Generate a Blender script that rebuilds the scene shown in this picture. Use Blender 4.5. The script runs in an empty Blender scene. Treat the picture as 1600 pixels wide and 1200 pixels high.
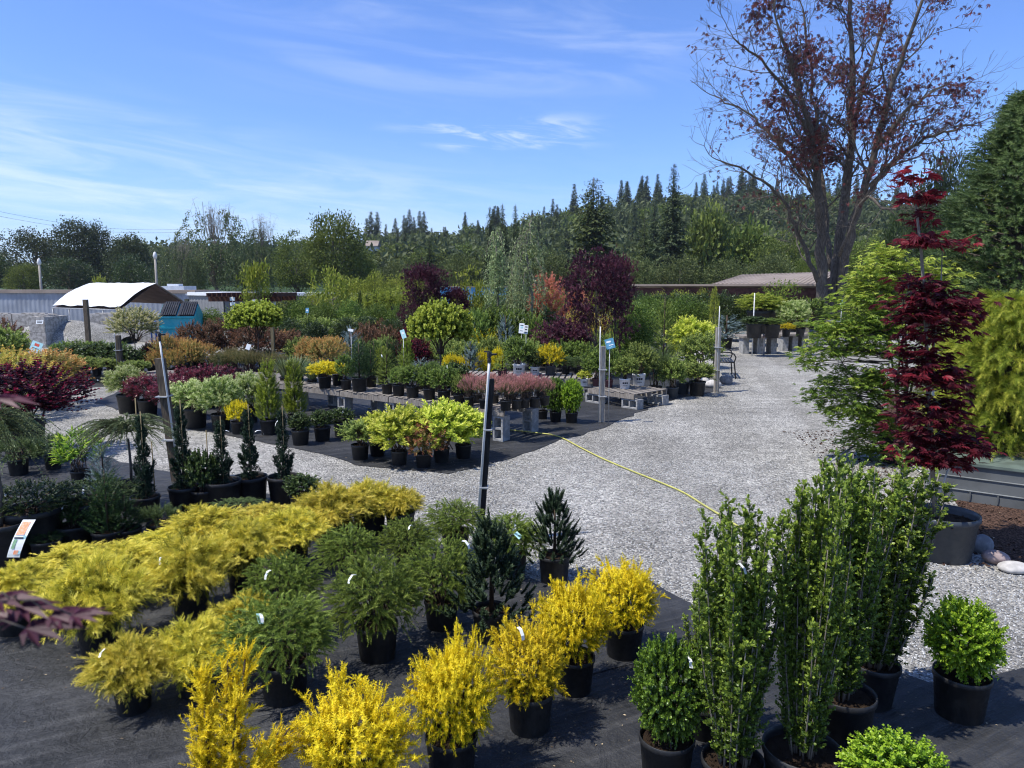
import bpy, math, random
import numpy as np
from mathutils import Vector
PI = math.pi
R = math.radians
sc = bpy.context.scene
COL = sc.collection
random.seed(7)

# ------------------------------------------------------------------ camera, world, sun, exposure
H_CAM, F_PX, PITCH = 2.4, 1155.0, R(7.64)
cam_d = bpy.data.cameras.new('camera')
cam_d.sensor_width = 36.0
cam_d.lens = 36.0 * F_PX / 1600.0
cam_d.clip_start = 0.05
cam_d.clip_end = 6000
cam_d.dof.use_dof = True
cam_d.dof.focus_distance = 7.0
cam_d.dof.aperture_fstop = 6.5
cam = bpy.data.objects.new('camera', cam_d)
COL.objects.link(cam)
cam.location = (0, 0, H_CAM)
cam.rotation_euler = (R(90) - PITCH, 0, 0)
sc.camera = cam
sc.view_settings.view_transform = 'Standard'
sc.view_settings.look = 'None'
sc.view_settings.exposure = 0.33
sc.view_settings.gamma = 1.0
sc.cycles.max_bounces = 6
sc.cycles.diffuse_bounces = 3
sc.cycles.transmission_bounces = 4
sc.cycles.transparent_max_bounces = 6
sc.cycles.use_denoising = True
sc.cycles.filter_width = 1.1
sc.render.use_persistent_data = False

SUN_EL, SUN_AZ = R(61), R(-110)         # azimuth measured from +Y towards +X: the sun stands to the left, a little behind the camera
sun_dir = Vector((math.sin(SUN_AZ) * math.cos(SUN_EL), math.cos(SUN_AZ) * math.cos(SUN_EL), math.sin(SUN_EL)))
sl = bpy.data.lights.new('sun', 'SUN')
sl.energy = 4.6
sl.angle = R(0.5)
sl.color = (1.0, 0.955, 0.87)
so = bpy.data.objects.new('sun', sl)
COL.objects.link(so)
so.rotation_euler = (-sun_dir).to_track_quat('-Z', 'Y').to_euler()
so.location = (-30, 0, 60)

W = bpy.data.worlds.new('World')
sc.world = W
W.use_nodes = True
nt = W.node_tree
nt.nodes.clear()


def N_(t, kind, **kw):
    n = t.nodes.new(kind)
    for k, v in kw.items():
        setattr(n, k, v)
    return n


def math_(t, op, a, b=None, c=None, clamp=False):
    n = N_(t, 'ShaderNodeMath', operation=op, use_clamp=clamp)
    for i, v in enumerate((a, b, c)):
        if v is None:
            continue
        if isinstance(v, (int, float)):
            n.inputs[i].default_value = v
        else:
            t.links.new(v, n.inputs[i])
    return n.outputs[0]


def mixc(t, fac, a, b, mode='MIX'):
    n = N_(t, 'ShaderNodeMix', data_type='RGBA', blend_type=mode)
    for i, v in ((0, fac), (6, a), (7, b)):
        if isinstance(v, (int, float)):
            n.inputs[i].default_value = v
        elif isinstance(v, tuple):
            n.inputs[i].default_value = (*v, 1) if len(v) == 3 else v
        else:
            t.links.new(v, n.inputs[i])
    return n.outputs[2]


def rng_(t, v, a, b, c=0.0, d=1.0, smooth=True):
    n = N_(t, 'ShaderNodeMapRange')
    n.interpolation_type = 'SMOOTHSTEP' if smooth else 'LINEAR'
    t.links.new(v, n.inputs[0])
    for i, x in enumerate((a, b, c, d)):
        n.inputs[i + 1].default_value = x
    return n.outputs[0]


def sky_world():
    out = N_(nt, 'ShaderNodeOutputWorld')
    bg = N_(nt, 'ShaderNodeBackground')
    sky = N_(nt, 'ShaderNodeTexSky', sky_type='NISHITA')
    sky.sun_disc = False
    sky.sun_elevation = SUN_EL
    sky.sun_rotation = SUN_AZ
    sky.altitude = 50
    sky.air_density = 1.0
    sky.dust_density = 0.6
    sky.ozone_density = 3.0
    tc = N_(nt, 'ShaderNodeTexCoord')
    sep = N_(nt, 'ShaderNodeSeparateXYZ')
    nt.links.new(tc.outputs['Generated'], sep.inputs[0])
    x, y, z = sep.outputs
    az = math_(nt, 'ARCTAN2', x, y)
    el = math_(nt, 'ARCSINE', z)
    # streaky cirrus: noise in (azimuth, elevation), stretched along the wind
    def streak(sx, sz, tilt, seed, det=7, rough=.6):
        comb = N_(nt, 'ShaderNodeCombineXYZ')
        e2 = math_(nt, 'ADD', el, math_(nt, 'MULTIPLY', az, tilt))
        nt.links.new(math_(nt, 'MULTIPLY', az, sx), comb.inputs[0])
        nt.links.new(math_(nt, 'MULTIPLY', e2, sz), comb.inputs[1])
        comb.inputs[2].default_value = seed
        n = N_(nt, 'ShaderNodeTexNoise')
        n.inputs['Scale'].default_value = 1.0
        n.inputs['Detail'].default_value = det
        n.inputs['Roughness'].default_value = rough
        n.inputs['Distortion'].default_value = .8
        nt.links.new(comb.outputs[0], n.inputs['Vector'])
        return n.outputs[0]
    s1 = streak(3.2, 26, .10, 3.1)
    s2 = streak(9, 60, .05, 11.4)
    # left low bank
    b1 = math_(nt, 'MULTIPLY', rng_(nt, el, .015, .07), rng_(nt, math_(nt, 'ADD', el, math_(nt, 'MULTIPLY', az, .16)), .165, .07))
    b1 = math_(nt, 'MULTIPLY', b1, rng_(nt, az, .35, -.35))
    c1 = math_(nt, 'MULTIPLY', math_(nt, 'MULTIPLY', rng_(nt, s1, .30, .72), b1), .50)
    # wisp in the middle
    b2 = math_(nt, 'MULTIPLY', rng_(nt, az, -.20, -.05), rng_(nt, az, .16, .04))
    b2 = math_(nt, 'MULTIPLY', b2, math_(nt, 'MULTIPLY', rng_(nt, el, .165, .188), rng_(nt, el, .225, .197)))
    c2 = math_(nt, 'MULTIPLY', math_(nt, 'MULTIPLY', rng_(nt, s2, .44, .70), b2), .55)
    # faint veil high up
    b3 = math_(nt, 'MULTIPLY', rng_(nt, az, -.5, -.1), rng_(nt, az, .55, .1))
    b3 = math_(nt, 'MULTIPLY', b3, math_(nt, 'MULTIPLY', rng_(nt, el, .2, .28), rng_(nt, el, .42, .32)))
    c3 = math_(nt, 'MULTIPLY', math_(nt, 'MULTIPLY', rng_(nt, s1, .4, .75), b3), .22)
    c4 = math_(nt, 'MULTIPLY', math_(nt, 'MULTIPLY', rng_(nt, s2, .35, .75), rng_(nt, el, .2, .04)), .2)
    cl = math_(nt, 'MAXIMUM', math_(nt, 'MAXIMUM', c1, c2), math_(nt, 'MAXIMUM', c3, c4))
    skyc = mixc(nt, 1.0, sky.outputs[0], SKY_TINT, 'MULTIPLY')
    col = mixc(nt, cl, skyc, (6.3, 6.8, 7.6))
    nt.links.new(col, bg.inputs[0])
    bg.inputs[1].default_value = 0.135
    nt.links.new(bg.outputs[0], out.inputs[0])


SKY_TINT = (0.68, 0.86, 1.28)
sky_world()

# ------------------------------------------------------------------ projection helpers (photo pixel -> place on the ground)
CP, SP = math.cos(PITCH), math.sin(PITCH)


def ray(px, py):
    a, b = (px - 800) / F_PX, (600 - py) / F_PX
    return Vector((a, CP + b * SP, -SP + b * CP))


def G(px, py, z=0.0):
    d = ray(px, py)
    t = (z - H_CAM) / d.z
    return Vector((d.x * t, d.y * t, z))


def at(px, py, Y):
    d = ray(px, py)
    t = Y / d.y
    return Vector((d.x * t, Y, H_CAM + d.z * t))


def mpp(p):
    """metres per photo pixel at point p"""
    return (p.y * CP - (p.z - H_CAM) * SP) / F_PX


# ------------------------------------------------------------------ materials
MATS = {}


def principled(name, rough=.7, spec=.3):
    m = bpy.data.materials.new(name)
    m.use_nodes = True
    t = m.node_tree
    b = t.nodes['Principled BSDF']
    b.inputs['Roughness'].default_value = rough
    b.inputs['Specular IOR Level'].default_value = spec
    MATS[name] = m
    return m, t, b


def noise(t, scale, detail=4, rough=.55, coord='Object', dist=0.0):
    tc = N_(t, 'ShaderNodeTexCoord')
    n = N_(t, 'ShaderNodeTexNoise')
    n.inputs['Scale'].default_value = scale
    n.inputs['Detail'].default_value = detail
    n.inputs['Roughness'].default_value = rough
    n.inputs['Distortion'].default_value = dist
    if coord == 'World':
        g = N_(t, 'ShaderNodeNewGeometry')
        t.links.new(g.outputs['Position'], n.inputs['Vector'])
    else:
        t.links.new(tc.outputs[coord], n.inputs['Vector'])
    return n.outputs[0]


def bump(t, b, h, strength, dist):
    n = N_(t, 'ShaderNodeBump')
    n.inputs['Strength'].default_value = strength
    n.inputs['Distance'].default_value = dist
    t.links.new(h, n.inputs['Height'])
    t.links.new(n.outputs[0], b.inputs['Normal'])


def leaf_mat(name, c0, c1, c2, trans=.32, rough=.5, spec=.25, var=.14):
    """c0 old/inner growth, c1 leaf, c2 fresh tip; picked per leaf through the 'tint' attribute"""
    c0, c1, c2 = [((c[0] * 1.13, c[1] * 1.0, c[2]) if c[1] > c[0] * 1.3 else c) for c in (c0, c1, c2)]
    m, t, b = principled(name, rough, spec)
    at_ = N_(t, 'ShaderNodeAttribute', attribute_name='tint')
    r = N_(t, 'ShaderNodeValToRGB')
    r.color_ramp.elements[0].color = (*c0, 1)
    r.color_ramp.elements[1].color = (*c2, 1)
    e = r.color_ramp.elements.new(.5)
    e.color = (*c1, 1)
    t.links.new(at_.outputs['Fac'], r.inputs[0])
    oi = N_(t, 'ShaderNodeObjectInfo')
    hv = N_(t, 'ShaderNodeHueSaturation')
    t.links.new(rng_(t, oi.outputs['Random'], 0, 1, 1 - var, 1 + var, False), hv.inputs['Value'])
    t.links.new(rng_(t, oi.outputs['Random'], 0, 1, .5 - var * .05, .5 + var * .05, False), hv.inputs['Hue'])
    t.links.new(r.outputs[0], hv.inputs['Color'])
    t.links.new(hv.outputs[0], b.inputs['Base Color'])
    tr = N_(t, 'ShaderNodeBsdfTranslucent')
    t.links.new(hv.outputs[0], tr.inputs[0])
    mx = N_(t, 'ShaderNodeMixShader')
    mx.inputs[0].default_value = trans
    t.links.new(b.outputs[0], mx.inputs[1])
    t.links.new(tr.outputs[0], mx.inputs[2])
    t.links.new(mx.outputs[0], t.nodes['Material Output'].inputs[0])
    return m


def plain(name, c, rough=.7, spec=.3, var=.15, scale=8, metal=0.0, bmp=0.0, c2=None):
    m, t, b = principled(name, rough, spec)
    n = noise(t, scale, 6)
    c2 = c2 or tuple(x * (1 - var) for x in c)
    t.links.new(mixc(t, rng_(t, n, .35, .65), c2, tuple(min(1, x * (1 + var)) for x in c)), b.inputs['Base Color'])
    b.inputs['Metallic'].default_value = metal
    if bmp:
        bump(t, b, n, bmp, .02)
    return m


def wood(name, c, c2, scale=3.0, rough=.85):
    m, t, b = principled(name, rough, .2)
    tc = N_(t, 'ShaderNodeTexCoord')
    mp = N_(t, 'ShaderNodeMapping')
    mp.inputs['Scale'].default_value = (22, 22, 2.5)
    t.links.new(tc.outputs['Object'], mp.inputs[0])
    n = N_(t, 'ShaderNodeTexNoise')
    n.inputs['Scale'].default_value = scale
    n.inputs['Detail'].default_value = 6
    t.links.new(mp.outputs[0], n.inputs['Vector'])
    n2 = noise(t, 2.2, 5)
    f = math_(t, 'MULTIPLY', rng_(t, n.outputs[0], .3, .7), rng_(t, n2, .25, .7, .45, 1.0))
    t.links.new(mixc(t, f, c2, c), b.inputs['Base Color'])
    bump(t, b, n.outputs[0], .5, .01)
    return m


def gravel_mat():
    m, t, b = principled('gravel', .85, .25)
    g = N_(t, 'ShaderNodeNewGeometry')
    def vor(scale):
        v = N_(t, 'ShaderNodeTexVoronoi', feature='F1')
        v.inputs['Scale'].default_value = scale
        t.links.new(g.outputs['Position'], v.inputs['Vector'])
        return v
    v1, v2 = vor(52.0), vor(21.0)
    big = noise(t, .35, 5, .6, 'World')
    mid = noise(t, 3.0, 5, .7, 'World')
    sepc = N_(t, 'ShaderNodeSeparateColor')
    t.links.new(v1.outputs['Color'], sepc.inputs[0])
    sep2 = N_(t, 'ShaderNodeSeparateColor')
    t.links.new(v2.outputs['Color'], sep2.inputs[0])
    r = N_(t, 'ShaderNodeValToRGB')
    els = r.color_ramp.elements
    els[0].color = (.07, .07, .068, 1)
    els[1].color = (.58, .565, .53, 1)
    for p, c in ((.3, (.22, .218, .205, 1)), (.55, (.33, .322, .30, 1)), (.8, (.44, .425, .385, 1))):
        e = els.new(p)
        e.color = c
    t.links.new(sepc.outputs[0], r.inputs[0])
    c = mixc(t, rng_(t, sep2.outputs[1], 0, 1, 0, .5), r.outputs[0], (.235, .228, .212), 'MIX')
    c = mixc(t, 1.0, c, mixc(t, rng_(t, big, .35, .65), (.80, .79, .77), (1.10, 1.09, 1.07)), 'MULTIPLY')
    c = mixc(t, 1.0, c, mixc(t, rng_(t, mid, .3, .7), (.80, .80, .80), (1.14, 1.14, 1.14)), 'MULTIPLY')
    mp = N_(t, 'ShaderNodeMapping')
    mp.inputs['Rotation'].default_value = (0, 0, R(12))
    t.links.new(g.outputs['Position'], mp.inputs[0])
    mp2 = N_(t, 'ShaderNodeMapping')
    mp2.inputs['Scale'].default_value = (1.1, .10, 1)
    t.links.new(mp.outputs[0], mp2.inputs[0])
    ln = N_(t, 'ShaderNodeTexNoise')
    ln.inputs['Scale'].default_value = 1.0
    ln.inputs['Detail'].default_value = 4
    t.links.new(mp2.outputs[0], ln.inputs['Vector'])
    c = mixc(t, 1.0, c, mixc(t, rng_(t, ln.outputs[0], .38, .62), (.97, .965, .95), (1.18, 1.18, 1.18)), 'MULTIPLY')
    t.links.new(c, b.inputs['Base Color'])
    h = math_(t, 'ADD', math_(t, 'MULTIPLY', v1.outputs['Distance'], -1.0), math_(t, 'MULTIPLY', v2.outputs['Distance'], -.6))
    bump(t, b, h, .9, .02)
    return m


def fabric_mat():
    m, t, b = principled('weed_fabric', .62, .35)
    n = noise(t, 1.6, 7, .65, 'World')
    g = N_(t, 'ShaderNodeNewGeometry')
    mp = N_(t, 'ShaderNodeMapping')
    mp.inputs['Scale'].default_value = (.9, 11, 1)
    mr = N_(t, 'ShaderNodeMapping')
    mr.inputs['Rotation'].default_value = (0, 0, R(-28))
    t.links.new(g.outputs['Position'], mr.inputs[0])
    t.links.new(mr.outputs[0], mp.inputs[0])
    n2 = N_(t, 'ShaderNodeTexNoise')
    n2.inputs['Scale'].default_value = 1.0
    n2.inputs['Detail'].default_value = 8
    n2.inputs['Roughness'].default_value = .65
    t.links.new(mp.outputs[0], n2.inputs['Vector'])
    sp = noise(t, 60, 4, .8, 'World')
    c = mixc(t, rng_(t, n, .3, .7), (.016, .017, .018), (.037, .038, .041))
    c = mixc(t, rng_(t, n2.outputs[0], .45, .8, 0, .6), c, (.10, .10, .10))
    c = mixc(t, rng_(t, sp, .66, .74, 0, .7), c, (.22, .19, .15))
    t.links.new(c, b.inputs['Base Color'])
    n3 = noise(t, 5.5, 5, .6, 'World', 1.2)
    bump(t, b, math_(t, 'ADD', math_(t, 'MULTIPLY', n2.outputs[0], .5), math_(t, 'ADD', n, math_(t, 'MULTIPLY', n3, .25))), .9, .09)
    return m


gravel_mat()
fabric_mat()
plain('field', (.09, .12, .045), .95, .1, .3, .4)
plain('hill_soil', (.035, .06, .025), .95, .1, .4, .1)
plain('bark_mulch', (.085, .05, .035), .95, .1, .6, 60, bmp=1.0, c2=(.02, .013, .010))
plain('soil', (.085, .055, .035), .95, .1, .6, 90, bmp=1.0, c2=(.02, .014, .01))
def dusty(name, c, dust, rough=.45):
    m, t, b = principled(name, rough, .4)
    n = noise(t, 2.3, 8, .7, 'World')
    n2 = noise(t, 14, 6, .7, 'World')
    f = math_(t, 'MULTIPLY', rng_(t, n, .42, .72), rng_(t, n2, .3, .7, .3, 1.0))
    t.links.new(mixc(t, math_(t, 'MULTIPLY', f, .7), c, dust), b.inputs['Base Color'])
    t.links.new(rng_(t, n2, .3, .7, rough - .1, rough + .25), b.inputs['Roughness'])


dusty('black_plastic', (.013, .0135, .015), (.085, .08, .07))
dusty('blue_grey_plastic', (.042, .05, .06), (.12, .12, .11))
plain('white_plastic', (.72, .73, .74), .45, .4, .05, 5)
plain('label_white', (.80, .82, .80), .4, .4, .03)
plain('label_blue', (.10, .28, .42), .5, .3, .2, 30)
plain('label_aqua', (.42, .68, .70), .5, .3, .1, 20)
plain('label_red', (.62, .10, .06), .5, .3, .1)
plain('label_green', (.10, .30, .14), .5, .3, .1)
plain('ink', (.03, .035, .05), .6, .2, .05)
plain('pvc', (.62, .62, .60), .5, .35, .1, 12)
plain('galvanised', (.36, .37, .38), .45, .5, .15, 14, metal=.3)
plain('dark_metal', (.03, .03, .032), .45, .5, .2, 12, metal=.5)
plain('concrete_block', (.30, .30, .295), .92, .15, .22, 14, bmp=.5)
plain('concrete_barrier', (.36, .335, .30), .93, .12, .3, 9, bmp=.12)
wood('weathered_wood', (.36, .325, .285), (.16, .14, .12))
wood('pale_post', (.46, .42, .36), (.26, .235, .20))
wood('brown_post', (.16, .125, .085), (.065, .052, .04))
wood('dark_post', (.035, .032, .03), (.018, .016, .015))
wood('red_wood', (.13, .055, .04), (.06, .028, .022))
wood('grey_fence', (.24, .25, .255), (.16, .165, .17), 1.2)
wood('bamboo', (.30, .24, .13), (.16, .13, .07))
wood('bark', (.17, .145, .12), (.05, .042, .036), 1.5)
wood('bark_pale', (.28, .25, .21), (.14, .12, .10), 1.5)
wood('twig', (.12, .085, .06), (.05, .035, .028))
plain('steel_wall', (.235, .26, .30), .6, .35, .12, 1.2)
plain('white_trim', (.66, .68, .70), .5, .35, .08, 4)
plain('roof_metal', (.25, .205, .17), .75, .2, .12, .8)
plain('shed_dark', (.075, .035, .03), .8, .2, .3, 4)
plain('tarp', (.60, .62, .64), .55, .3, .06, 1.5, bmp=.3)
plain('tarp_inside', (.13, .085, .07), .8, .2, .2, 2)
plain('teal_paint', (.02, .33, .36), .5, .4, .15, 3, c2=(.08, .42, .44))
plain('sky_blue_paint', (.12, .38, .66), .5, .35, .08, 2)
plain('blue_frame', (.03, .08, .25), .5, .35, .1)
plain('stone_pale', (.47, .45, .42), .85, .2, .2, 10, bmp=.3)
plain('stone_pink', (.32, .25, .235), .85, .2, .25, 10, bmp=.3)
plain('stone_grey', (.22, .22, .225), .85, .2, .25, 10, bmp=.3)
plain('hose_yellow', (.46, .44, .12), .5, .35, .1, 5)
plain('grey_poly', (.085, .09, .09), .6, .3, .2, 2.5)
plain('poly_edge', (.20, .21, .205), .6, .3, .15, 4)
plain('poly_lid', (.11, .14, .115), .55, .35, .2, 5)
plain('terracotta_plum', (.10, .045, .055), .6, .3, .1)


# ------------------------------------------------------------------ mesh accumulation
class Acc:
    def __init__(s):
        s.v, s.f3, s.f4, s.t, s.n = [], [], [], [], 0

    def raw(s, V, F, tint=.5):
        """V (n,3); F list of index tuples (3 or 4)"""
        V = np.asarray(V, float)
        s.v.append(V)
        s.t.append(np.full(len(V), tint) if np.isscalar(tint) else np.asarray(tint, float))
        f3 = [f for f in F if len(f) == 3]
        f4 = [f for f in F if len(f) == 4]
        if f3:
            s.f3.append(np.array(f3) + s.n)
        if f4:
            s.f4.append(np.array(f4) + s.n)
        s.n += len(V)

    def scatter(s, T, P, D, Nr, S, tint):
        tv, tf = T
        k = len(tv)
        D = unit(D)
        X = unit(np.cross(D, Nr) + 1e-9)
        Z = np.cross(X, D)
        S = np.broadcast_to(np.asarray(S, float), (len(P),))
        V = P[:, None, :] + S[:, None, None] * (tv[None, :, 0:1] * X[:, None, :] + tv[None, :, 1:2] * D[:, None, :] + tv[None, :, 2:3] * Z[:, None, :])
        n = len(P)
        s.v.append(V.reshape(-1, 3))
        s.t.append(np.repeat(np.broadcast_to(np.asarray(tint, float), (n,)), k))
        off = (np.arange(n) * k)[:, None, None] + s.n
        for tri in (3, 4):
            ff = np.array([f for f in tf if len(f) == tri])
            if len(ff):
                (s.f3 if tri == 3 else s.f4).append((off + ff[None]).reshape(-1, tri))
        s.n += n * k

    def tube(s, pts, rad, sides=5, tint=.5, cap=True):
        pts = np.asarray(pts, float)
        n = len(pts)
        rad = np.broadcast_to(np.asarray(rad, float), (n,))
        d = unit(np.gradient(pts, axis=0))
        ref = np.array([0., 0, 1]) if abs(d[0][2]) < .9 else np.array([1., 0, 0])
        u = unit(np.cross(d, ref))
        w = np.cross(d, u)
        a = np.linspace(0, 2 * PI, sides, endpoint=False)
        V = pts[:, None] + rad[:, None, None] * (np.cos(a)[None, :, None] * u[:, None] + np.sin(a)[None, :, None] * w[:, None])
        F = []
        for i in range(n - 1):
            for j in range(sides):
                k = (j + 1) % sides
                F.append((i * sides + j, i * sides + k, (i + 1) * sides + k, (i + 1) * sides + j))
        V = V.reshape(-1, 3)
        if cap:
            V = np.vstack([V, pts[0], pts[-1]])
            c0, c1 = n * sides, n * sides + 1
            for j in range(sides):
                k = (j + 1) % sides
                F.append((c0, k, j))
                F.append((c1, (n - 1) * sides + j, (n - 1) * sides + k))
        s.raw(V, F, tint)

    def box(s, c, size, rz=0.0, rx=0.0, ry=0.0, tint=.5):
        hx, hy, hz = (x / 2 for x in size)
        V = np.array([(x, y, z) for x in (-hx, hx) for y in (-hy, hy) for z in (-hz, hz)])
        for ang, (i, j) in ((rx, (1, 2)), (ry, (2, 0)), (rz, (0, 1))):
            if ang:
                ca, sa = math.cos(ang), math.sin(ang)
                A, B = V[:, i].copy(), V[:, j].copy()
                V[:, i], V[:, j] = A * ca - B * sa, A * sa + B * ca
        F = [(0, 1, 3, 2), (4, 6, 7, 5), (0, 4, 5, 1), (2, 3, 7, 6), (0, 2, 6, 4), (1, 5, 7, 3)]
        s.raw(V + np.array(c), F, tint)

    def lathe(s, prof, sides=20, c=(0, 0, 0), tint=.5):
        a = np.linspace(0, 2 * PI, sides, endpoint=False)
        V = np.array([(r * math.cos(x), r * math.sin(x), z) for r, z in prof for x in a]) + np.array(c)
        F = []
        for i in range(len(prof) - 1):
            for j in range(sides):
                k = (j + 1) % sides
                F.append((i * sides + j, i * sides + k, (i + 1) * sides + k, (i + 1) * sides + j))
        s.raw(V, F, tint)

    def mesh(s, name, mat, smooth=False):
        me = bpy.data.meshes.new(name)
        V = np.concatenate(s.v) if s.v else np.zeros((0, 3))
        f3 = np.concatenate(s.f3) if s.f3 else np.zeros((0, 3), int)
        f4 = np.concatenate(s.f4) if s.f4 else np.zeros((0, 4), int)
        me.vertices.add(len(V))
        me.vertices.foreach_set('co', V.astype(np.float32).ravel())
        li = np.concatenate([f3.ravel(), f4.ravel()]).astype(np.int32)
        me.loops.add(len(li))
        me.loops.foreach_set('vertex_index', li)
        nf = len(f3) + len(f4)
        me.polygons.add(nf)
        st = np.concatenate([np.arange(len(f3)) * 3, len(f3) * 3 + np.arange(len(f4)) * 4]).astype(np.int32)
        me.polygons.foreach_set('loop_start', st)
        me.polygons.foreach_set('use_smooth', np.full(nf, bool(smooth)))
        me.update(calc_edges=True)
        a = me.attributes.new('tint', 'FLOAT', 'POINT')
        a.data.foreach_set('value', np.clip(np.concatenate(s.t), 0, 1).astype(np.float32))
        me.materials.append(MATS[mat])
        return me


def unit(a):
    return a / np.maximum(np.linalg.norm(a, axis=-1, keepdims=True), 1e-9)


def link(name, data, parent=None, loc=(0, 0, 0), rz=0.0, scale=(1, 1, 1)):
    o = bpy.data.objects.new(name, data)
    COL.objects.link(o)
    o.parent = parent
    o.location = loc
    o.rotation_euler = (0, 0, rz)
    o.scale = scale
    return o


def tag(o, label=None, cat=None, group=None, kind=None):
    if label:
        o['label'] = label
    if cat:
        o['category'] = cat
    if group:
        o['group'] = group
    if kind:
        o['kind'] = kind
    return o


def thing(name, loc, label, cat, group=None, rz=0.0):
    return tag(link(name, None, None, loc, rz), label, cat, group)


# ------------------------------------------------------------------ leaf templates (x side, y along, z up)
def T(v, f):
    return np.array(v, float), f


LEAF = T([(0, 0, 0), (.24, .45, .05), (0, 1, -.05), (-.24, .45, .05)], [(0, 1, 2), (0, 2, 3)])
ROUND = T([(0, 0, 0), (.36, .3, .05), (.3, .75, .02), (0, 1, -.04), (-.3, .75, .02), (-.36, .3, .05)], [(0, 1, 2, 3), (0, 3, 4, 5)])
NEEDLE = T([(-.15, 0, 0), (.15, 0, 0), (0, 1, 0)], [(0, 1, 2)])
BLADE = T([(-.035, 0, 0), (.035, 0, 0), (.03, .5, .06), (-.03, .5, .06), (0, 1, -.08)], [(0, 1, 2, 3), (3, 2, 4)])
LONG = T([(0, 0, 0), (.13, .4, .03), (0, 1, -.12), (-.13, .4, .03)], [(0, 1, 2), (0, 2, 3)])
CARD = T([(0, 0, 0), (.32, .5, .08), (0, 1, -.1), (-.32, .5, .08)], [(0, 1, 2, 3)])


def palm(n=7, spread=2.3, w=.13):
    v, f = [], []
    for i in range(n):
        a = (i / (n - 1) - .5) * 2 * spread * .5 * 1.1
        l = 1 - .55 * abs(i / (n - 1) - .5) * 2
        d, q = np.array([math.sin(a), math.cos(a)]), np.array([math.cos(a), -math.sin(a)])
        b = len(v)
        v += [(0, 0, 0), (*(d * l * .5 + q * w * l), .03), (*(d * l), -.08), (*(d * l * .5 - q * w * l), .03)]
        f += [(b, b + 1, b + 2, b + 3)]
    return T(v, f)


PALM = palm()
PALM5 = palm(5, 2.0, .12)


def fan(n=5, w=.05, spread=1.5):
    v, f = [], []
    for i in range(n):
        a = (i / (n - 1) - .5) * spread
        l = 1 - .4 * abs(i / (n - 1) - .5) * 2
        d, q = np.array([math.sin(a), math.cos(a)]), np.array([math.cos(a), -math.sin(a)])
        b = len(v)
        v += [(*(-q * w * .5), 0), (*(q * w * .5), 0), (*(d * l * .6 + q * w * .5), .04), (*(d * l), -.03), (*(d * l * .6 - q * w * .5), .04)]
        f += [(b, b + 1, b + 2, b + 4), (b + 4, b + 2, b + 3)]
    return T(v, f)


FAN = fan()
# a forked thread spray, flat: axis with side threads
def spray(n=6, w=.075):
    v, f = [], []
    def strip(p, q):
        p, q = np.array(p), np.array(q)
        d = q - p
        s_ = np.array([d[1], -d[0]]) / np.linalg.norm(d) * w * .5
        b = len(v)
        v.extend([(*(p + s_), 0), (*(p - s_), 0), (*q, -.05)])
        f.append((b, b + 1, b + 2))
    strip((0, 0), (0, 1))
    for i in range(n):
        y = .12 + .13 * i
        sg = 1 if i % 2 else -1
        strip((0, y), (sg * (.36 - .035 * i), y + .30))
    return T(v, f)


SPRAY = spray()
BRUSH = T([(-.11, 0, 0), (.11, 0, 0), (0, 1, .0), (-.0, .0, .11), (0, 0, -.11)], [(0, 1, 2), (3, 4, 2)])


def lobes(rng, k=7, amp=.18):
    d = unit(rng.normal(size=(k, 3)))
    a = rng.uniform(-amp, amp, k)
    return lambda D: 1 + (np.clip(D @ d.T, 0, 1) ** 3 * a).sum(1)


def dome_pts(rng, n, rx, rz, zc, lo=-.5, shell=(.6, 1.0), lob=None):
    """points in the shell of an ellipsoid, cut at lo; returns points and outward directions"""
    D = unit(rng.normal(size=(n * 3, 3)))
    D = D[D[:, 2] > lo][:n]
    r = rng.uniform(shell[0] ** 2, shell[1] ** 2, len(D)) ** .5
    if lob is not None:
        r = r * lob(D)
    P = D * r[:, None] * np.array([rx, rx, rz]) + np.array([0, 0, zc])
    O = unit(D / np.array([rx, rx, rz]))
    return P, O


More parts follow.
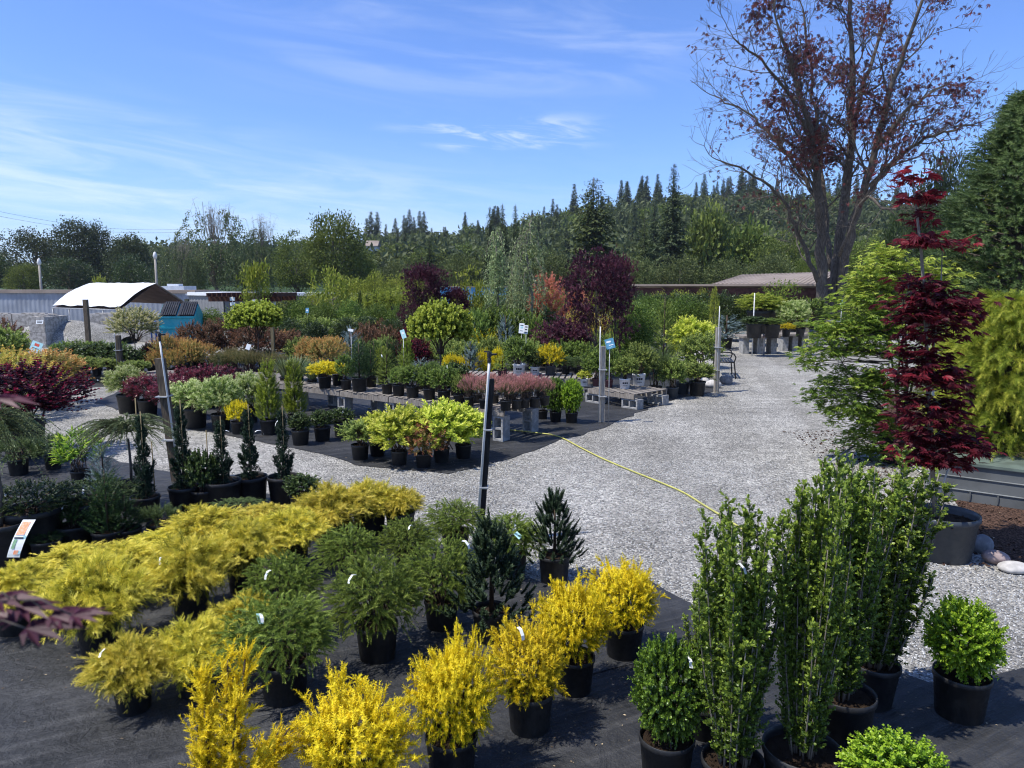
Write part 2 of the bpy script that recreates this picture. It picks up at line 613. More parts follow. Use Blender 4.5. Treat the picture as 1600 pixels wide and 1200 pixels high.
def shoots(acc, rng, P, D, L, n, per, tmpl, size, ang, tint0=.3, tint1=.9, droop=0.0, jit=.25, tj=.15, t0=0.0, taper=.4, flat=False, stem=0.0, tuck=.25):
    N = len(P)
    L = np.broadcast_to(np.asarray(L, float), (N,))
    D = unit(D)
    t = np.linspace(t0, 1, n)
    g = np.array([0, 0, -1.0])
    pts = P[:, None] + D[:, None] * (L[:, None] * t)[..., None] + g * (droop * L[:, None] * t ** 2)[..., None]
    tan = unit(D[:, None] + g * (2 * droop * t)[None, :, None] + rng.normal(size=(N, n, 3)) * .02)
    ref = unit(rng.normal(size=(N, 3)))[:, None]
    if flat:
        ref = np.array([0, 0, 1.0])[None, None]
    u = unit(np.cross(tan, ref) + 1e-6)
    w = np.cross(tan, u)
    tint0 = np.broadcast_to(np.asarray(tint0, float), (N,))
    tint1 = np.broadcast_to(np.asarray(tint1, float), (N,))
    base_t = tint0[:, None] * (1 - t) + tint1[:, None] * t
    ph = rng.uniform(0, 2 * PI, (N, 1))
    for j in range(per):
        if flat:
            a = np.full((N, n), 0.0 if j % 2 else PI) + rng.normal(size=(N, n)) * .35
        else:
            a = ph + j * 2 * PI / per + np.arange(n)[None] * 2.4 + rng.normal(size=(N, n)) * .3
        rad = np.cos(a)[..., None] * u + np.sin(a)[..., None] * w
        an = ang * (1 - tuck * t)[None] + rng.normal(size=(N, n)) * jit
        ld = np.cos(an)[..., None] * tan + np.sin(an)[..., None] * rad
        nr = -np.sin(an)[..., None] * tan + np.cos(an)[..., None] * rad
        s = size * (1 - taper * t)[None] * rng.uniform(.75, 1.2, (N, n))
        acc.scatter(tmpl, pts.reshape(-1, 3), ld.reshape(-1, 3), nr.reshape(-1, 3), s.ravel(), (base_t + rng.normal(size=(N, n)) * tj).ravel())
    return pts


def stems_to(acc, P, base=(0, 0, 0), r=.004, spread=.03, rng=None, k=30, sides=3):
    idx = rng.choice(len(P), min(k, len(P)), replace=False)
    for i in idx:
        b = np.array(base) + np.append(rng.normal(size=2) * spread, 0)
        q = P[i]
        m = (b + q) / 2 + np.array([(q[0] - b[0]) * -.1, (q[1] - b[1]) * -.1, abs(q[2] - b[2]) * .12])
        acc.tube([b, m, q], [r, r * .75, r * .4], sides, cap=False)


# ------------------------------------------------------------------ plant kinds: crown meshes standing on z=0 (the rim of the pot)
KIND = {}


def kind(name, mat, build, variants=2, cat='shrub', stem_mat='twig'):
    """build(rng, leaf_acc, stem_acc) -> (width, height) of the crown as made"""
    KIND[name] = dict(mat=mat, build=build, n=variants, v=[], stem=stem_mat, i=0)


def variant(name):
    k = KIND[name]
    if len(k['v']) < k['n']:
        i = len(k['v'])
        rng = np.random.default_rng(hash_(name) + i)
        la, sa = Acc(), Acc()
        k['build'](rng, la, sa)
        V = np.concatenate(la.v)
        w, h = 2 * np.percentile(np.hypot(V[:, 0], V[:, 1]), 98.6), np.percentile(V[:, 2], 99.75)
        k['v'].append((la.mesh(name + '_foliage', k['mat']), sa.mesh(name + '_stem', k['stem'], True) if sa.n else None, w, h))
        return k['v'][-1]
    k['i'] += 1
    return k['v'][k['i'] % k['n']]


def hash_(s):
    return sum(ord(c) * (i + 3) * 7 for i, c in enumerate(s)) % 100000


leaf_mat('m_gold_yew', (.13, .22, .012), (.76, .61, .015), (1.0, .83, .04), .38, .5)
leaf_mat('m_gold_thread', (.11, .14, .02), (.60, .53, .055), (.92, .78, .14), .32, .55)
leaf_mat('m_nest_spruce', (.06, .10, .022), (.20, .31, .055), (.42, .56, .12), .32, .5)
leaf_mat('m_dark_pine', (.012, .028, .014), (.035, .065, .03), (.075, .12, .055), .15, .5)
leaf_mat('m_box', (.03, .065, .012), (.085, .18, .022), (.20, .36, .035), .28, .38, .5)
leaf_mat('m_box_lime', (.07, .15, .015), (.17, .34, .02), (.36, .55, .04), .3, .4, .45)
leaf_mat('m_holly', (.022, .045, .010), (.095, .165, .022), (.30, .43, .055), .30, .4, .45)
leaf_mat('m_blue_spruce', (.06, .11, .10), (.15, .24, .24), (.28, .40, .42), .15, .6)
leaf_mat('m_hinoki', (.012, .035, .010), (.03, .075, .018), (.07, .14, .03), .2, .5)
leaf_mat('m_column_yew', (.008, .022, .013), (.022, .05, .028), (.05, .095, .05), .15, .5)
leaf_mat('m_larch', (.05, .075, .03), (.12, .165, .07), (.22, .27, .13), .25, .6)
leaf_mat('m_juniper', (.03, .06, .02), (.085, .15, .045), (.17, .26, .09), .2, .6)
leaf_mat('m_rhodo', (.05, .12, .015), (.20, .38, .03), (.42, .56, .07), .3, .4)
leaf_mat('m_barberry', (.03, .008, .014), (.075, .012, .022), (.42, .015, .05), .3, .4)
leaf_mat('m_spirea_gold', (.17, .20, .04), (.52, .47, .10), (.72, .46, .10), .3, .55)
leaf_mat('m_spirea_orange', (.17, .18, .045), (.45, .36, .11), (.66, .31, .10), .3, .55)
leaf_mat('m_bright_yellow', (.24, .28, .02), (.68, .56, .02), (.85, .70, .03), .3, .5)
leaf_mat('m_green_shrub', (.035, .075, .015), (.11, .195, .035), (.25, .37, .07), .3, .45)
leaf_mat('m_mid_green', (.055, .10, .022), (.17, .26, .055), (.34, .45, .11), .3, .5)
leaf_mat('m_dark_green', (.016, .036, .012), (.045, .082, .022), (.095, .15, .035), .22, .4, .4)
leaf_mat('m_variegated', (.09, .17, .03), (.30, .39, .10), (.68, .68, .34), .25, .5)
leaf_mat('m_leucothoe', (.035, .025, .018), (.12, .025, .035), (.30, .04, .06), .25, .35, .5)
leaf_mat('m_heather', (.09, .13, .04), (.34, .20, .15), (.62, .26, .25), .25, .6)
leaf_mat('m_heather_olive', (.06, .08, .025), (.15, .16, .055), (.27, .20, .08), .25, .6)
leaf_mat('m_lime', (.17, .26, .03), (.50, .58, .06), (.76, .74, .14), .32, .5)
leaf_mat('m_nandina_red', (.12, .14, .03), (.26, .16, .06), (.38, .12, .07), .3, .5)
leaf_mat('m_globe_maple', (.05, .10, .012), (.24, .32, .035), (.52, .56, .09), .3, .5)
leaf_mat('m_maple_lime', (.05, .11, .015), (.18, .31, .04), (.48, .53, .08), .38, .5)
leaf_mat('m_maple_red', (.05, .008, .012), (.13, .015, .023), (.36, .028, .034), .45, .45)
leaf_mat('m_maple_purple', (.035, .012, .022), (.085, .022, .038), (.17, .05, .075), .32, .45)
leaf_mat('m_maple_coral', (.30, .16, .05), (.62, .20, .13), (.72, .30, .22), .35, .5)
leaf_mat('m_copper', (.05, .022, .022), (.10, .036, .036), (.22, .06, .055), .42, .55, .25)
leaf_mat('m_photinia', (.07, .055, .03), (.16, .085, .045), (.27, .12, .07), .25, .45)
leaf_mat('m_willow_var', (.12, .17, .05), (.45, .46, .20), (.70, .62, .36), .28, .5)
leaf_mat('m_thuja_gold', (.06, .12, .012), (.22, .33, .03), (.46, .50, .05), .25, .5)
leaf_mat('m_arborvitae', (.018, .045, .010), (.05, .10, .02), (.11, .17, .035), .2, .5)
leaf_mat('m_golden_cypress', (.08, .14, .015), (.29, .36, .04), (.60, .58, .08), .34, .55)
leaf_mat('m_big_spruce', (.026, .058, .02), (.08, .15, .045), (.17, .26, .08), .25, .5)
leaf_mat('m_weep', (.12, .17, .06), (.27, .34, .14), (.45, .52, .26), .35, .55)
leaf_mat('m_grass', (.06, .10, .04), (.15, .22, .08), (.32, .38, .20), .25, .5)
leaf_mat('m_poplar', (.024, .038, .018), (.058, .082, .032), (.095, .13, .045), .25, .6)
leaf_mat('m_wood', (.035, .06, .025), (.085, .125, .045), (.15, .20, .07), .32, .6)
leaf_mat('m_birch', (.05, .075, .03), (.12, .155, .06), (.21, .24, .10), .3, .6)
leaf_mat('m_broadleaf', (.05, .08, .018), (.125, .185, .035), (.21, .28, .055), .32, .55)
leaf_mat('m_olive', (.04, .062, .02), (.10, .135, .042), (.16, .19, .065), .28, .6)
leaf_mat('m_conifer', (.018, .034, .016), (.048, .078, .034), (.09, .13, .05), .22, .6)
leaf_mat('m_cedar', (.02, .036, .012), (.062, .09, .026), (.12, .15, .045), .2, .6)
leaf_mat('m_yellow_tree', (.10, .14, .02), (.27, .31, .04), (.42, .42, .07), .32, .5)


def b_yew(rng, la, sa):
    lob = lobes(rng, 11, .3)
    P, O = dome_pts(rng, 900, .21, .17, .15, -.62, (.45, .95), lob)
    D = O * 1.0 + np.array([0, 0, .42]) + rng.normal(size=P.shape) * .3
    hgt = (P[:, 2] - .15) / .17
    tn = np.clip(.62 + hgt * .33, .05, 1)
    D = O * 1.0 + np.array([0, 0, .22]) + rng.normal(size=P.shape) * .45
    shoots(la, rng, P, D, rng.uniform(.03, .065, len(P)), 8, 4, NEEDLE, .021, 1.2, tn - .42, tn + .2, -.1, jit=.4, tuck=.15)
    k = 34
    P, O = dome_pts(rng, k, .2, .165, .16, -.3, (.85, .95), lob)      # plumes with side sprays
    D = unit(O * 1.2 + np.array([0, 0, .3]) + rng.normal(size=P.shape) * .25)
    for i in range(len(P)):
        L = rng.uniform(.06, .11)
        t = rng.uniform(.1, 1, 9)[:, None]
        shoots(la, rng, P[i] + D[i] * L * t, D[i] + rng.normal(size=(9, 3)) * .55, .035, 6, 3, NEEDLE, .019, 1.1, .5, 1.0, 0, jit=.3)
    stems_to(sa, P * .9, r=.005, rng=rng, k=24)
    return .56, .42


kind('golden_yew', 'm_gold_yew', b_yew, 4)


def b_yew_up(rng, la, sa):
    tops = []
    for k in range(14):
        a, r = rng.uniform(0, 2 * PI), rng.uniform(.02, .26)
        h = rng.uniform(.25, .62) * (1 - .3 * r / .26)
        b = np.array([.05 * math.cos(a), .05 * math.sin(a), 0])
        q = np.array([r * math.cos(a), r * math.sin(a), h])
        n = int(46 * h / .4)
        t = rng.uniform(.2, 1, n)
        P = b + (q - b) * t[:, None] + rng.normal(size=(n, 3)) * .012
        D = (q - b) / h * 1.0 + rng.normal(size=(n, 3)) * .55
        shoots(la, rng, P, D, rng.uniform(.05, .09, n), 11, 4, NEEDLE, .021, .9, .35 + t * .2, .6 + t * .3, -.1)
        sa.tube([b, (b + q) / 2, q], [.007, .005, .003], 4)
    return .62, .66


kind('upright_yew', 'm_gold_yew', b_yew_up, 1)


def b_thread(rng, la, sa):
    n = 330
    a = rng.uniform(0, 2 * PI, n)
    rr = rng.uniform(.02, .27, n)
    lum = .035 * np.sin(a * 3 + rng.uniform(0, 6)) + .03 * np.sin(a * 5 + rr * 20)
    P = np.stack([rr * np.cos(a), rr * np.sin(a), .05 + .17 * (1 - (rr / .31) ** 2) + lum + rng.normal(size=n) * .02], 1)
    O = np.stack([np.cos(a), np.sin(a), np.zeros(n)], 1)
    D = O * rng.uniform(.1, 1.0, (n, 1)) + np.array([0, 0, .5]) + rng.normal(size=(n, 3)) * .35
    tn = rng.uniform(.1, .75, n)
    shoots(la, rng, P, D, rng.uniform(.06, .13, n), 5, 3, SPRAY, .058, .85, tn, tn + .3, .2, tj=.22, taper=.2)
    n = 24
    a = rng.uniform(0, 2 * PI, n)
    P3 = np.stack([.2 * np.cos(a), .2 * np.sin(a), rng.uniform(.08, .18, n)], 1)
    shoots(la, rng, P3, np.stack([np.cos(a), np.sin(a), rng.uniform(.2, 1.1, n)], 1), rng.uniform(.14, .22, n), 9, 3, SPRAY, .05, .7, .4, 1.0, .3, tj=.2, taper=.3)
    P2, O2 = dome_pts(rng, 150, .24, .14, .09, -.6, (.3, .85))
    shoots(la, rng, P2, O2 + rng.normal(size=P2.shape) * .4, rng.uniform(.05, .10, len(P2)), 5, 3, SPRAY, .055, .8, .0, .4, .45, tj=.15)
    stems_to(sa, P, r=.004, rng=rng, k=30)
    return .72, .38


kind('gold_thread', 'm_gold_thread', b_thread, 4)


def b_nest(rng, la, sa):
    n = 720
    P, O = dome_pts(rng, n, .23, .17, .12, -.55, (.35, 1.0), lobes(rng, 8, .22))
    D = O * np.array([1.0, 1.0, .6]) + np.array([0, 0, .25]) + rng.normal(size=P.shape) * np.array([.55, .55, .22])
    tn = rng.uniform(.05, .55, len(P))
    shoots(la, rng, P, D, rng.uniform(.04, .075, len(P)), 11, 7, NEEDLE, .0135, 1.2, tn, tn + .4, .3, taper=.3, tj=.12, tuck=.45)
    stems_to(sa, P, r=.005, rng=rng, k=30)
    return .60, .34


kind('nest_spruce', 'm_nest_spruce', b_nest, 4)


def b_pine(rng, la, sa):
    h = .55
    n = 190
    z = rng.uniform(.02, 1, n) ** 1.1 * h
    a = rng.uniform(0, 2 * PI, n)
    rmax = .17 * (1 - z / h) ** .8 + .015
    r = rmax * rng.uniform(.3, 1, n)
    P = np.stack([r * np.cos(a), r * np.sin(a), z], 1)
    D = np.stack([np.cos(a), np.sin(a), 1.3 + z / h * 2], 1) + rng.normal(size=(n, 3)) * .2
    shoots(la, rng, P, D, rng.uniform(.06, .10, n), 13, 5, NEEDLE, .034, .65, .2, .7, -.1, tj=.15, taper=.5)
    sa.tube([(0, 0, 0), (0, 0, h)], [.012, .004], 5)
    return .44, .62


kind('dwarf_pine', 'm_dark_pine', b_pine, 2)


def b_box(rng, la, sa):
    P, O = dome_pts(rng, 850, .165, .165, .175, -.93, (.5, .94), lobes(rng, 9, .07))
    D = O + rng.normal(size=P.shape) * .35 + np.array([0, 0, .3])
    shoots(la, rng, P, D, rng.uniform(.03, .055, len(P)), 5, 3, ROUND, .019, .85, .25, .85, 0, tj=.15)
    stems_to(sa, P, r=.004, rng=rng, k=30)
    return .40, .39


kind('box_ball', 'm_box', b_box, 2)
kind('box_lime', 'm_box_lime', b_box, 2)


def b_holly(rng, la, sa):
    h = 1.0
    for k in range(46):
        a, rb, rt = rng.uniform(0, 2 * PI), rng.uniform(0, .06), rng.uniform(.01, .17)
        hh = h * rng.uniform(.5, 1.0) * (1.08 - rt * .9)
        b = np.array([rb * math.cos(a), rb * math.sin(a), 0])
        q = np.array([rt * math.cos(a), rt * math.sin(a), hh])
        m = (b + q) / 2 + np.array([math.cos(a), math.sin(a), 0]) * .015 + rng.normal(size=3) * .01
        t = np.linspace(0, 1, 9)[:, None]
        C = (1 - t) ** 2 * b + 2 * t * (1 - t) * m + t ** 2 * q
        sa.tube(C, np.linspace(.0045, .0018, 9), 4)
        n = int(hh * 88)
        tt = rng.uniform(.02, 1, n) ** .92
        P = (1 - tt[:, None]) ** 2 * b + 2 * tt[:, None] * (1 - tt[:, None]) * m + tt[:, None] ** 2 * q
        D = rng.normal(size=(n, 3)) * np.array([1, 1, .2]) * .8 + np.array([0, 0, 1.1])
        shoots(la, rng, P, D, rng.uniform(.03, .065, n) * (1.1 - .4 * tt), 7, 2, ROUND, .0138, .8, .12 + .3 * tt, .45 + .4 * tt, 0, tj=.15, taper=.15)
    return .42, 1.0


kind('holly_column', 'm_holly', b_holly, 3, stem_mat='bark_pale')


def b_cone_needle(w, h, n, L, size, per, nn, ang=1.0, up=.3, droop=.0, tmpl=NEEDLE, power=1.0, t0=.15, t1=.75):
    def f(rng, la, sa):
        z = (1 - rng.uniform(0, 1, n) ** .6) * h * .93
        a = rng.uniform(0, 2 * PI, n)
        rmax = w * .5 * (1 - z / h) ** power
        r = rmax * rng.uniform(.3, .85, n)
        P = np.stack([r * np.cos(a), r * np.sin(a), z + .02], 1)
        D = np.stack([np.cos(a), np.sin(a), up + z / h * 1.2], 1) + rng.normal(size=(n, 3)) * .2
        shoots(la, rng, P, D, rng.uniform(L * .7, L * 1.2, n), nn, per, tmpl, size, ang, t0, t1, droop, tj=.12)
        sa.tube([(0, 0, 0), (0, 0, h)], [w * .03, w * .01], 5)
        return w * 1.1, h * 1.02
    return f


def b_ball(w, h, n, L, tmpl, size, per, nn, ang=.8, up=.3, lo=-.7, droop=0., amp=.2, t0=.2, t1=.85, shell=(.45, .92), stem=.0, flat=False, tj=.15):
    """rounded shrub of short leafy shoots; stem lifts the crown"""
    def f(rng, la, sa):
        P, O = dome_pts(rng, n, w * .42, h * .42, h * .46, lo, shell, lobes(rng, 8, amp))
        P[:, 2] = np.maximum(P[:, 2], .01 * h)
        D = O + np.array([0, 0, up]) + rng.normal(size=P.shape) * .3
        shoots(la, rng, P, D, rng.uniform(L * .6, L * 1.3, len(P)), nn, per, tmpl, size, ang, t0, t1, droop, flat=flat, tj=tj)
        stems_to(sa, P, r=w * .01, rng=rng, k=14)
        return w, h
    return f


kind('blue_spruce', 'm_blue_spruce', b_cone_needle(.5, .55, 190, .10, .022, 5, 9, up=.25), 2)
kind('green_spruce', 'm_nest_spruce', b_cone_needle(.5, .8, 220, .11, .022, 5, 9, up=.15), 2)
kind('dark_conifer_shrub', 'm_hinoki', b_cone_needle(.4, .6, 240, .09, .035, 3, 5, .7, .9, tmpl=FAN, power=.6), 2)
kind('gold_thuja', 'm_thuja_gold', b_cone_needle(.32, .85, 420, .09, .038, 3, 6, .6, 1.6, tmpl=FAN, power=.5), 2)
kind('arborvitae', 'm_arborvitae', b_cone_needle(.5, 1.6, 420, .14, .08, 3, 5, .6, 2.0, tmpl=FAN, power=.45), 2)
kind('hinoki', 'm_hinoki', b_ball(.5, .42, 210, .10, FAN, .035, 3, 6, .6, .6, flat=True, amp=.35, t0=.1, t1=.8), 2)
kind('bun_spruce', 'm_dark_green', b_ball(.6, .34, 420, .05, LEAF, .02, 4, 5, .8, .6, amp=.12), 2)
kind('juniper', 'm_juniper', b_ball(.7, .28, 190, .13, SPRAY, .05, 3, 6, .6, .5, lo=-.4, droop=.25), 2)
kind('rhodo', 'm_rhodo', b_ball(.45, .5, 46, .07, LONG, .10, 3, 4, 1.1, .8, amp=.25, droop=.0), 1)
kind('barberry', 'm_barberry', b_ball(.7, .62, 620, .08, ROUND, .024, 3, 5, .9, .7, amp=.2, t0=.05, t1=.7, tj=.2), 1)
kind('spirea', 'm_spirea_gold', b_ball(.6, .45, 300, .08, LEAF, .034, 3, 5, .8, .7, amp=.25), 2)
kind('spirea_orange', 'm_spirea_orange', b_ball(.6, .5, 280, .08, LEAF, .036, 3, 5, .8, .8, amp=.25), 2)
kind('bright_yellow', 'm_bright_yellow', b_ball(.5, .3, 240, .07, LEAF, .034, 3, 5, .8, .9, amp=.2), 2)
kind('green_shrub', 'm_green_shrub', b_ball(.55, .48, 230, .08, LEAF, .042, 3, 5, .9, .6, amp=.28), 3)
kind('mid_green', 'm_mid_green', b_ball(.55, .5, 240, .08, LEAF, .04, 3, 5, .85, .7, amp=.28), 3)
kind('dark_shrub', 'm_dark_green', b_ball(.45, .35, 260, .06, ROUND, .03, 3, 5, .9, .5, amp=.15), 2)
kind('variegated', 'm_variegated', b_ball(.6, .5, 250, .07, LONG, .055, 4, 4, 1.0, .6, amp=.2), 2)
kind('leucothoe', 'm_leucothoe', b_ball(.6, .42, 230, .08, LONG, .06, 4, 4, 1.0, .6, amp=.2), 2)
kind('heather', 'm_heather', b_ball(.30, .26, 210, .08, NEEDLE, .022, 4, 6, .6, 1.6, lo=-.3, amp=.15, t0=.05, t1=1.0), 3)
kind('heather_olive', 'm_heather_olive', b_ball(.34, .3, 210, .09, NEEDLE, .024, 4, 6, .6, 1.6, lo=-.3, amp=.15), 2)
kind('lime_shrub', 'm_lime', b_ball(.5, .42, 230, .07, LEAF, .05, 3, 5, .85, .7, amp=.2), 2)
kind('nandina_red', 'm_nandina_red', b_ball(.4, .36, 200, .07, LEAF, .036, 3, 5, .85, .7, amp=.2), 1)
kind('photinia', 'm_photinia', b_ball(.9, .95, 330, .12, LEAF, .055, 3, 5, .9, .6, amp=.25), 2)
kind('willow_ball', 'm_willow_var', b_ball(.9, .9, 360, .12, LEAF, .045, 3, 7, .7, .9, amp=.25), 1)
kind('globe_maple', 'm_globe_maple', b_ball(1.0, .72, 1100, .07, ROUND, .045, 4, 4, .9, .7, lo=-.45, amp=.45, t0=.15, t1=.95), 2)
kind('coral_maple', 'm_maple_coral', b_ball(.9, 1.1, 230, .12, PALM5, .07, 2, 4, .9, .8, amp=.45), 1)
kind('purple_maple_low', 'm_maple_purple', b_ball(1.4, .75, 520, .16, PALM5, .08, 2, 4, .9, .1, amp=.35, droop=.3), 1)
kind('yellow_maple', 'm_maple_lime', b_ball(1.2, 1.1, 420, .14, PALM5, .09, 2, 4, .9, .3, amp=.35, t0=.35, t1=1.0), 2)
kind('yellow_twiggy', 'm_yellow_tree', b_ball(1.2, 1.3, 210, .2, LEAF, .085, 3, 5, .8, .9, amp=.4), 3)


def b_weep(rng, la, sa):
    n = 120
    a = rng.uniform(0, 2 * PI, n)
    r = rng.uniform(.02, .12, n)
    P = np.stack([r * np.cos(a), r * np.sin(a), .28 + rng.normal(size=n) * .035], 1)
    D = np.stack([np.cos(a), np.sin(a), .35 + rng.normal(size=n) * .3], 1)
    pts = shoots(la, rng, P, D, rng.uniform(.2, .36, n), 26, 3, NEEDLE, .032, .8, .2, .8, .75, tj=.15, taper=.4)
    for i in range(0, n, 2):
        sa.tube(pts[i][::5], [.003, .003, .002, .002, .001, .001][:len(pts[i][::5])], 3, cap=False)
    return .75, .42


kind('weeping_larch', 'm_larch', b_weep, 2)


def b_column(rng, la, sa):
    """narrow dark conifer with bulging tiers and a few side spurs"""
    h = .9
    n = 900
    z = rng.uniform(0, 1, n) ** 1.1
    a = rng.uniform(0, 2 * PI, n)
    rm = (.085 * (1 - z) ** .8 + .035) * (1 + .4 * np.sin(z * 26 + a))
    r = rm * rng.uniform(.35, 1, n)
    P = np.stack([r * np.cos(a), r * np.sin(a), z * h], 1)
    D = np.stack([np.cos(a) * .9, np.sin(a) * .9, np.full(n, .8)], 1) + rng.normal(size=(n, 3)) * .35
    shoots(la, rng, P, D, rng.uniform(.02, .045, n), 4, 4, LEAF, .024, .8, .15, .75, 0, tj=.18)
    for k in range(6):
        aa, zz = rng.uniform(0, 2 * PI), rng.uniform(.0, .25)
        q = np.array([math.cos(aa) * .07, math.sin(aa) * .07, zz])
        t = np.linspace(0, 1, 60)[:, None]
        PP = q + np.array([math.cos(aa) * .08, math.sin(aa) * .08, .15]) * t + rng.normal(size=(60, 3)) * .012
        shoots(la, rng, PP, np.tile([math.cos(aa) * .5, math.sin(aa) * .5, .8], (60, 1)) + rng.normal(size=(60, 3)) * .5, .03, 4, 4, LEAF, .022, .8, .2, .7)
    sa.tube([(0, 0, 0), (0, 0, h)], [.014, .004], 5)
    return .27, .93


kind('dark_column', 'm_column_yew', b_column, 3)


def b_grassy(rng, la, sa):
    n = 260
    a = rng.uniform(0, 2 * PI, n)
    P = np.stack([.05 * np.cos(a), .05 * np.sin(a), np.zeros(n)], 1)
    D = np.stack([np.cos(a), np.sin(a), rng.uniform(.8, 3, n)], 1)
    la.scatter(BLADE, P, D, np.stack([-np.cos(a), -np.sin(a), np.ones(n)], 1), rng.uniform(.25, .45, n), rng.uniform(.2, 1, n))
    return .5, .4


kind('grass_clump', 'm_grass', b_grassy, 2)

# ------------------------------------------------------------------ pots
def pot_mesh(name, mat, rim=.045, soil=.9, taper=.80, sides=28):
    a = Acc()
    a.lathe([(0.001, .0), (taper, 0), (taper + .02, .01), (.955, .88), (1.0, .885), (1.01, .93), (1.0, 1.0), (.955, 1.0), (.94, .9), (.9, .55), (.001, .55)], sides)
    return a.mesh(name, mat, True)


def shade_pot(me):
    me.polygons.foreach_set('use_smooth', np.ones(len(me.polygons), bool))
    me.update()
    return me


POT = {k: pot_mesh('pot', m) for k, m in (('black', 'black_plastic'), ('white', 'white_plastic'), ('grey', 'blue_grey_plastic'), ('plum', 'terracotta_plum'))}
_a = Acc()
_r = np.random.default_rng(5)
_a.lathe([(.93, .86), (.75, .885), (.5, .87), (.25, .9), (.001, .89)], 18)
nb = 90
_rr, _aa = np.sqrt(_r.uniform(0, .8, nb)), _r.uniform(0, 2 * PI, nb)
_a.scatter(LEAF, np.stack([_rr * np.cos(_aa), _rr * np.sin(_aa), np.full(nb, .9)], 1), _r.normal(size=(nb, 3)) * np.array([1, 1, .15]), np.tile([0, 0, 1.], (nb, 1)), .16, .5)
SOIL = _a.mesh('soil', 'soil')
_a = Acc()
_a.raw([(-.011, 0, 0), (.011, 0, 0), (.011, .004, .03), (-.011, .004, .03), (-.011, .03, .062), (.011, .03, .062), (.011, .068, .06), (-.011, .068, .06)],
       [(0, 1, 2, 3), (3, 2, 5, 4), (4, 5, 6, 7)])
TAGM = _a.mesh('label_tag', 'label_white')
_a = Acc()
_a.box((0, 0, 0), (.05, .0015, .075))
SLEEVE = _a.mesh('label_tag', 'label_aqua')
_a = Acc()      # printed band on the white pots
for _k, (_t0, _t1, _z0, _z1) in enumerate(((-.55, -.25, .5, .68), (-.18, .1, .5, .68), (.17, .45, .5, .68), (-.5, .4, .3, .36))):
    _V = []
    for _j in range(5):
        _t = _t0 + (_t1 - _t0) * _j / 4 - PI / 2
        for _z in (_z0, _z1):
            _rr = .81 + .155 * _z + .012
            _V.append((_rr * math.cos(_t), _rr * math.sin(_t), _z))
    _a.raw(_V, [(2 * _j, 2 * _j + 2, 2 * _j + 3, 2 * _j + 1) for _j in range(4)])
PRINT = _a.mesh('print', 'ink')
prng = random.Random(11)
NAMES = {}


def plant(kind_, name, cat, label, px, py, w, top, pot=None, z=0.0, pc='black', group=None, drop=0.0, tagged=0, lean=0.0, yaw=None, pot_h=None, Y=None, stem=0.0, stem_mat='bark', stake=False, squash=1.0):
    """px,py: foot of the pot in the photograph; w: crown width in px; top: the crown's top row; pot: pot width in px; z: height of what carries it"""
    p = G(px, py, z) if Y is None else at(px, py, Y)
    if Y is not None and z is not None:
        p = Vector((p.x, Y, z))
    s = mpp(p)
    if p.y > 9:
        w, top = w * 1.16, top - 4
    foliage, stemm, w0, h0 = variant(kind_)
    ph = 0.0
    root = thing(name, p, label, cat, group)
    if pot:
        rad = pot * s / 2
        ph = (pot_h * s if pot_h else rad * 1.75)
        po = link('pot', POT[pc], root, (0, 0, 0), prng.uniform(0, 6), (rad, rad, ph))
        link('soil', SOIL, po)
        if pc == 'white':
            link('print', PRINT, po, (0, 0, 0), -po.rotation_euler[2])
    # height of the crown's top above the foot, from the photo rows at this depth
    ht = (H_CAM + ray(px, top).z * (p.y / ray(px, top).y)) - p.z
    base = ph * .93 - drop * s * .1 + stem
    wc = w * s
    hh = max(.06, ht - base)
    tan2 = ((H_CAM - p.z - ht * .5) / p.y) ** 2
    hc = max(.42 * hh, hh - squash * (wc * .42) ** 2 * tan2 / hh)
    cr = link('foliage', foliage, root, (0, 0, base), prng.uniform(0, 6.28) if yaw is None else yaw, (wc / w0, wc / w0, hc / h0))
    if stemm:
        st = link('stem', stemm, root, (0, 0, base), cr.rotation_euler[2], tuple(cr.scale))
    if stem > 0:
        a = Acc()
        j = prng.uniform(-.03, .03)
        a.tube([(0, 0, ph * .85), (j, 0, ph + stem * .5), (0, 0, base + hc * .35)], [.016, .014, .011], 7)
        link('trunk', a.mesh('trunk', stem_mat, True), root)
    if stake:
        a = Acc()
        a.tube([(.02, -.02, ph * .7), (.025, -.03, ht * 1.06)], [.005, .005], 6)
        link('cane', a.mesh('cane', 'bamboo', True), root)
    for i in range(tagged):
        aa = prng.uniform(-2.4, -.8)
        rr = wc * prng.uniform(.18, .36)
        t_ = link('label_tag', TAGM if i % 2 == 0 else SLEEVE, root, (rr * math.cos(aa), rr * math.sin(aa), base + hc * prng.uniform(.62, .85)))
        t_.rotation_euler = (prng.uniform(-.9, .2), prng.uniform(-.5, .5), prng.uniform(-.8, .8))
        k = max(.8, s * 120 * .3)
        t_.scale = (k, k, k)
    if lean:
        root.rotation_euler = (0, lean, 0)
    return root


ORD = ['leftmost', 'second', 'third', 'fourth', 'fifth', 'sixth', 'seventh', 'eighth', 'ninth', 'tenth', 'eleventh', 'twelfth', 'thirteenth', 'fourteenth', 'fifteenth', 'sixteenth', 'seventeenth', 'eighteenth', 'nineteenth', 'twentieth', 'twenty-first', 'twenty-second', 'twenty-third', 'twenty-fourth', 'twenty-fifth']


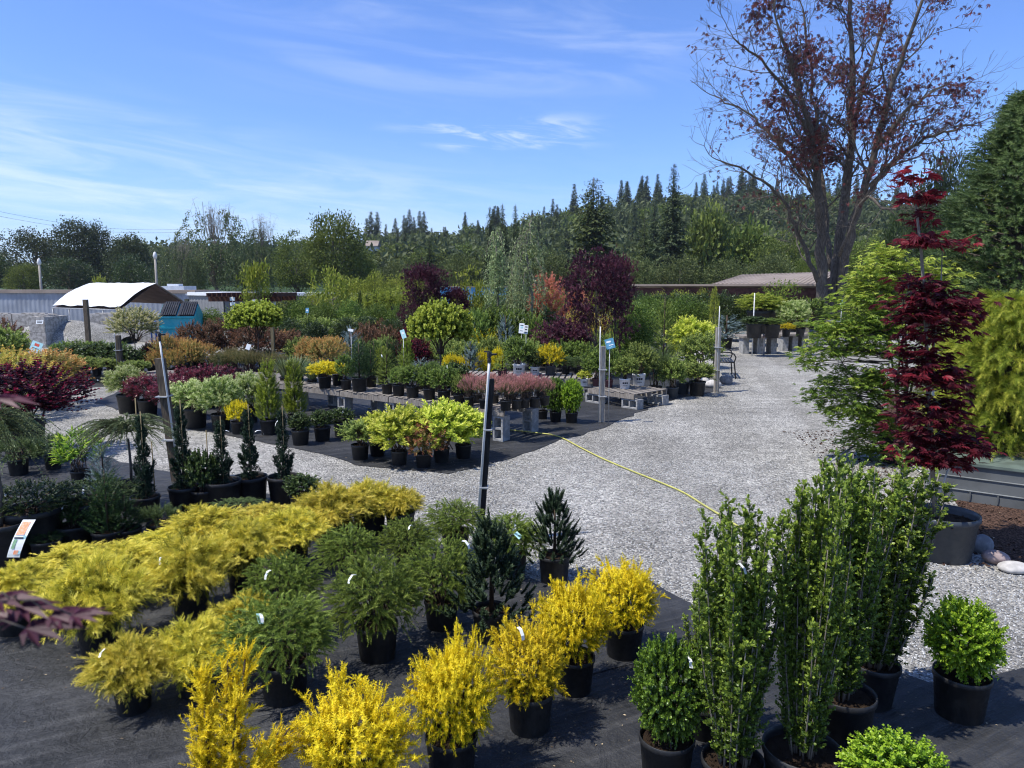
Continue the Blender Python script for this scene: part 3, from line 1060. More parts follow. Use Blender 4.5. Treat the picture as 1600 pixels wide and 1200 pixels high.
def row(kind_, name, cat, desc, group, pts, **kw):
    """pts: (px, py, w, top[, pot]) ; labels count from the left"""
    pts = sorted(pts)
    for i, q in enumerate(pts):
        lab = (f'leftmost of the {desc}' if i == 0 else f'rightmost of the {desc}' if i == len(pts) - 1 else f'{ORD[i]} from the left of the {desc}')
        k = dict(kw)
        if len(q) > 4:
            k['pot'] = q[4]
        plant(kind_, name, cat, lab, q[0], q[1], q[2], q[3], group=group, **k)

# ------------------------------------------------------------------ the setting: ground sheets
def sheet(name, pts, z, mat, label=None):
    a = Acc()
    a.raw([(p[0], p[1], z) for p in pts], [], .5)
    me = bpy.data.meshes.new(name)
    me.from_pydata([(p[0], p[1], z) for p in pts], [], [tuple(range(len(pts)))])
    me.materials.append(MATS[mat])
    o = link(name, me)
    return tag(o, label, None, None, 'structure')


def gp(*pp):
    return [G(x, y) for x, y in pp]


sheet('ground', [(-2000, -100), (2000, -100), (2000, 1000), (-2000, 1000)], -.05, 'field')
sheet('gravel_yard', [(-60, -8), (45, -8), (45, 62), (-60, 62)], 0.0, 'gravel')


def fabric(name, pts, z, seed, wav=.012, edge=.05):
    """woven ground cloth: a gently rucked sheet with an uneven edge, laid on the gravel"""
    rng = random.Random(seed)
    out = []
    n = len(pts)
    for i in range(n):
        a, b = Vector(pts[i][:2]), Vector(pts[(i + 1) % n][:2])
        k = max(1, int((b - a).length / .25))
        for j in range(k):
            q = a + (b - a) * (j / k)
            out.append((q.x + rng.uniform(-edge, edge), q.y + rng.uniform(-edge, edge), z))
    me = bpy.data.meshes.new(name)
    me.from_pydata(out, [], [tuple(range(len(out)))])
    me.materials.append(MATS['weed_fabric'])
    return tag(link(name, me), None, None, None, 'structure')


fabric('fabric_ground', gp((1640, 1125), (1380, 1046), (1290, 1020), (1080, 1000), (985, 1012), (900, 932), (762, 868), (610, 826), (440, 778), (290, 742), (190, 722), (60, 690), (-120, 680)) + [Vector((-6, 3, 0)), Vector((-4, -2, 0)), Vector((6, -2, 0))], .008, 1)
fabric('fabric_ground', gp((146, 628), (232, 656), (300, 672), (400, 690), (500, 710), (560, 727), (700, 741), (780, 722), (860, 693), (950, 668), (1000, 643), (1060, 622), (1120, 611), (1040, 560), (960, 545), (500, 540), (300, 560), (200, 606)), .008, 2)
fabric('fabric_ground', gp((60, 612), (190, 602), (330, 580), (300, 545), (60, 560)), .008, 3)
def strip(name, a_, b_, w_, z, seed):
    d_ = (Vector(b_) - Vector(a_)).normalized()
    nrm = Vector((-d_.y, d_.x))
    q = [Vector(a_) - nrm * w_ / 2, Vector(b_) - nrm * w_ / 2, Vector(b_) + nrm * w_ / 2, Vector(a_) + nrm * w_ / 2]
    fabric(name, [Vector((v.x, v.y, 0)) for v in q], z, seed, edge=.018)


strip('fabric_ground', (-5.2, 2.2), (1.35, 5.3), 1.1, .013, 5)
strip('fabric_ground', (-2.6, 1.9), (3.6, 4.05), .9, .0125, 6)
sheet('mulch_bed', gp((1375, 690), (1450, 730), (1500, 795), (1518, 858), (1560, 880), (1640, 915)) + [Vector((9, 5, 0)), Vector((12, 16, 0)), Vector((8.2, 16, 0)), Vector((6.5, 12.6, 0))], .007, 'bark_mulch')

# loose stones on the near gravel and litter on the cloth
def stones():
    rng = np.random.default_rng(3)
    a = Acc()
    oct_ = T([(1, 0, 0), (0, 1, 0), (-1, 0, 0), (0, -1, 0), (0, 0, .7), (0, 0, -.7)], [(0, 1, 4), (1, 2, 4), (2, 3, 4), (3, 0, 4), (1, 0, 5), (2, 1, 5), (3, 2, 5), (0, 3, 5)])
    n = 42000
    y = 3.4 + rng.uniform(0, 1, n) ** 1.5 * 6.5
    x = rng.uniform(-.2, .72, n) * (y + .6)
    # keep off the cloth and the mulch
    edge = [(G(px_, py_).x, G(px_, py_).y) for px_, py_ in ((610, 826), (762, 868), (900, 932), (985, 1012), (1080, 1000), (1290, 1020), (1380, 1046), (1640, 1125))]
    ex, ey = np.array([e[0] for e in edge]), np.array([e[1] for e in edge])
    ok = (y > np.interp(x, ex, ey) + .02 - rng.exponential(.035, n)) & ((x < 3.6) | (y < 6.2 + (x - 3.6) * -.5)) 
    x, y = x[ok], y[ok]
    P = np.stack([x, y, np.full(len(x), .003)], 1)
    a.scatter(oct_, P, rng.normal(size=P.shape) * np.array([1, 1, .4]), rng.normal(size=P.shape) + np.array([0, 0, 1.5]), rng.uniform(.004, .0105, len(P)), rng.uniform(0, 1, len(P)))
    m, t, b = principled('stone_chips', .85, .25)
    at_ = N_(t, 'ShaderNodeAttribute', attribute_name='tint')
    r = N_(t, 'ShaderNodeValToRGB')
    r.color_ramp.elements[0].color = (.14, .145, .15, 1)
    r.color_ramp.elements[1].color = (.60, .60, .58, 1)
    t.links.new(at_.outputs['Fac'], r.inputs[0])
    t.links.new(r.outputs[0], b.inputs['Base Color'])
    tag(link('gravel', a.mesh('gravel', 'stone_chips')), 'loose pale gravel chips lying on the yard', None, None, 'stuff')
    a = Acc()
    n = 3000
    P = np.stack([rng.uniform(-4, 4, n), rng.uniform(2.6, 7.5, n), np.full(n, .012)], 1)
    inside = P[:, 1] < np.interp(P[:, 0], ex, ey) - .05
    P = P[inside]
    a.scatter(LEAF, P, rng.normal(size=P.shape) * np.array([1, 1, .1]), np.tile([0, 0, 1.], (len(P), 1)) + rng.normal(size=P.shape) * .3, rng.uniform(.008, .024, len(P)), rng.uniform(0, 1, len(P)))
    m, t, b = principled('litter', .8, .2)
    at_ = N_(t, 'ShaderNodeAttribute', attribute_name='tint')
    r = N_(t, 'ShaderNodeValToRGB')
    r.color_ramp.elements[0].color = (.05, .03, .02, 1)
    r.color_ramp.elements[1].color = (.45, .36, .24, 1)
    t.links.new(at_.outputs['Fac'], r.inputs[0])
    t.links.new(r.outputs[0], b.inputs['Base Color'])
    tag(link('litter', a.mesh('litter', 'litter')), 'dry leaf and bark litter scattered on the black cloth', None, None, 'stuff')
    a = Acc()
    n = 1500
    P = np.stack([rng.uniform(-9, 6, n), rng.uniform(6.2, 22, n), np.full(n, .014)], 1)
    a.scatter(LEAF, P, rng.normal(size=P.shape) * np.array([1, 1, .1]), np.tile([0, 0, 1.], (n, 1)) + rng.normal(size=P.shape) * .3, rng.uniform(.012, .035, n), rng.uniform(0, .8, n))
    tag(link('fallen_leaves', a.mesh('fallen_leaves', 'litter')), 'fallen leaves blown over the gravel and cloth', None, None, 'stuff')
    # mulch chips
    a = Acc()
    n = 5200
    P = np.stack([rng.uniform(3.6, 7.5, n), rng.uniform(5.0, 12, n), np.full(n, .014)], 1)
    ok = (P[:, 0] > 3.55 + np.clip(P[:, 1] - 6.0, -2, 5) * .18) & (P[:, 1] > 5.95 - (P[:, 0] - 4.1) * .4)
    P = P[ok]
    a.scatter(CARD, P, rng.normal(size=P.shape) * np.array([1, 1, .3]), rng.normal(size=P.shape) + np.array([0, 0, 1.]), rng.uniform(.02, .05, len(P)), .5)
    tag(link('mulch_chips', a.mesh('mulch_chips', 'bark_mulch')), 'reddish brown bark chips in the planting bed', None, None, 'stuff')


stones()


# ------------------------------------------------------------------ hill with its wood
def hill_profile(x, Y):
    """ground height of the hill at distance Y for lateral x"""
    px = 800 + x / Y * F_PX
    xs = [-900, 0, 170, 200, 330, 480, 570, 620, 700, 760, 850, 920, 1000, 1100, 1200, 1300, 1450, 1600, 2600]
    ys = [438, 436, 432, 414, 414, 416, 410, 402, 400, 396, 380, 364, 354, 344, 344, 350, 358, 348, 338]
    top = (445 - np.interp(px, xs, ys)) / F_PX * 330
    f = np.clip((Y - 120) / 210, 0, 1)
    f = f * f * (3 - 2 * f)
    return H_CAM + top * f - 4 * (1 - f) * 0 - (H_CAM + .04) * (1 - f)


def hill():
    xs, ys = np.linspace(-700, 700, 90), np.concatenate([np.linspace(118, 345, 26), [420, 600, 900]])
    V = [(x * (y / 330), y, float(hill_profile(x * (y / 330), min(y, 345)))) for y in ys for x in xs]
    n = len(xs)
    F = [(j * n + i, j * n + i + 1, (j + 1) * n + i + 1, (j + 1) * n + i) for j in range(len(ys) - 1) for i in range(n - 1)]
    a = Acc()
    a.raw(V, F)
    tag(link('hill', a.mesh('hill', 'hill_soil', True)), None, None, None, 'structure')


hill()


def b_tree(w, h, clear, M, K, leaf, cr, tmpl=CARD, lob=.3, trunk=.03, flat=1.0, lift=.15):
    def f(rng, la, sa):
        L = lobes(rng, 10, lob)
        D = unit(rng.normal(size=(M * 2, 3)))
        D = D[D[:, 2] > -.75][:M]
        r = rng.uniform(.25, 1, len(D)) ** .5 * L(D)
        C = D * r[:, None] * np.array([w * .44, w * .44, (h - clear) * .46]) + np.array([0, 0, clear + (h - clear) * .5])
        O = unit(D + np.array([0, 0, lift]))
        P = np.repeat(C, K, 0) + rng.normal(size=(len(C) * K, 3)) * cr * np.array([1, 1, .6])
        DD = np.repeat(O, K, 0) + rng.normal(size=P.shape) * .7
        tn = np.repeat(rng.uniform(.15, .75, len(C)), K) + rng.normal(size=len(P)) * .15
        la.scatter(tmpl, P, DD, rng.normal(size=P.shape) + np.array([0, 0, .8]), rng.uniform(.6, 1.2, len(P)) * leaf, tn)
        tr = h * trunk
        sa.tube([(0, 0, 0), (tr * .4, 0, clear), (0, 0, clear + (h - clear) * .75)], [tr, tr * .7, tr * .2], 7)
        for i in rng.choice(len(C), min(26, len(C)), replace=False):
            zz = clear * .8 + rng.uniform(0, .45) * (h - clear)
            q = C[i]
            sa.tube([(0, 0, zz), (q[0] * .5, q[1] * .5, (zz + q[2]) / 2 + .02 * h), q], [tr * .35, tr * .2, tr * .08], 4, cap=False)
        return w, h * .95
    return f


def b_conifer(w, h, nw, per, card, droop=.25, power=.9, dens=9, clear=.04, irregular=.15, tmpl=CARD):
    def f(rng, la, sa):
        P, D, S, Tn = [], [], [], []
        for i in range(nw):
            z = clear + (1 - clear) * (i / nw) ** .9
            R_ = w * .5 * (1 - z) ** power * (1 + rng.normal() * irregular) + w * .02
            for j in range(per):
                a = rng.uniform(0, 2 * PI)
                r_ = R_ * rng.uniform(.65, 1.1)
                k = max(3, int(dens * r_ / (w * .5)) + 2)
                t = np.linspace(.12, 1, k)
                x, y = np.cos(a) * r_ * t, np.sin(a) * r_ * t
                zz = z * h - droop * r_ * t ** 1.5 + rng.normal() * h * .006
                sd = np.stack([-np.sin(a) * np.ones(k), np.cos(a) * np.ones(k), np.zeros(k)], 1)
                ax = np.array([np.cos(a), np.sin(a), -droop * .8])
                for sg in (-1, 1, 0):
                    P.append(np.stack([x, y, zz], 1) + rng.normal(size=(k, 3)) * card * .15)
                    D.append(ax * (.9 if sg else 1.3) + sd * sg * 1.0 + rng.normal(size=(k, 3)) * .3 + np.array([0, 0, -.25]))
                    S.append(card * rng.uniform(.6, 1.2, k) * (1.15 - .95 * z))
                    Tn.append(.25 + .45 * t + rng.normal() * .15 + rng.normal(size=k) * .08)
        P, D, S, Tn = np.concatenate(P), np.concatenate(D), np.concatenate(S), np.concatenate(Tn)
        la.scatter(tmpl, P, D, np.tile([0, 0, 1.], (len(P), 1)) + rng.normal(size=P.shape) * .4, S, Tn)
        sa.tube([(0, 0, 0), (0, 0, h * .5), (0, 0, h)], [h * .014 + w * .015, h * .009, h * .002], 6)
        return w, h
    return f


kind('far_conifer', 'm_conifer', b_conifer(13, 26, 28, 8, 2.0, .35, 1.05, 5), 4, stem_mat='bark')
kind('far_cedar', 'm_cedar', b_conifer(9, 24, 26, 7, 1.8, .3, .7, 6, irregular=.3), 2, stem_mat='bark')
kind('big_cedar', 'm_cedar', b_conifer(9, 17, 34, 9, 1.1, .22, .55, 9, irregular=.32), 1, stem_mat='bark')
kind('tall_spruce', 'm_conifer', b_conifer(5, 17, 40, 8, .75, .5, .55, 8, irregular=.12), 2, stem_mat='bark')
kind('tall_fir', 'm_conifer', b_conifer(6, 19, 44, 8, .85, .2, .8, 9, irregular=.16), 2, stem_mat='bark')
kind('drooping_cedar', 'm_cedar', b_conifer(6, 10, 24, 7, .8, .1, .75, 8, irregular=.2), 1, stem_mat='bark')
kind('poplar', 'm_poplar', b_tree(9, 15, .8, 240, 34, .42, .75, lob=.35, lift=1.2), 3, stem_mat='bark')
kind('broadleaf', 'm_broadleaf', b_tree(12, 13, .8, 300, 36, .42, .72, lob=.32), 3, stem_mat='bark')
kind('far_broadleaf', 'm_broadleaf', b_tree(12, 12, .5, 120, 30, 1.0, 1.2, lob=.3), 3, stem_mat='bark')
kind('olive_tree', 'm_olive', b_tree(11, 9, .3, 260, 34, .36, .65, lob=.3), 3, stem_mat='bark')
kind('dark_tree', 'm_dark_green', b_tree(6, 8, .5, 240, 34, .22, .42, lob=.3), 2, stem_mat='bark')
kind('hedge_tree', 'm_yellow_tree', b_tree(3.4, 3.2, .3, 190, 32, .15, .22, lob=.4, tmpl=LEAF), 3, stem_mat='bark')
kind('young_tree', 'm_yellow_tree', b_tree(2.0, 2.2, .7, 60, 20, .17, .13, lob=.55, tmpl=LEAF, trunk=.012), 3, stem_mat='bark_pale')
kind('tall_shrub', 'm_green_shrub', b_tree(1.8, 2.2, .1, 200, 30, .10, .15, lob=.35, tmpl=LEAF, trunk=.01), 3, stem_mat='bark')
kind('tall_dark_shrub', 'm_dark_green', b_tree(1.4, 2.2, .1, 180, 30, .10, .13, lob=.35, tmpl=LEAF, trunk=.01), 3, stem_mat='bark')
kind('purple_maple', 'm_maple_purple', b_tree(2.4, 3.0, .5, 130, 22, .12, .13, lob=.55, tmpl=PALM5, trunk=.012), 2, stem_mat='bark')
kind('soft_maple', 'm_maple_lime', b_tree(2.4, 2.6, .5, 110, 24, .11, .16, lob=.3, tmpl=PALM5, trunk=.012), 1, stem_mat='bark')


def b_birch(rng, la, sa):
    w, h = 12, 13.5
    la2 = la
    P0, O = dome_pts(rng, 330, w * .42, h * .40, h * .46, -.7, (.3, 1.0), lobes(rng, 10, .4))
    k = 13
    t = np.linspace(0, 1, k)
    L = rng.uniform(1.4, 3.4, len(P0))
    D = unit(O + np.array([0, 0, .3]))
    pts = P0[:, None] + (D * .35)[:, None] * (L[:, None] * t)[..., None] + np.array([0, 0, -1.]) * (L[:, None] * t ** 1.6)[..., None]
    for r_ in range(3):
        Q = pts.reshape(-1, 3) + rng.normal(size=(len(P0) * k, 3)) * .16
        la.scatter(CARD, Q, rng.normal(size=Q.shape) * .5 + np.array([0, 0, -1.]), rng.normal(size=Q.shape), rng.uniform(.16, .34, len(Q)), rng.uniform(.1, .9, len(Q)))
    for i in range(0, len(P0), 3):
        sa.tube([(0, 0, h * rng.uniform(.1, .5)), P0[i] * np.array([.5, .5, .9]), P0[i]], [.05, .03, .012], 3, cap=False)
    for i in range(46):      # bare twigs above the crown
        a, r_ = rng.uniform(0, 2 * PI), rng.uniform(0, .3) * w
        b = np.array([r_ * .6 * math.cos(a), r_ * .6 * math.sin(a), h * .7])
        q = np.array([r_ * math.cos(a), r_ * math.sin(a), h * rng.uniform(.9, 1.12)])
        sa.tube([b, (b + q) / 2 + rng.normal(size=3) * .2, q], [.035, .025, .012], 3, cap=False)
        for s_ in range(5):
            m = b + (q - b) * rng.uniform(.4, 1)
            e = m + rng.normal(size=3) * np.array([.7, .7, .4])
            sa.tube([m, (m + e) / 2 + np.array([0, 0, .1]), e + np.array([0, 0, -.3])], [.018, .014, .008], 3, cap=False)
    sa.tube([(0, 0, 0), (.1, 0, h * .4), (0, 0, h * .85)], [.22, .16, .06], 7)
    return w, h * 1.06


kind('birch', 'm_birch', b_birch, 2, stem_mat='bark_pale')


def tree(kind_, name, label, px, top, w, Y, group=None, base_z=None, cat='tree', base_row=None):
    z0 = 0.0 if base_z is None else base_z
    p = at(px, 445, Y)
    s = mpp(p)
    f, st, w0, h0 = variant(kind_)
    topz = at(px, top, Y).z
    root = thing(name, (p.x, Y, z0), label, cat, group)
    sx, sz = w * s / w0, (topz - z0) / h0
    yaw = prng.uniform(0, 6.28)
    link('crown', f, root, (0, 0, 0), yaw, (sx, sx, sz))
    if st:
        link('trunk', st, root, (0, 0, 0), yaw, (sx, sx, sz))
    return root


# far hillside: individual conifers and round crowns, shared meshes
def hill_where(px):
    for lim, txt in ((400, 'between the left poplars and the airy birch'), (650, 'right of the peaked green maple'), (750, 'left of the three dark spires'), (860, 'between the dark spires and the shaggy cedar'),
                     (990, 'behind the shaggy cedar'), (1090, 'around the tallest dark fir'), (1200, 'between the tallest fir and the copper maple'), (1330, 'behind the copper maple stems')):
        if px < lim:
            return txt
    return 'right of the copper maple stems'


def hillside():
    rng = np.random.default_rng(21)
    n = 0
    sky_row = {}
    # the ridge line first, then the slope below
    for i in range(150):
        px = rng.uniform(575, 1330) if i < 110 else rng.uniform(180, 300) if i < 124 else rng.uniform(1330, 1600)
        Y = rng.uniform(300, 345)
        x = (px - 800) / F_PX * Y
        z = float(hill_profile(x, Y)) - 1
        h = rng.uniform(11, 21) if px > 400 else rng.uniform(6, 10)
        kd = 'far_conifer' if rng.uniform() < .8 else 'far_broadleaf'
        f, st, w0, h0 = variant(kd)
        if kd == 'far_broadleaf':
            h *= .62
        root = thing('hillside_conifer' if kd == 'far_conifer' else 'hillside_tree', (x, Y, z), ('pointed conifer on the far ridge ' if kd == 'far_conifer' else 'round-headed tree on the far ridge ') + hill_where(px), 'tree',
                     ('ridge conifers ' if kd == 'far_conifer' else 'round ridge trees ') + hill_where(px))
        s = h / h0
        ws = s * rng.uniform(.75, 1.05) * (1.0 if kd == 'far_conifer' else 1.2)
        link('crown', f, root, (0, 0, 0), rng.uniform(0, 6), (ws, ws, s))
    for i in range(140):
        px = rng.uniform(560, 1420)
        Y = rng.uniform(165, 300)
        x = (px - 800) / F_PX * Y
        z = float(hill_profile(x, Y)) - .5
        kd = 'far_conifer' if rng.uniform() < .38 else 'far_broadleaf'
        f, st, w0, h0 = variant(kd)
        h = rng.uniform(8, 14) if kd == 'far_conifer' else rng.uniform(6, 9.5)
        root = thing('hillside_conifer' if kd == 'far_conifer' else 'hillside_tree', (x, Y, z), ('dark conifer on the lower hill slope ' if kd == 'far_conifer' else 'rounded crown on the lower hill slope ') + hill_where(px), 'tree',
                     ('slope conifers ' if kd == 'far_conifer' else 'round slope trees ') + hill_where(px))
        s = h / h0
        ws = s * (rng.uniform(.8, 1.1) if kd == 'far_conifer' else rng.uniform(1.0, 1.5))
        link('crown', f, root, (0, 0, 0), rng.uniform(0, 6), (ws, ws, s))
    # the closed leaf canopy between them
    a = Acc()
    m = 5200
    Y = rng.uniform(130, 340, m)
    x = rng.uniform(-.62, .75, m) * Y
    x = np.where((x / Y < -.2) & (Y < 230), x, x)
    z = hill_profile(x, Y)
    keep = z > 2.0
    x, Y, z = x[keep], Y[keep], z[keep]
    C = np.stack([x, Y, z + rng.uniform(1, 7, len(x))], 1)
    K = 16
    P = np.repeat(C, K, 0) + rng.normal(size=(len(C) * K, 3)) * np.array([1.9, 1.9, 1.2])
    tn = np.repeat(rng.uniform(.05, .8, len(C)), K) + rng.normal(size=len(P)) * .1
    a.scatter(CARD, P, rng.normal(size=P.shape) + np.array([0, -.3, .8]), rng.normal(size=P.shape) + np.array([0, 0, .8]), rng.uniform(1.0, 2.2, len(P)), tn)
    tag(link('wood', a.mesh('wood', 'm_wood')), 'closed green wood covering the far hillside', None, None, 'stuff')


hillside()

# a few pale house fronts among the hillside trees
for px, py, w_, lab in ((583, 385, 3, 'tiny pale house front half hidden low on the far hillside'),):
    p = at(px, py, 210)
    hr = thing('hillside_house', (p.x, p.y, float(hill_profile(p.x, p.y))), lab, 'house')
    a = Acc(); zt = p.z - hr.location.z
    a.box((0, 0, zt / 2), (w_, 4, zt)); link('wall', a.mesh('wall', 'tarp'), hr)
    a = Acc(); a.raw([(-w_ * .6, -2.6, zt), (w_ * .6, -2.6, zt), (w_ * .6, 2.6, zt), (-w_ * .6, 2.6, zt), (-w_ * .6, 0, zt + 1.6), (w_ * .6, 0, zt + 1.6)], [(0, 1, 5, 4), (2, 3, 4, 5), (1, 2, 5), (3, 0, 4), (0, 3, 2, 1)])
    link('roof', a.mesh('roof', 'roof_metal'), hr)

# tree belt behind the yard
for t in [
    ('poplar', 'tall_tree', 'dark full tree at the left edge beyond the long grey container', -25, 372, 130, 135),
    ('poplar', 'tall_tree', 'dark bushy tree just right of the left edge beyond the container', 60, 358, 110, 140),
    ('poplar', 'tall_tree', 'tall dark poplar with ragged double top left of the white tent', 125, 343, 80, 138),
    ('poplar', 'tall_tree', 'tall dark poplar at the right shoulder of the ragged left clump', 158, 347, 60, 142),
    ('poplar', 'tall_tree', 'lower dark tree standing right of the tall left poplars', 205, 366, 80, 132),
    ('broadleaf', 'round_tree', 'fresh green round bush behind the container near the left lamp pole', 38, 412, 62, 100),
    ('dark_tree', 'dark_tree', 'dark dense conifer-like tree standing right above the white tent', 205, 398, 62, 105),
    ('dark_tree', 'dark_tree', 'black-green tree mass at the far left edge beyond the grey container', -10, 395, 90, 110),
    ('dark_tree', 'dark_tree', 'dark low tree between the two utility poles', 110, 402, 90, 115),
    ('dark_tree', 'dark_tree', 'dark gap-filling tree behind the birch foot', 250, 412, 70, 112),
    ('birch', 'birch', 'tall airy grey-green birch with bare top twigs', 338, 330, 150, 100),
    ('birch', 'birch', 'lower drooping birch at the left foot of the tall airy one', 285, 385, 90, 95),
    ('birch', 'birch', 'weeping grey-green birch filling in right of the tall airy one', 412, 358, 100, 105),
    ('broadleaf', 'round_tree', 'large bright green maple with a peaked crown in the middle distance', 522, 333, 118, 92),
    ('broadleaf', 'round_tree', 'green shoulder tree left of the peaked maple', 465, 362, 80, 96),
    ('broadleaf', 'round_tree', 'lower green tree right below the peaked maple', 562, 392, 70, 96),
    ('tall_fir', 'conifer', 'small dark spruce standing behind the left red maple', 672, 376, 52, 85),
    ('tall_spruce', 'conifer', 'left spire of three dark spruces behind the weeping trees', 766, 325, 34, 75),
    ('tall_spruce', 'conifer', 'middle spire of three dark spruces behind the weeping trees', 785, 321, 38, 78),
    ('tall_spruce', 'conifer', 'right spire of three dark spruces behind the weeping trees', 805, 322, 34, 76),
    ('big_cedar', 'cedar', 'broad shaggy dark cedar above the large purple maple', 925, 281, 112, 95),
    ('drooping_cedar', 'cedar', 'light olive layered cedar between the shaggy one and the tall fir', 1005, 345, 62, 88),
    ('tall_fir', 'conifer', 'tallest pointed dark fir in the middle of the skyline', 1048, 258, 66, 100),
    ('tall_fir', 'conifer', 'dark fir rising beside the tallest one', 1020, 318, 50, 120),
    ('far_broadleaf', 'round_tree', 'dark green round tree right of the tallest fir', 1105, 318, 90, 105),
    ('far_broadleaf', 'round_tree', 'grey-green round tree left of the big copper maple', 1165, 345, 100, 110),
    ('broadleaf', 'round_tree', 'round green tree directly behind the copper maple trunk', 1215, 362, 90, 95),
    ('broadleaf', 'round_tree', 'light green tree right behind the copper maple stems', 1350, 372, 90, 75),
    ('broadleaf', 'round_tree', 'bright green low tree peeping over the shed roof', 1260, 402, 44, 60),
    ('dark_tree', 'dark_tree', 'dark tall tree behind the top of the slender red maple', 1462, 238, 110, 40),
    ('dark_tree', 'dark_tree', 'lower dark tree left behind the slender red maple', 1425, 300, 80, 48),
    ('olive_tree', 'olive_tree', 'olive green low tree right of the small dark spruce', 715, 395, 80, 80),
    ('olive_tree', 'olive_tree', 'olive low tree behind the weeping trees', 860, 392, 90, 78),
    ('olive_tree', 'olive_tree', 'olive round tree above the left end of the long shed', 990, 402, 80, 72),
    ('olive_tree', 'olive_tree', 'pale olive tree above the middle of the long shed', 1062, 398, 90, 74),
    ('olive_tree', 'olive_tree', 'pale olive tree above the right part of the long shed', 1135, 404, 90, 76),
    ('olive_tree', 'olive_tree', 'pale olive tree just left of the copper maple above the roof', 1205, 396, 90, 78),
    ('olive_tree', 'olive_tree', 'low olive tree right of the peaked maple above the hedge', 625, 405, 90, 84),
]:
    tree(*t)
for i, (px, top, w_) in enumerate([(545, 432, 60), (585, 425, 64), (622, 430, 60), (650, 424, 50)]):
    tree('hedge_tree', 'hedge_tree', ['yellow-green leafy young tree left of the dark column row', 'yellow-green young tree above the dark column row', 'yellow-green young tree right of the dark column row', 'yellow-green young tree touching the left red maple'][i], px, top, w_, 44, 'yellow-green young trees behind the column row')
for i, px in enumerate((562, 574, 586, 598, 611)):
    tree('arborvitae', 'column_conifer', ['leftmost', 'second', 'middle', 'fourth', 'rightmost'][i] + ' of the five narrow dark green column conifers', px, 455 + (i % 2) * 3, 12, 36, 'narrow column conifers in a row')
tree('young_tree', 'young_tree', 'lone young tree with yellow-green leaf tufts above the pergola', 400, 405, 56, 30, None, None)
tree('young_tree', 'young_tree', 'young yellow-green tree on a pale stem right of the pergola', 520, 416, 66, 33, None, None)
tree('young_tree', 'young_tree', 'small yellow-leaved tree over the blue shelter', 735, 415, 60, 28, None, None)
tree('young_tree', 'young_tree', 'slim yellow-tufted tree rising in front of the grey shed', 1118, 448, 22, 27, None, None)
tree('yellow_twiggy', 'golden_bush', 'golden bush peeping over the white tent ridge', 157, 429, 36, 62, None, None)


# weeping trees with hanging pale green curtains
def weeping(px, top, w_, Y, label, seed):
    rng = np.random.default_rng(seed)
    p = at(px, 445, Y)
    s = mpp(p)
    h = at(px, top, Y).z
    root = thing('weeping_tree', (p.x, Y, 0), label, 'tree')
    sa, la = Acc(), Acc()
    hw = w_ * s / 2
    tr = np.array([(0, 0, 0), (hw * .2, 0, h * .4), (-hw * .1, 0, h * .75), (hw * .15, 0, h * .96)])
    sa.tube(tr, [.06, .045, .03, .012], 7)
    for i in range(30):
        z = h * rng.uniform(.45, .97)
        a = rng.uniform(0, 2 * PI)
        r_ = hw * rng.uniform(.3, 1.0)
        L = rng.uniform(.3, .62) * h
        t = np.linspace(0, 1, 30)
        x = np.cos(a) * r_ * np.minimum(1, t * 4) + rng.normal() * .05
        y = np.sin(a) * r_ * np.minimum(1, t * 4)
        zz = z + .12 * np.sin(np.minimum(1, t * 4) * PI) - np.maximum(0, t - .15) * min(L, z - .5)
        C = np.stack([x, y, zz], 1)
        sa.tube(C[::4], np.linspace(.012, .004, len(C[::4])), 3, cap=False)
        for k in range(4):
            Q = C + rng.normal(size=C.shape) * .05
            la.scatter(LEAF, Q, rng.normal(size=C.shape) * .6 + np.array([0, 0, -1.]), rng.normal(size=C.shape), rng.uniform(.06, .11, len(C)), rng.uniform(.2, .95, len(C)))
    link('trunk', sa.mesh('trunk', 'bark_pale', True), root)
    link('crown', la.mesh('crown', 'm_weep'), root)


weeping(775, 352, 34, 27, 'narrow weeping tree with hanging pale green curtains', 1)
weeping(825, 332, 72, 26, 'wider weeping tree with a bent tip and pale hanging curtains', 2)
weeping(800, 400, 50, 28, 'low weeping tree filling in between the two pale curtains', 3)


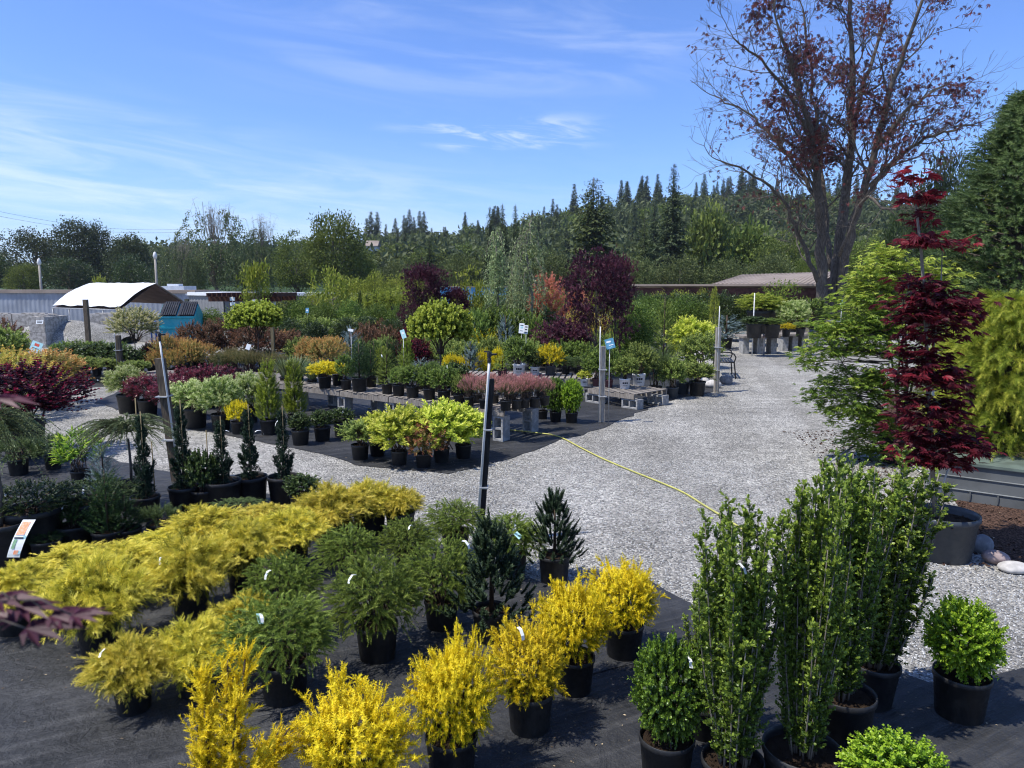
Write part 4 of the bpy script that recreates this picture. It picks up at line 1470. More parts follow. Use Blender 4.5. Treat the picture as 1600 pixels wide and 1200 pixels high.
# ------------------------------------------------------------------ the big copper maple
def copper():
    rng = np.random.default_rng(12)
    Y0 = 36.0
    base = at(1300, 445, Y0)
    root = thing('copper_maple', (base.x, Y0, 0), 'huge half-bare copper-leaved maple with several grey stems rising above the yard', 'tree')
    sa, la = Acc(), Acc()
    tips = []
    O0 = np.array([base.x, Y0, 0.0])

    def grow(p, d, r, L, lvl):
        k = 6
        pts = [p]
        dd = d.copy()
        for i in range(k):
            dd = unit(dd + rng.normal(size=3) * .13 + np.array([0, 0, .03]))
            pts.append(pts[-1] + dd * L / k)
        sa.tube(pts, np.linspace(r, max(r * .5, .006), k + 1), 6 if r > .06 else 4 if r > .02 else 3, cap=False)
        if lvl >= 4 or r < .009:
            tips.append((pts[-1], dd))
            tips.append((pts[3], dd))
            return
        nb = (4, 4, 3, 4)[min(lvl, 3)]
        for i in range(nb):
            j = rng.integers(2, k + 1)
            ax = unit(np.cross(dd, rng.normal(size=3)))
            an = rng.uniform(.45, 1.0)
            nd = unit(dd * math.cos(an) + ax * math.sin(an) + np.array([0, 0, .12]))
            grow(pts[j], nd, r * rng.uniform(.42, .58), L * rng.uniform(.55, .78), lvl + 1)

    limbs = [
        ([(1284, 520, 0), (1282, 400, 0), (1278, 300, -.5), (1262, 210, -1), (1236, 120, -1.5), (1205, 40, -2)], .40, .06),
        ([(1298, 520, .2), (1308, 400, .4), (1326, 290, .5), (1336, 190, .8), (1333, 80, 1), (1322, -60, 1)], .42, .07),
        ([(1318, 520, 0), (1318, 400, -.3), (1348, 310, -1), (1372, 230, -1.6), (1402, 120, -2), (1450, -10, -3)], .36, .06),
        ([(1282, 450, 0), (1248, 380, -.5), (1222, 318, -1.2), (1180, 280, -2), (1110, 252, -3)], .17, .035),
        ([(1280, 320, -.3), (1240, 262, .5), (1195, 205, 1.5), (1150, 170, 2.5), (1105, 150, 3.2)], .15, .03),
        ([(1345, 318, -1), (1390, 262, -1.5), (1435, 222, -2), (1485, 205, -2.5), (1540, 192, -3)], .18, .03),
        ([(1372, 232, -1.6), (1420, 175, 0), (1470, 140, 1), (1530, 128, 2)], .15, .03),
        ([(1262, 215, -1), (1225, 150, -1.8), (1175, 90, -2.5), (1130, 60, -3)], .13, .03),
        ([(1335, 195, .8), (1362, 110, 2), (1395, 20, 3), (1410, -50, 3.5)], .16, .04),
        ([(1300, 420, 1), (1290, 330, 2), (1285, 240, 3), (1270, 150, 4), (1255, 20, 4)], .2, .05),
        ([(1310, 400, -1.5), (1350, 300, -3), (1385, 330, -4.5), (1440, 300, -5.5)], .12, .03),
    ]
    for pl, r0, r1 in limbs:
        C = np.array([tuple(at(x, y, Y0 + dy)) for x, y, dy in pl]) - O0
        C[0, 2] = max(C[0, 2], 0) if pl[0][1] < 500 else 0.0
        # resample smoothly
        C[:, 0] = C[:, 0] * .93
        n = len(C)
        tt = np.linspace(0, n - 1, n * 4)
        CC = np.stack([np.interp(tt, range(n), C[:, i]) for i in range(3)], 1)
        for _ in range(2):
            CC[1:-1] = (CC[:-2] + CC[1:-1] * 2 + CC[2:]) / 4
        CC[1:-1] += rng.normal(size=(len(CC) - 2, 3)) * .05
        rr = np.linspace(r0 * .72, r1, len(CC))
        sa.tube(CC, rr, 9)
        m = int(len(CC) * .95)
        for j in range(9 if r0 > .3 else 3, len(CC)):
            for _k in range(1):
                dd = unit(CC[j] - CC[j - 1])
                ax = unit(np.cross(dd, rng.normal(size=3)))
                an = rng.uniform(.55, 1.15)
                nd = unit(dd * math.cos(an) + ax * math.sin(an) + np.array([0, 0, .1]))
                grow(CC[j], nd, min(rr[j] * .42, .07), rng.uniform(1.2, 2.2) * (1.1 - .3 * j / len(CC)), 1)
        grow(CC[-1], unit(CC[-1] - CC[-2]), r1 * .8, 1.5, 1)
    print('copper tips', len(tips))
    # leaves: dense clumps on some branches, none on others, thinning to bare twigs at the left and right
    P, D = np.array([t[0] for t in tips]), np.array([t[1] for t in tips])
    wx = P[:, 0]
    dens = np.clip(1.05 - np.abs((wx + .5) / 7.2) ** 2.2, .06, 1) * np.clip((P[:, 2] - 5.0) / 4.5, .1, 1)
    cell = np.sin(P[:, 0] * 1.3 + 1) * np.sin(P[:, 1] * 1.1) * np.sin(P[:, 2] * 1.5 + 2)
    keep = rng.uniform(size=len(P)) < dens * (.13 + .8 * cell)
    P, D = P[keep], D[keep]
    K = 6
    Q = np.repeat(P, K, 0) + rng.normal(size=(len(P) * K, 3)) * .24
    la.scatter(PALM5, Q, rng.normal(size=Q.shape) + np.array([0, 0, -.6]), rng.normal(size=Q.shape) + np.array([0, 0, .8]), rng.uniform(.16, .27, len(Q)), rng.uniform(0, 1, len(Q)))
    link('trunk', sa.mesh('trunk', 'bark', True), root)
    link('crown', la.mesh('crown', 'm_copper'), root)


copper()


# ------------------------------------------------------------------ slender red maple, lime maple, right-hand conifers
def tiered(root, rng, spec, leaf, mat, tmpl, trunk_x, name='foliage', per_branch=9):
    """spec: (z, centre dx, half width, thickness, n leaf groups, tint)"""
    la, sa = Acc(), Acc()
    for z, dx, hw, th, n, tn in spec:
        for i in range(n):
            a = rng.uniform(0, 2 * PI)
            r_ = hw * rng.uniform(.12, 1) ** .7
            q = np.array([dx + math.cos(a) * r_, math.sin(a) * r_ * .9, z + rng.normal() * th * .5 - .12 * (r_ / max(hw, .01)) * hw])
            b = np.array([trunk_x(z - r_ * .45), 0, z - r_ * .45])
            if i % 2 == 0:
                sa.tube([b, (b + q) / 2 + np.array([0, 0, .04]), q], [.006, .004, .002], 3, cap=False)
            m = per_branch
            O = np.array([math.cos(a), math.sin(a), 0])
            Q = q + rng.normal(size=(m, 3)) * np.array([.075, .075, .022])
            la.scatter(tmpl, Q, O * .8 + rng.normal(size=(m, 3)) * np.array([.8, .8, .2]) + np.array([0, 0, -.22]), np.tile([0, 0, 1.], (m, 1)) + rng.normal(size=(m, 3)) * .35,
                       rng.uniform(.7, 1.2, m) * leaf, np.clip(rng.normal(tn, .2, m), 0, 1))
    link(name, la.mesh(name, mat), root)
    return sa


def red_maple():
    rng = np.random.default_rng(8)
    p = G(1468, 868)
    s = mpp(p)
    Y = p.y
    root = thing('potted_maple', p, 'tall slender red Japanese maple with leaf tiers in a wide blue-grey pot', 'potted tree')
    rad = .295
    po = link('pot', POT['grey'], root, (0, 0, 0), 0, (rad, rad, .40))
    link('soil', SOIL, po, (0, 0, -.05))
    def zz(py):
        return at(1462, py, Y).z
    def xx(px, py):
        return at(px, py, Y).x - p.x
    knots = [(1462, 806), (1456, 720), (1450, 600), (1446, 500), (1440, 400), (1431, 320), (1426, 282)]
    K = np.array([(xx(a, b), 0, zz(b)) for a, b in knots])
    tx = lambda z: float(np.interp(z, K[:, 2], K[:, 0]))
    spec = []
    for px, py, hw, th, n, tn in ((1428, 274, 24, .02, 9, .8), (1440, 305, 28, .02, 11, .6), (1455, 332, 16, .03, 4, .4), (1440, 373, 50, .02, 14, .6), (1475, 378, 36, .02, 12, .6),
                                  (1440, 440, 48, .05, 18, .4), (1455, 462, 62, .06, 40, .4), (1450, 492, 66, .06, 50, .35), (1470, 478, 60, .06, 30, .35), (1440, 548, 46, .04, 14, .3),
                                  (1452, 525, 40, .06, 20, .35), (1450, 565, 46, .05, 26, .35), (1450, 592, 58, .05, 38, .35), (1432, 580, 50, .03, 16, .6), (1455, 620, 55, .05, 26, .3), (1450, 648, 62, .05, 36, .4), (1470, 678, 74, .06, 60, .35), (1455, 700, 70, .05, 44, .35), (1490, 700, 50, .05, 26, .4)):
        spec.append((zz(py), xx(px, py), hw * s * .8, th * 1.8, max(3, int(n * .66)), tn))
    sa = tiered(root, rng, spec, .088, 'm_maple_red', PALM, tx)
    sa.tube(K, np.linspace(.024, .007, len(K)), 8)
    b = K[3]
    sa.tube([K[2], (xx(1475, 470), .05, zz(470)), (xx(1478, 380), .05, zz(380))], [.009, .007, .004], 5)
    link('trunk', sa.mesh('trunk', 'bark_pale', True), root)
    a = Acc()
    a.tube([(xx(1468, 780), .03, zz(790)), (xx(1496, 700), .05, zz(705))], [.008, .008], 6)
    link('cane', a.mesh('cane', 'galvanised', True), root)
    t = link('label_tag', TAGM, root, (xx(1454, 618), -.04, zz(618)), .4, (1.6, 1.6, 1.6))


red_maple()


def lime_maple():
    rng = np.random.default_rng(18)
    p = G(1405, 722)
    s = mpp(p)
    Y = p.y
    root = thing('potted_maple', p, 'wide lime-green Japanese maple with layered branches beside the gravel path', 'potted tree')
    po = link('pot', POT['black'], root, (0, 0, 0), 0, (.28, .28, .36))
    link('soil', SOIL, po)
    zz = lambda py: at(1390, py, Y).z
    xx = lambda px: at(px, 560, Y).x - p.x
    tx = lambda z: xx(1395) * (1 - z / 3) + xx(1385) * z / 3
    spec = []
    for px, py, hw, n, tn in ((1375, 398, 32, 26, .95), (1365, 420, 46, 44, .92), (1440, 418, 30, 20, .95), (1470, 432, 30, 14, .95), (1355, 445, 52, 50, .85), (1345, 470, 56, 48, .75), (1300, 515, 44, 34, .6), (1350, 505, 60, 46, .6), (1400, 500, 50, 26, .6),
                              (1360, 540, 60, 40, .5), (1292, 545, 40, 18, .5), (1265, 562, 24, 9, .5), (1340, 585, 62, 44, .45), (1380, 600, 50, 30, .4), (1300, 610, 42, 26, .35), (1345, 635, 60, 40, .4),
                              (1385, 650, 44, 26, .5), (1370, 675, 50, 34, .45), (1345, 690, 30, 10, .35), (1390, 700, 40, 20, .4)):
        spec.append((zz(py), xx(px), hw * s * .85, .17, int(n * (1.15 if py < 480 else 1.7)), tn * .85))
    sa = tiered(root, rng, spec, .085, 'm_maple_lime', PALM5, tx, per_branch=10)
    for i in range(5):
        a = rng.uniform(-.5, .5)
        sa.tube([(0, 0, .3), (rng.uniform(-.2, .1), rng.uniform(-.1, .1), 1.1), (xx(1385) + a * .9, rng.uniform(-.3, .3), rng.uniform(1.8, 2.5))], [.022, .016, .006], 6)
    sa.tube([(0, 0, .5), (xx(1330), -.1, zz(590)), (xx(1290), -.15, zz(540))], [.014, .009, .004], 5)
    link('trunk', sa.mesh('trunk', 'bark', True), root)


lime_maple()


def big_right():
    rng = np.random.default_rng(5)
    # dense dark green fir
    Y = 12.0
    p = at(1596, 445, Y)
    s = mpp(p)
    root = thing('dense_fir', (p.x, Y, 0), 'big dense dark green fir filling the right edge above the golden threadleaf bush', 'tree')
    la, sa = Acc(), Acc()
    h = at(1596, 150, Y).z
    n = 6500
    z = rng.uniform(.3, 1, n) * h
    a = rng.uniform(0, 2 * PI, n)
    rm = 1.32 * np.clip((1.06 - z / h) * 2.1, .06, 1) ** .8
    tier = 1 + .12 * np.sin(z * 7 + 2 * np.sin(a * 3)) + .1 * np.sin(a * 5 + z * 3)
    r_ = rm * tier * rng.uniform(.62, 1.0, n)
    P = np.stack([r_ * np.cos(a), r_ * np.sin(a), z], 1)
    D = np.stack([np.cos(a), np.sin(a), rng.uniform(.1, .7, n)], 1) + rng.normal(size=(n, 3)) * .25
    tn = rng.uniform(.15, .5, n)
    shoots(la, rng, P, D, rng.uniform(.12, .24, n), 6, 5, NEEDLE, .072, .95, tn, tn + .3, .15, tj=.1)
    sa.tube([(0, 0, 0), (0, 0, h)], [.12, .02], 7)
    for i in range(0, n, 12):
        sa.tube([(0, 0, P[i][2] - .25), P[i] * .8 + np.array([0, 0, P[i][2] * .2 - .05])], [.02, .008], 3, cap=False)
    link('crown', la.mesh('crown', 'm_big_spruce'), root)
    link('trunk', sa.mesh('trunk', 'bark', True), root)
    # golden threadleaf
    Y = 8.9
    p = at(1600, 445, Y)
    s = mpp(p)
    root = thing('threadleaf_cypress', (p.x, Y, 0), 'large golden green threadleaf cypress cascading over the grey bin at the right edge', 'shrub')
    la, sa = Acc(), Acc()
    h = at(1600, 470, Y).z
    n = 2500
    u = rng.uniform(0, 1, n)
    z = .45 + (h - .4) * u ** .8
    a = rng.uniform(0, 2 * PI, n)
    rm = .98 * np.sin(np.clip((z / h) * .9 + .3, 0, 1.0) * PI * .5) * np.clip((1.08 - z / h) * 2.2, .15, 1) ** .6
    r_ = rm * (.97 + .2 * np.sin(a * 4 + z * 5) * np.cos(z * 4 + a)) * rng.uniform(.4, 1, n)
    P = np.stack([r_ * np.cos(a), r_ * np.sin(a), z], 1)
    D = np.stack([np.cos(a), np.sin(a), rng.uniform(.1, .9, n)], 1) + rng.normal(size=(n, 3)) * .3
    tn = rng.uniform(.0, .6, n)
    shoots(la, rng, P, D, rng.uniform(.14, .38, n), 10, 3, SPRAY, .088, .8, tn, tn + .4, .62, tj=.2)
    for i in range(0, n, 9):
        sa.tube([(0, 0, .3), P[i] * np.array([.4, .4, .8]), P[i]], [.015, .01, .004], 3, cap=False)
    link('foliage', la.mesh('foliage', 'm_golden_cypress'), root)
    link('stem', sa.mesh('stem', 'bark', True), root)
    # feathery yellow-green conifer behind the fir
    Y = 17
    p = at(1590, 445, Y)
    root = thing('feathery_conifer', (p.x, Y, 0), 'feathery yellow-green conifer whose top shows behind the dense fir', 'tree')
    la, sa = Acc(), Acc()
    h = at(1590, 160, Y).z
    f = b_conifer(3.2, h, 34, 8, .42, -.15, .5, 8)
    f(rng, la, sa)
    link('crown', la.mesh('crown', 'm_yellow_tree'), root)
    link('trunk', sa.mesh('trunk', 'bark', True), root)
    # grey shrub by the mulch bed corner
    for args in (('dark_tree', 'dark_tree', 'dark green conifer hedge piece behind the lime maple', 1392, 330, 60, 24), ('olive_tree', 'olive_tree', 'soft green bush behind the lime maple', 1350, 395, 70, 26)):
        tree(*args)


big_right()


# purple maple close to the camera at the left: only its twigs enter the view
def near_maple():
    rng = np.random.default_rng(31)
    root = thing('purple_maple', (-1.05, .55, 0), 'dark purple maple close to the camera with out-of-focus leaves reaching in at the left', 'tree')
    sa, la = Acc(), Acc()
    O = np.array([-1.05, .55, 0])
    sa.tube([(0, 0, 0), (.03, 0, 1.0), (-.02, .02, 2.2), (.03, 0, 3.0)], [.022, .018, .012, .005], 8)
    def twig(px, py, depth, z0, leaves, tn):
        q = np.array(at(px, py, depth)) - O
        b = np.array([0, 0, z0])
        sa.tube([b, (b + q) / 2 + np.array([0, 0, .05]), q], [.006, .004, .002], 5)
        for lx, ly, sc_, ang in leaves:
            c = np.array(at(lx, ly, depth)) - O
            la.scatter(PALM, c[None], np.array([[math.cos(ang), .15, math.sin(ang)]]), np.array([[.1, -.12, 1.0]]), sc_, tn)
            sa.tube([q, (q + c) / 2 + np.array([0, 0, .01]), c], [.0015, .001, .001], 3)
    twig(20, 940, .74, 2.0, [(-10, 938, .05, .05), (30, 948, .05, -.10), (78, 962, .052, -.03), (30, 970, .04, 2.9), (112, 962, .042, .06)], .6)
    twig(-30, 985, .72, 1.9, [(40, 982, .06, .0)], .3)
    twig(-60, 620, .85, 2.4, [(-15, 622, .055, -.1)], .8)
    for i in range(60):
        z = rng.uniform(1.2, 3.0)
        a = rng.uniform(PI * .6, PI * 1.5)
        q = np.array([math.cos(a) * .35, math.sin(a) * .35, z])
        la.scatter(PALM, q[None] + rng.normal(size=(3, 3)) * .06, rng.normal(size=(3, 3)), np.tile([0, 0, 1.], (3, 1)), .07, .4)
        sa.tube([(0, 0, z - .1), q], [.003, .002], 3)
    link('trunk', sa.mesh('trunk', 'bark', True), root)
    link('foliage', la.mesh('foliage', 'm_maple_purple'), root)


near_maple()

# ------------------------------------------------------------------ foreground plants
G_ = 'golden threadleaf mops'
for q in [
    ('round golden threadleaf shrub nearest the camera with a clean cylindrical pot at its foot', 210, 1110, 165, 975, 58, 42, 1),
    ('golden threadleaf shrub directly right of the nearest one, touching it', 306, 1084, 165, 948, 56, 42, 0),
    ('small bright golden threadleaf shrub behind the big spruce, third of the front diagonal', 385, 1022, 130, 915, 52, 36, 0),
    ('broadest golden threadleaf shrub at the left, hanging low over the purple leaves', 158, 1018, 205, 850, 66, 48, 0),
    ('golden threadleaf shrub cut by the left edge of the photo', 30, 985, 170, 862, 66, 36, 0),
    ('golden threadleaf shrub with a clear plastic tag above its square-lit pot', 300, 962, 170, 822, 58, 40, 1),
    ('golden threadleaf shrub between the tagged one and the fan-tipped spruce', 384, 922, 140, 798, 56, 34, 0),
    ('golden threadleaf shrub behind the broadest left one', 205, 932, 170, 832, 60, 36, 0),
    ('paler golden threadleaf shrub beside the plastic plant label', 112, 925, 150, 836, 58, 34, 0),
    ('golden threadleaf shrub in the middle of the band, spiky top', 322, 872, 140, 778, 54, 32, 0),
    ('golden threadleaf shrub under the first dark column', 262, 888, 120, 812, 54, 32, 0),
    ('golden threadleaf shrub whose wide dark pot shows its soil', 455, 890, 150, 782, 58, 34, 0),
    ('golden threadleaf shrub fourth from the right end of the band', 415, 850, 120, 775, 50, 30, 0),
    ('golden threadleaf shrub third from the right end of the band, tallest mound', 520, 856, 150, 745, 56, 32, 0),
    ('golden threadleaf shrub second from the right end of the band', 578, 838, 120, 738, 52, 30, 0),
    ('small golden threadleaf shrub at the right end of the band against gravel', 626, 838, 88, 752, 46, 16, 0),
]:
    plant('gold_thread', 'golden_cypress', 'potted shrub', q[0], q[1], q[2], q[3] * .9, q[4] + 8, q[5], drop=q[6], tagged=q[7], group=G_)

S_ = 'mid-green nest spruces in black pots'
for q in [
    ('large drooping nest spruce with a white and blue label at its heart', 446, 1092, 200, 918, 76, 44, 2),
    ('wide feathery nest spruce in a sunlit-sided pot at the centre of the group', 590, 1028, 172, 862, 66, 40, 1),
    ('stiff finger-tipped nest spruce with a small white tag left of centre', 448, 990, 130, 858, 56, 30, 1),
    ('nest spruce right of the wide feathery one, dark pot beneath', 690, 980, 138, 838, 54, 34, 0),
    ('upright-tipped nest spruce at the end of the golden band', 548, 918, 108, 818, 48, 26, 0),
    ('small round nest spruce with a pale tag below the small golden shrub', 640, 902, 100, 806, 46, 26, 1),
    ('low nest spruce left of the leaning stake foot', 712, 866, 100, 778, 44, 26, 0),
    ('nest spruce right of the leaning stake foot, label on top', 800, 900, 116, 800, 48, 28, 2),
]:
    plant('nest_spruce', 'nest_spruce', 'potted shrub', q[0], q[1], q[2], q[3], q[4], q[5], drop=q[6], tagged=q[7], group=S_)
plant('dwarf_pine', 'dwarf_pine', 'potted shrub', 'dark bushy pine with a curled white tag tied in its branches', 768, 1000, 150, 800, 60, drop=50, tagged=1)
plant('dwarf_pine', 'dwarf_pine', 'potted shrub', 'dark pointed pine standing against the gravel', 866, 908, 104, 762, 50, drop=24)

Y_ = 'golden yews in black pots'
for q in [
    ('large golden yew at the bottom edge with feathery plumes', 556, 1290, 222, 1018, 92, 60, 0),
    ('round golden yew whose black pot shows fully below it', 706, 1212, 166, 964, 82, 52, 0),
    ('golden yew with a white tag on its left shoulder', 828, 1138, 158, 932, 74, 44, 1),
    ('golden yew second from the top of the diagonal', 896, 1078, 140, 878, 66, 40, 0),
    ('spreading golden yew farthest back against the gravel', 974, 1024, 146, 850, 62, 36, 0),
]:
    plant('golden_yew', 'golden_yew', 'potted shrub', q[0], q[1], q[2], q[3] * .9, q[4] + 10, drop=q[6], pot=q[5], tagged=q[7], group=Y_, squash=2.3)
plant('upright_yew', 'upright_yew', 'potted shrub', 'upright yellow-green yew with several tall shoots at the bottom left', 350, 1330, 240, 1012, 96, drop=30)
plant('box_ball', 'boxwood', 'potted shrub', 'clipped round boxwood ball with a white tag beside the tall hollies', 1040, 1218, 114, 990, 86, drop=14, tagged=1)
plant('box_lime', 'boxwood', 'potted shrub', 'small bright boxwood ball standing alone at the gravel edge', 1498, 1118, 112, 934, 82, drop=12)
plant('box_lime', 'boxwood', 'potted shrub', 'light green boxwood top cut off by the bottom edge', 1390, 1330, 160, 1138, 96, drop=12)
plant('holly_column', 'column_holly', 'potted shrub', 'tall upright holly nearest the boxwood ball', 1142, 1262, 128, 795, 96, drop=8, tagged=1, group='tall upright hollies', squash=.35)
plant('holly_column', 'column_holly', 'potted shrub', 'tallest upright holly in the middle with bark mulch showing in its pot', 1248, 1262, 116, 735, 118, drop=6, group='tall upright hollies', squash=.35)
plant('holly_column', 'column_holly', 'potted shrub', 'upright holly second from the right with its pot rim visible', 1312, 1160, 122, 726, 98, drop=6, group='tall upright hollies', squash=.35)
plant('holly_column', 'column_holly', 'potted shrub', 'upright holly farthest right leaning out over the gravel', 1356, 1098, 132, 722, 80, drop=6, lean=.06, group='tall upright hollies', squash=.35)
plant('holly_column', 'column_holly', 'potted shrub', 'thin short holly shoots behind the boxwood ball', 1100, 1148, 70, 920, 62, drop=6)

# left foreground
plant('bun_spruce', 'bun_spruce', 'potted shrub', 'low wide dark dwarf spruce with a white tag at the left', 55, 868, 135, 745, 88, drop=22, tagged=1)
plant('bun_spruce', 'bun_spruce', 'potted shrub', 'second low dark dwarf spruce right of the tagged one', 150, 848, 130, 745, 80, drop=22, tagged=1)
plant('hinoki', 'fan_cypress', 'potted shrub', 'emerald fan-leaved dwarf cypress above the golden band', 118, 862, 78, 776, 50, drop=16, tagged=1)
plant('hinoki', 'fan_cypress', 'potted shrub', 'small emerald dwarf cypress beside the plastic plant label', 75, 880, 62, 828, 44, drop=14)
plant('dark_conifer_shrub', 'dark_conifer', 'potted shrub', 'dark upright dwarf conifer with a brown tip', 172, 868, 76, 730, 48, drop=16)
plant('dark_conifer_shrub', 'dark_conifer', 'potted shrub', 'dark dwarf conifer right of the brown-tipped one', 200, 862, 62, 770, 44, drop=16)
plant('dark_shrub', 'dark_shrub', 'potted shrub', 'dark green shrub between the second and third dark columns', 320, 800, 58, 700, 42, drop=8)
plant('dark_shrub', 'dark_shrub', 'potted shrub', 'low bright-edged dark bun at the right end of the columns', 474, 806, 60, 738, 40, drop=14)
plant('juniper', 'juniper', 'potted shrub', 'low spreading green juniper under the third column', 372, 822, 90, 775, 40, drop=20)
plant('juniper', 'juniper', 'potted shrub', 'low spreading green juniper below the second column', 252, 850, 80, 786, 40, drop=20)
plant('juniper', 'juniper', 'potted shrub', 'spreading juniper in a small black pot on the cloth', 84, 733, 66, 680, 25, drop=10)
plant('juniper', 'juniper', 'potted shrub', 'spreading juniper at the left, behind the weeping larch', 30, 742, 90, 684, 30, drop=10)
plant('rhodo', 'rhododendron', 'potted shrub', 'bright yellow-green long-leaved rhododendron', 128, 760, 82, 665, 30, drop=6)
plant('blue_spruce', 'blue_spruce', 'potted shrub', 'small silvery blue spruce under the weeping larch', 165, 790, 66, 690, 34, drop=6)
plant('weeping_larch', 'weeping_larch', 'potted tree', 'weeping larch on a bare stem right of the rhododendron', 208, 795, 165, 650, 50, stem=.36, stake=False, squash=.2)
plant('weeping_larch', 'weeping_larch', 'potted tree', 'weeping larch cut by the left edge, its pot filled with bark', 8, 885, 175, 634, 84, stem=.5, stake=False, squash=.2)
for i, (px, py, w_, top, pt) in enumerate([(229, 812, 34, 652, 44), (290, 800, 37, 634, 48), (350, 798, 35, 658, 56), (393, 788, 34, 640, 52), (445, 786, 32, 642, 50)]):
    plant('dark_column', 'dark_column', 'potted conifer', ['leftmost', 'second from the left', 'middle', 'fourth from the left', 'rightmost'][i] + ' of the five narrow blue-green columns tied to canes', px, py, w_, top, pt, drop=0, group='narrow blue-green columns tied to canes', stake=True, squash=.2)


def ribbon_tag(px, py, Y, label, k=1.0, flip=1):
    """a white plant tag bent over in an arc"""
    p = at(px, py, Y)
    a = Acc()
    n = 8
    for i in range(n):
        t0, t1 = i / n * 2.3, (i + 1) / n * 2.3
        q = [(-math.cos(t0) * .07 * flip, math.sin(t0) * .07), (-math.cos(t1) * .07 * flip, math.sin(t1) * .07)]
        w0, w1 = .008 + .012 * i / n, .008 + .012 * (i + 1) / n
        a.raw([(q[0][0], -w0, q[0][1]), (q[0][0], w0, q[0][1]), (q[1][0], w1, q[1][1]), (q[1][0], -w1, q[1][1])], [(0, 1, 2, 3)])
    o = link('plant_tag', a.mesh('plant_tag', 'label_white'), None, p, .5, (k, k, k))
    tag(o, label, 'plant tag', 'white tags bent over the columns')


ribbon_tag(220, 694, 8.0, 'white bent tag on the leftmost dark column')
ribbon_tag(350, 684, 7.95, 'white bent tag on the middle dark column', 1.2)
ribbon_tag(441, 665, 8.2, 'white bent tag on the rightmost dark column', 1.1)
ribbon_tag(404, 680, 8.2, 'white bent tag between the two right dark columns', .8, -1)
# canes standing free in the group
for i, (px, py, top) in enumerate([(222, 780, 622), (327, 760, 672), (242, 770, 690)]):
    p = G(px, py)
    a = Acc()
    a.tube([(0, 0, 0), (.0, 0, at(px, top, p.y).z)], [.007, .006], 6)
    tag(link('cane', a.mesh('cane', 'bamboo', True), None, p), ['tall bamboo cane crossing the weeping larch', 'thin cane between second and third dark columns', 'thin cane beside the leftmost dark column'][i], 'cane')

# printed plastic plant label at the left, bent backwards
def big_label():
    p = at(24, 858, 4.95)
    root = thing('plant_label', p, 'printed plastic plant label with an orange picture leaning over the golden shrubs', 'plant label')
    me = Acc()
    n = 10
    V, F = [], []
    for i in range(n + 1):
        t = i / n
        for sx in (-.045, .045):
            V.append((sx + .07 * (t - .3), .0 + .10 * t * t, -.06 + .24 * t))
    for i in range(n):
        F.append((2 * i, 2 * i + 1, 2 * i + 3, 2 * i + 2))
    me.raw(V, F)
    link('sheet', me.mesh('sheet', 'label_white'), root)
    for mat, t0, t1, s0, s1 in (('label_orange', .62, .95, -.8, .5), ('label_green2', .25, .5, -.7, -.2), ('label_orange', .08, .2, -.1, .6), ('label_aqua', .1, .6, .5, .95), ('ink', .52, .56, -.8, .6)):
        b = Acc()
        V = []
        for t in (t0, t1):
            for sx in (s0, s1):
                V.append((sx * .045 + .07 * (t - .3), -.003 + .10 * t * t, -.06 + .24 * t + .002))
        b.raw(V, [(0, 1, 3, 2)])
        link('print', b.mesh('print', mat), root)


plain('label_orange', (.75, .22, .10), .5, .3, .5, 60, c2=(.8, .5, .35))
plain('label_green2', (.25, .42, .25), .5, .3, .2, 60)
big_label()

# far left colour clump
plant('barberry', 'barberry', 'potted shrub', 'dark red barberry with scarlet tips at the left edge', 40, 712, 170, 566, 62, drop=10)
plant('spirea_orange', 'spirea', 'potted shrub', 'orange-tipped golden spirea behind the red barberry', 75, 634, 120, 548, 28, drop=6)
plant('spirea', 'spirea', 'potted shrub', 'yellow spirea at the left edge above the red barberry', 15, 655, 110, 546, 30, drop=6)
plant('mid_green', 'green_shrub', 'potted shrub', 'green leafy shrub at the left edge below the concrete blocks', 12, 600, 80, 512, 30, drop=6)
plant('spirea', 'spirea', 'potted shrub', 'yellow-green spirea whose pot stands on the gravel edge', 75, 640, 66, 572, 26, drop=6)
plant('spirea_orange', 'spirea', 'potted shrub', 'orange spirea spreading towards the black trays', 95, 600, 60, 556, 20, drop=4)
plant('photinia', 'brown_shrub', 'potted shrub', 'brownish twiggy shrub left of the aqua sign', 10, 585, 60, 500, 24, drop=4)
plant('variegated', 'variegated_shrub', 'potted shrub', 'pale leaved shrub under the yellow spirea at the left edge', 5, 690, 60, 630, 26, drop=4)

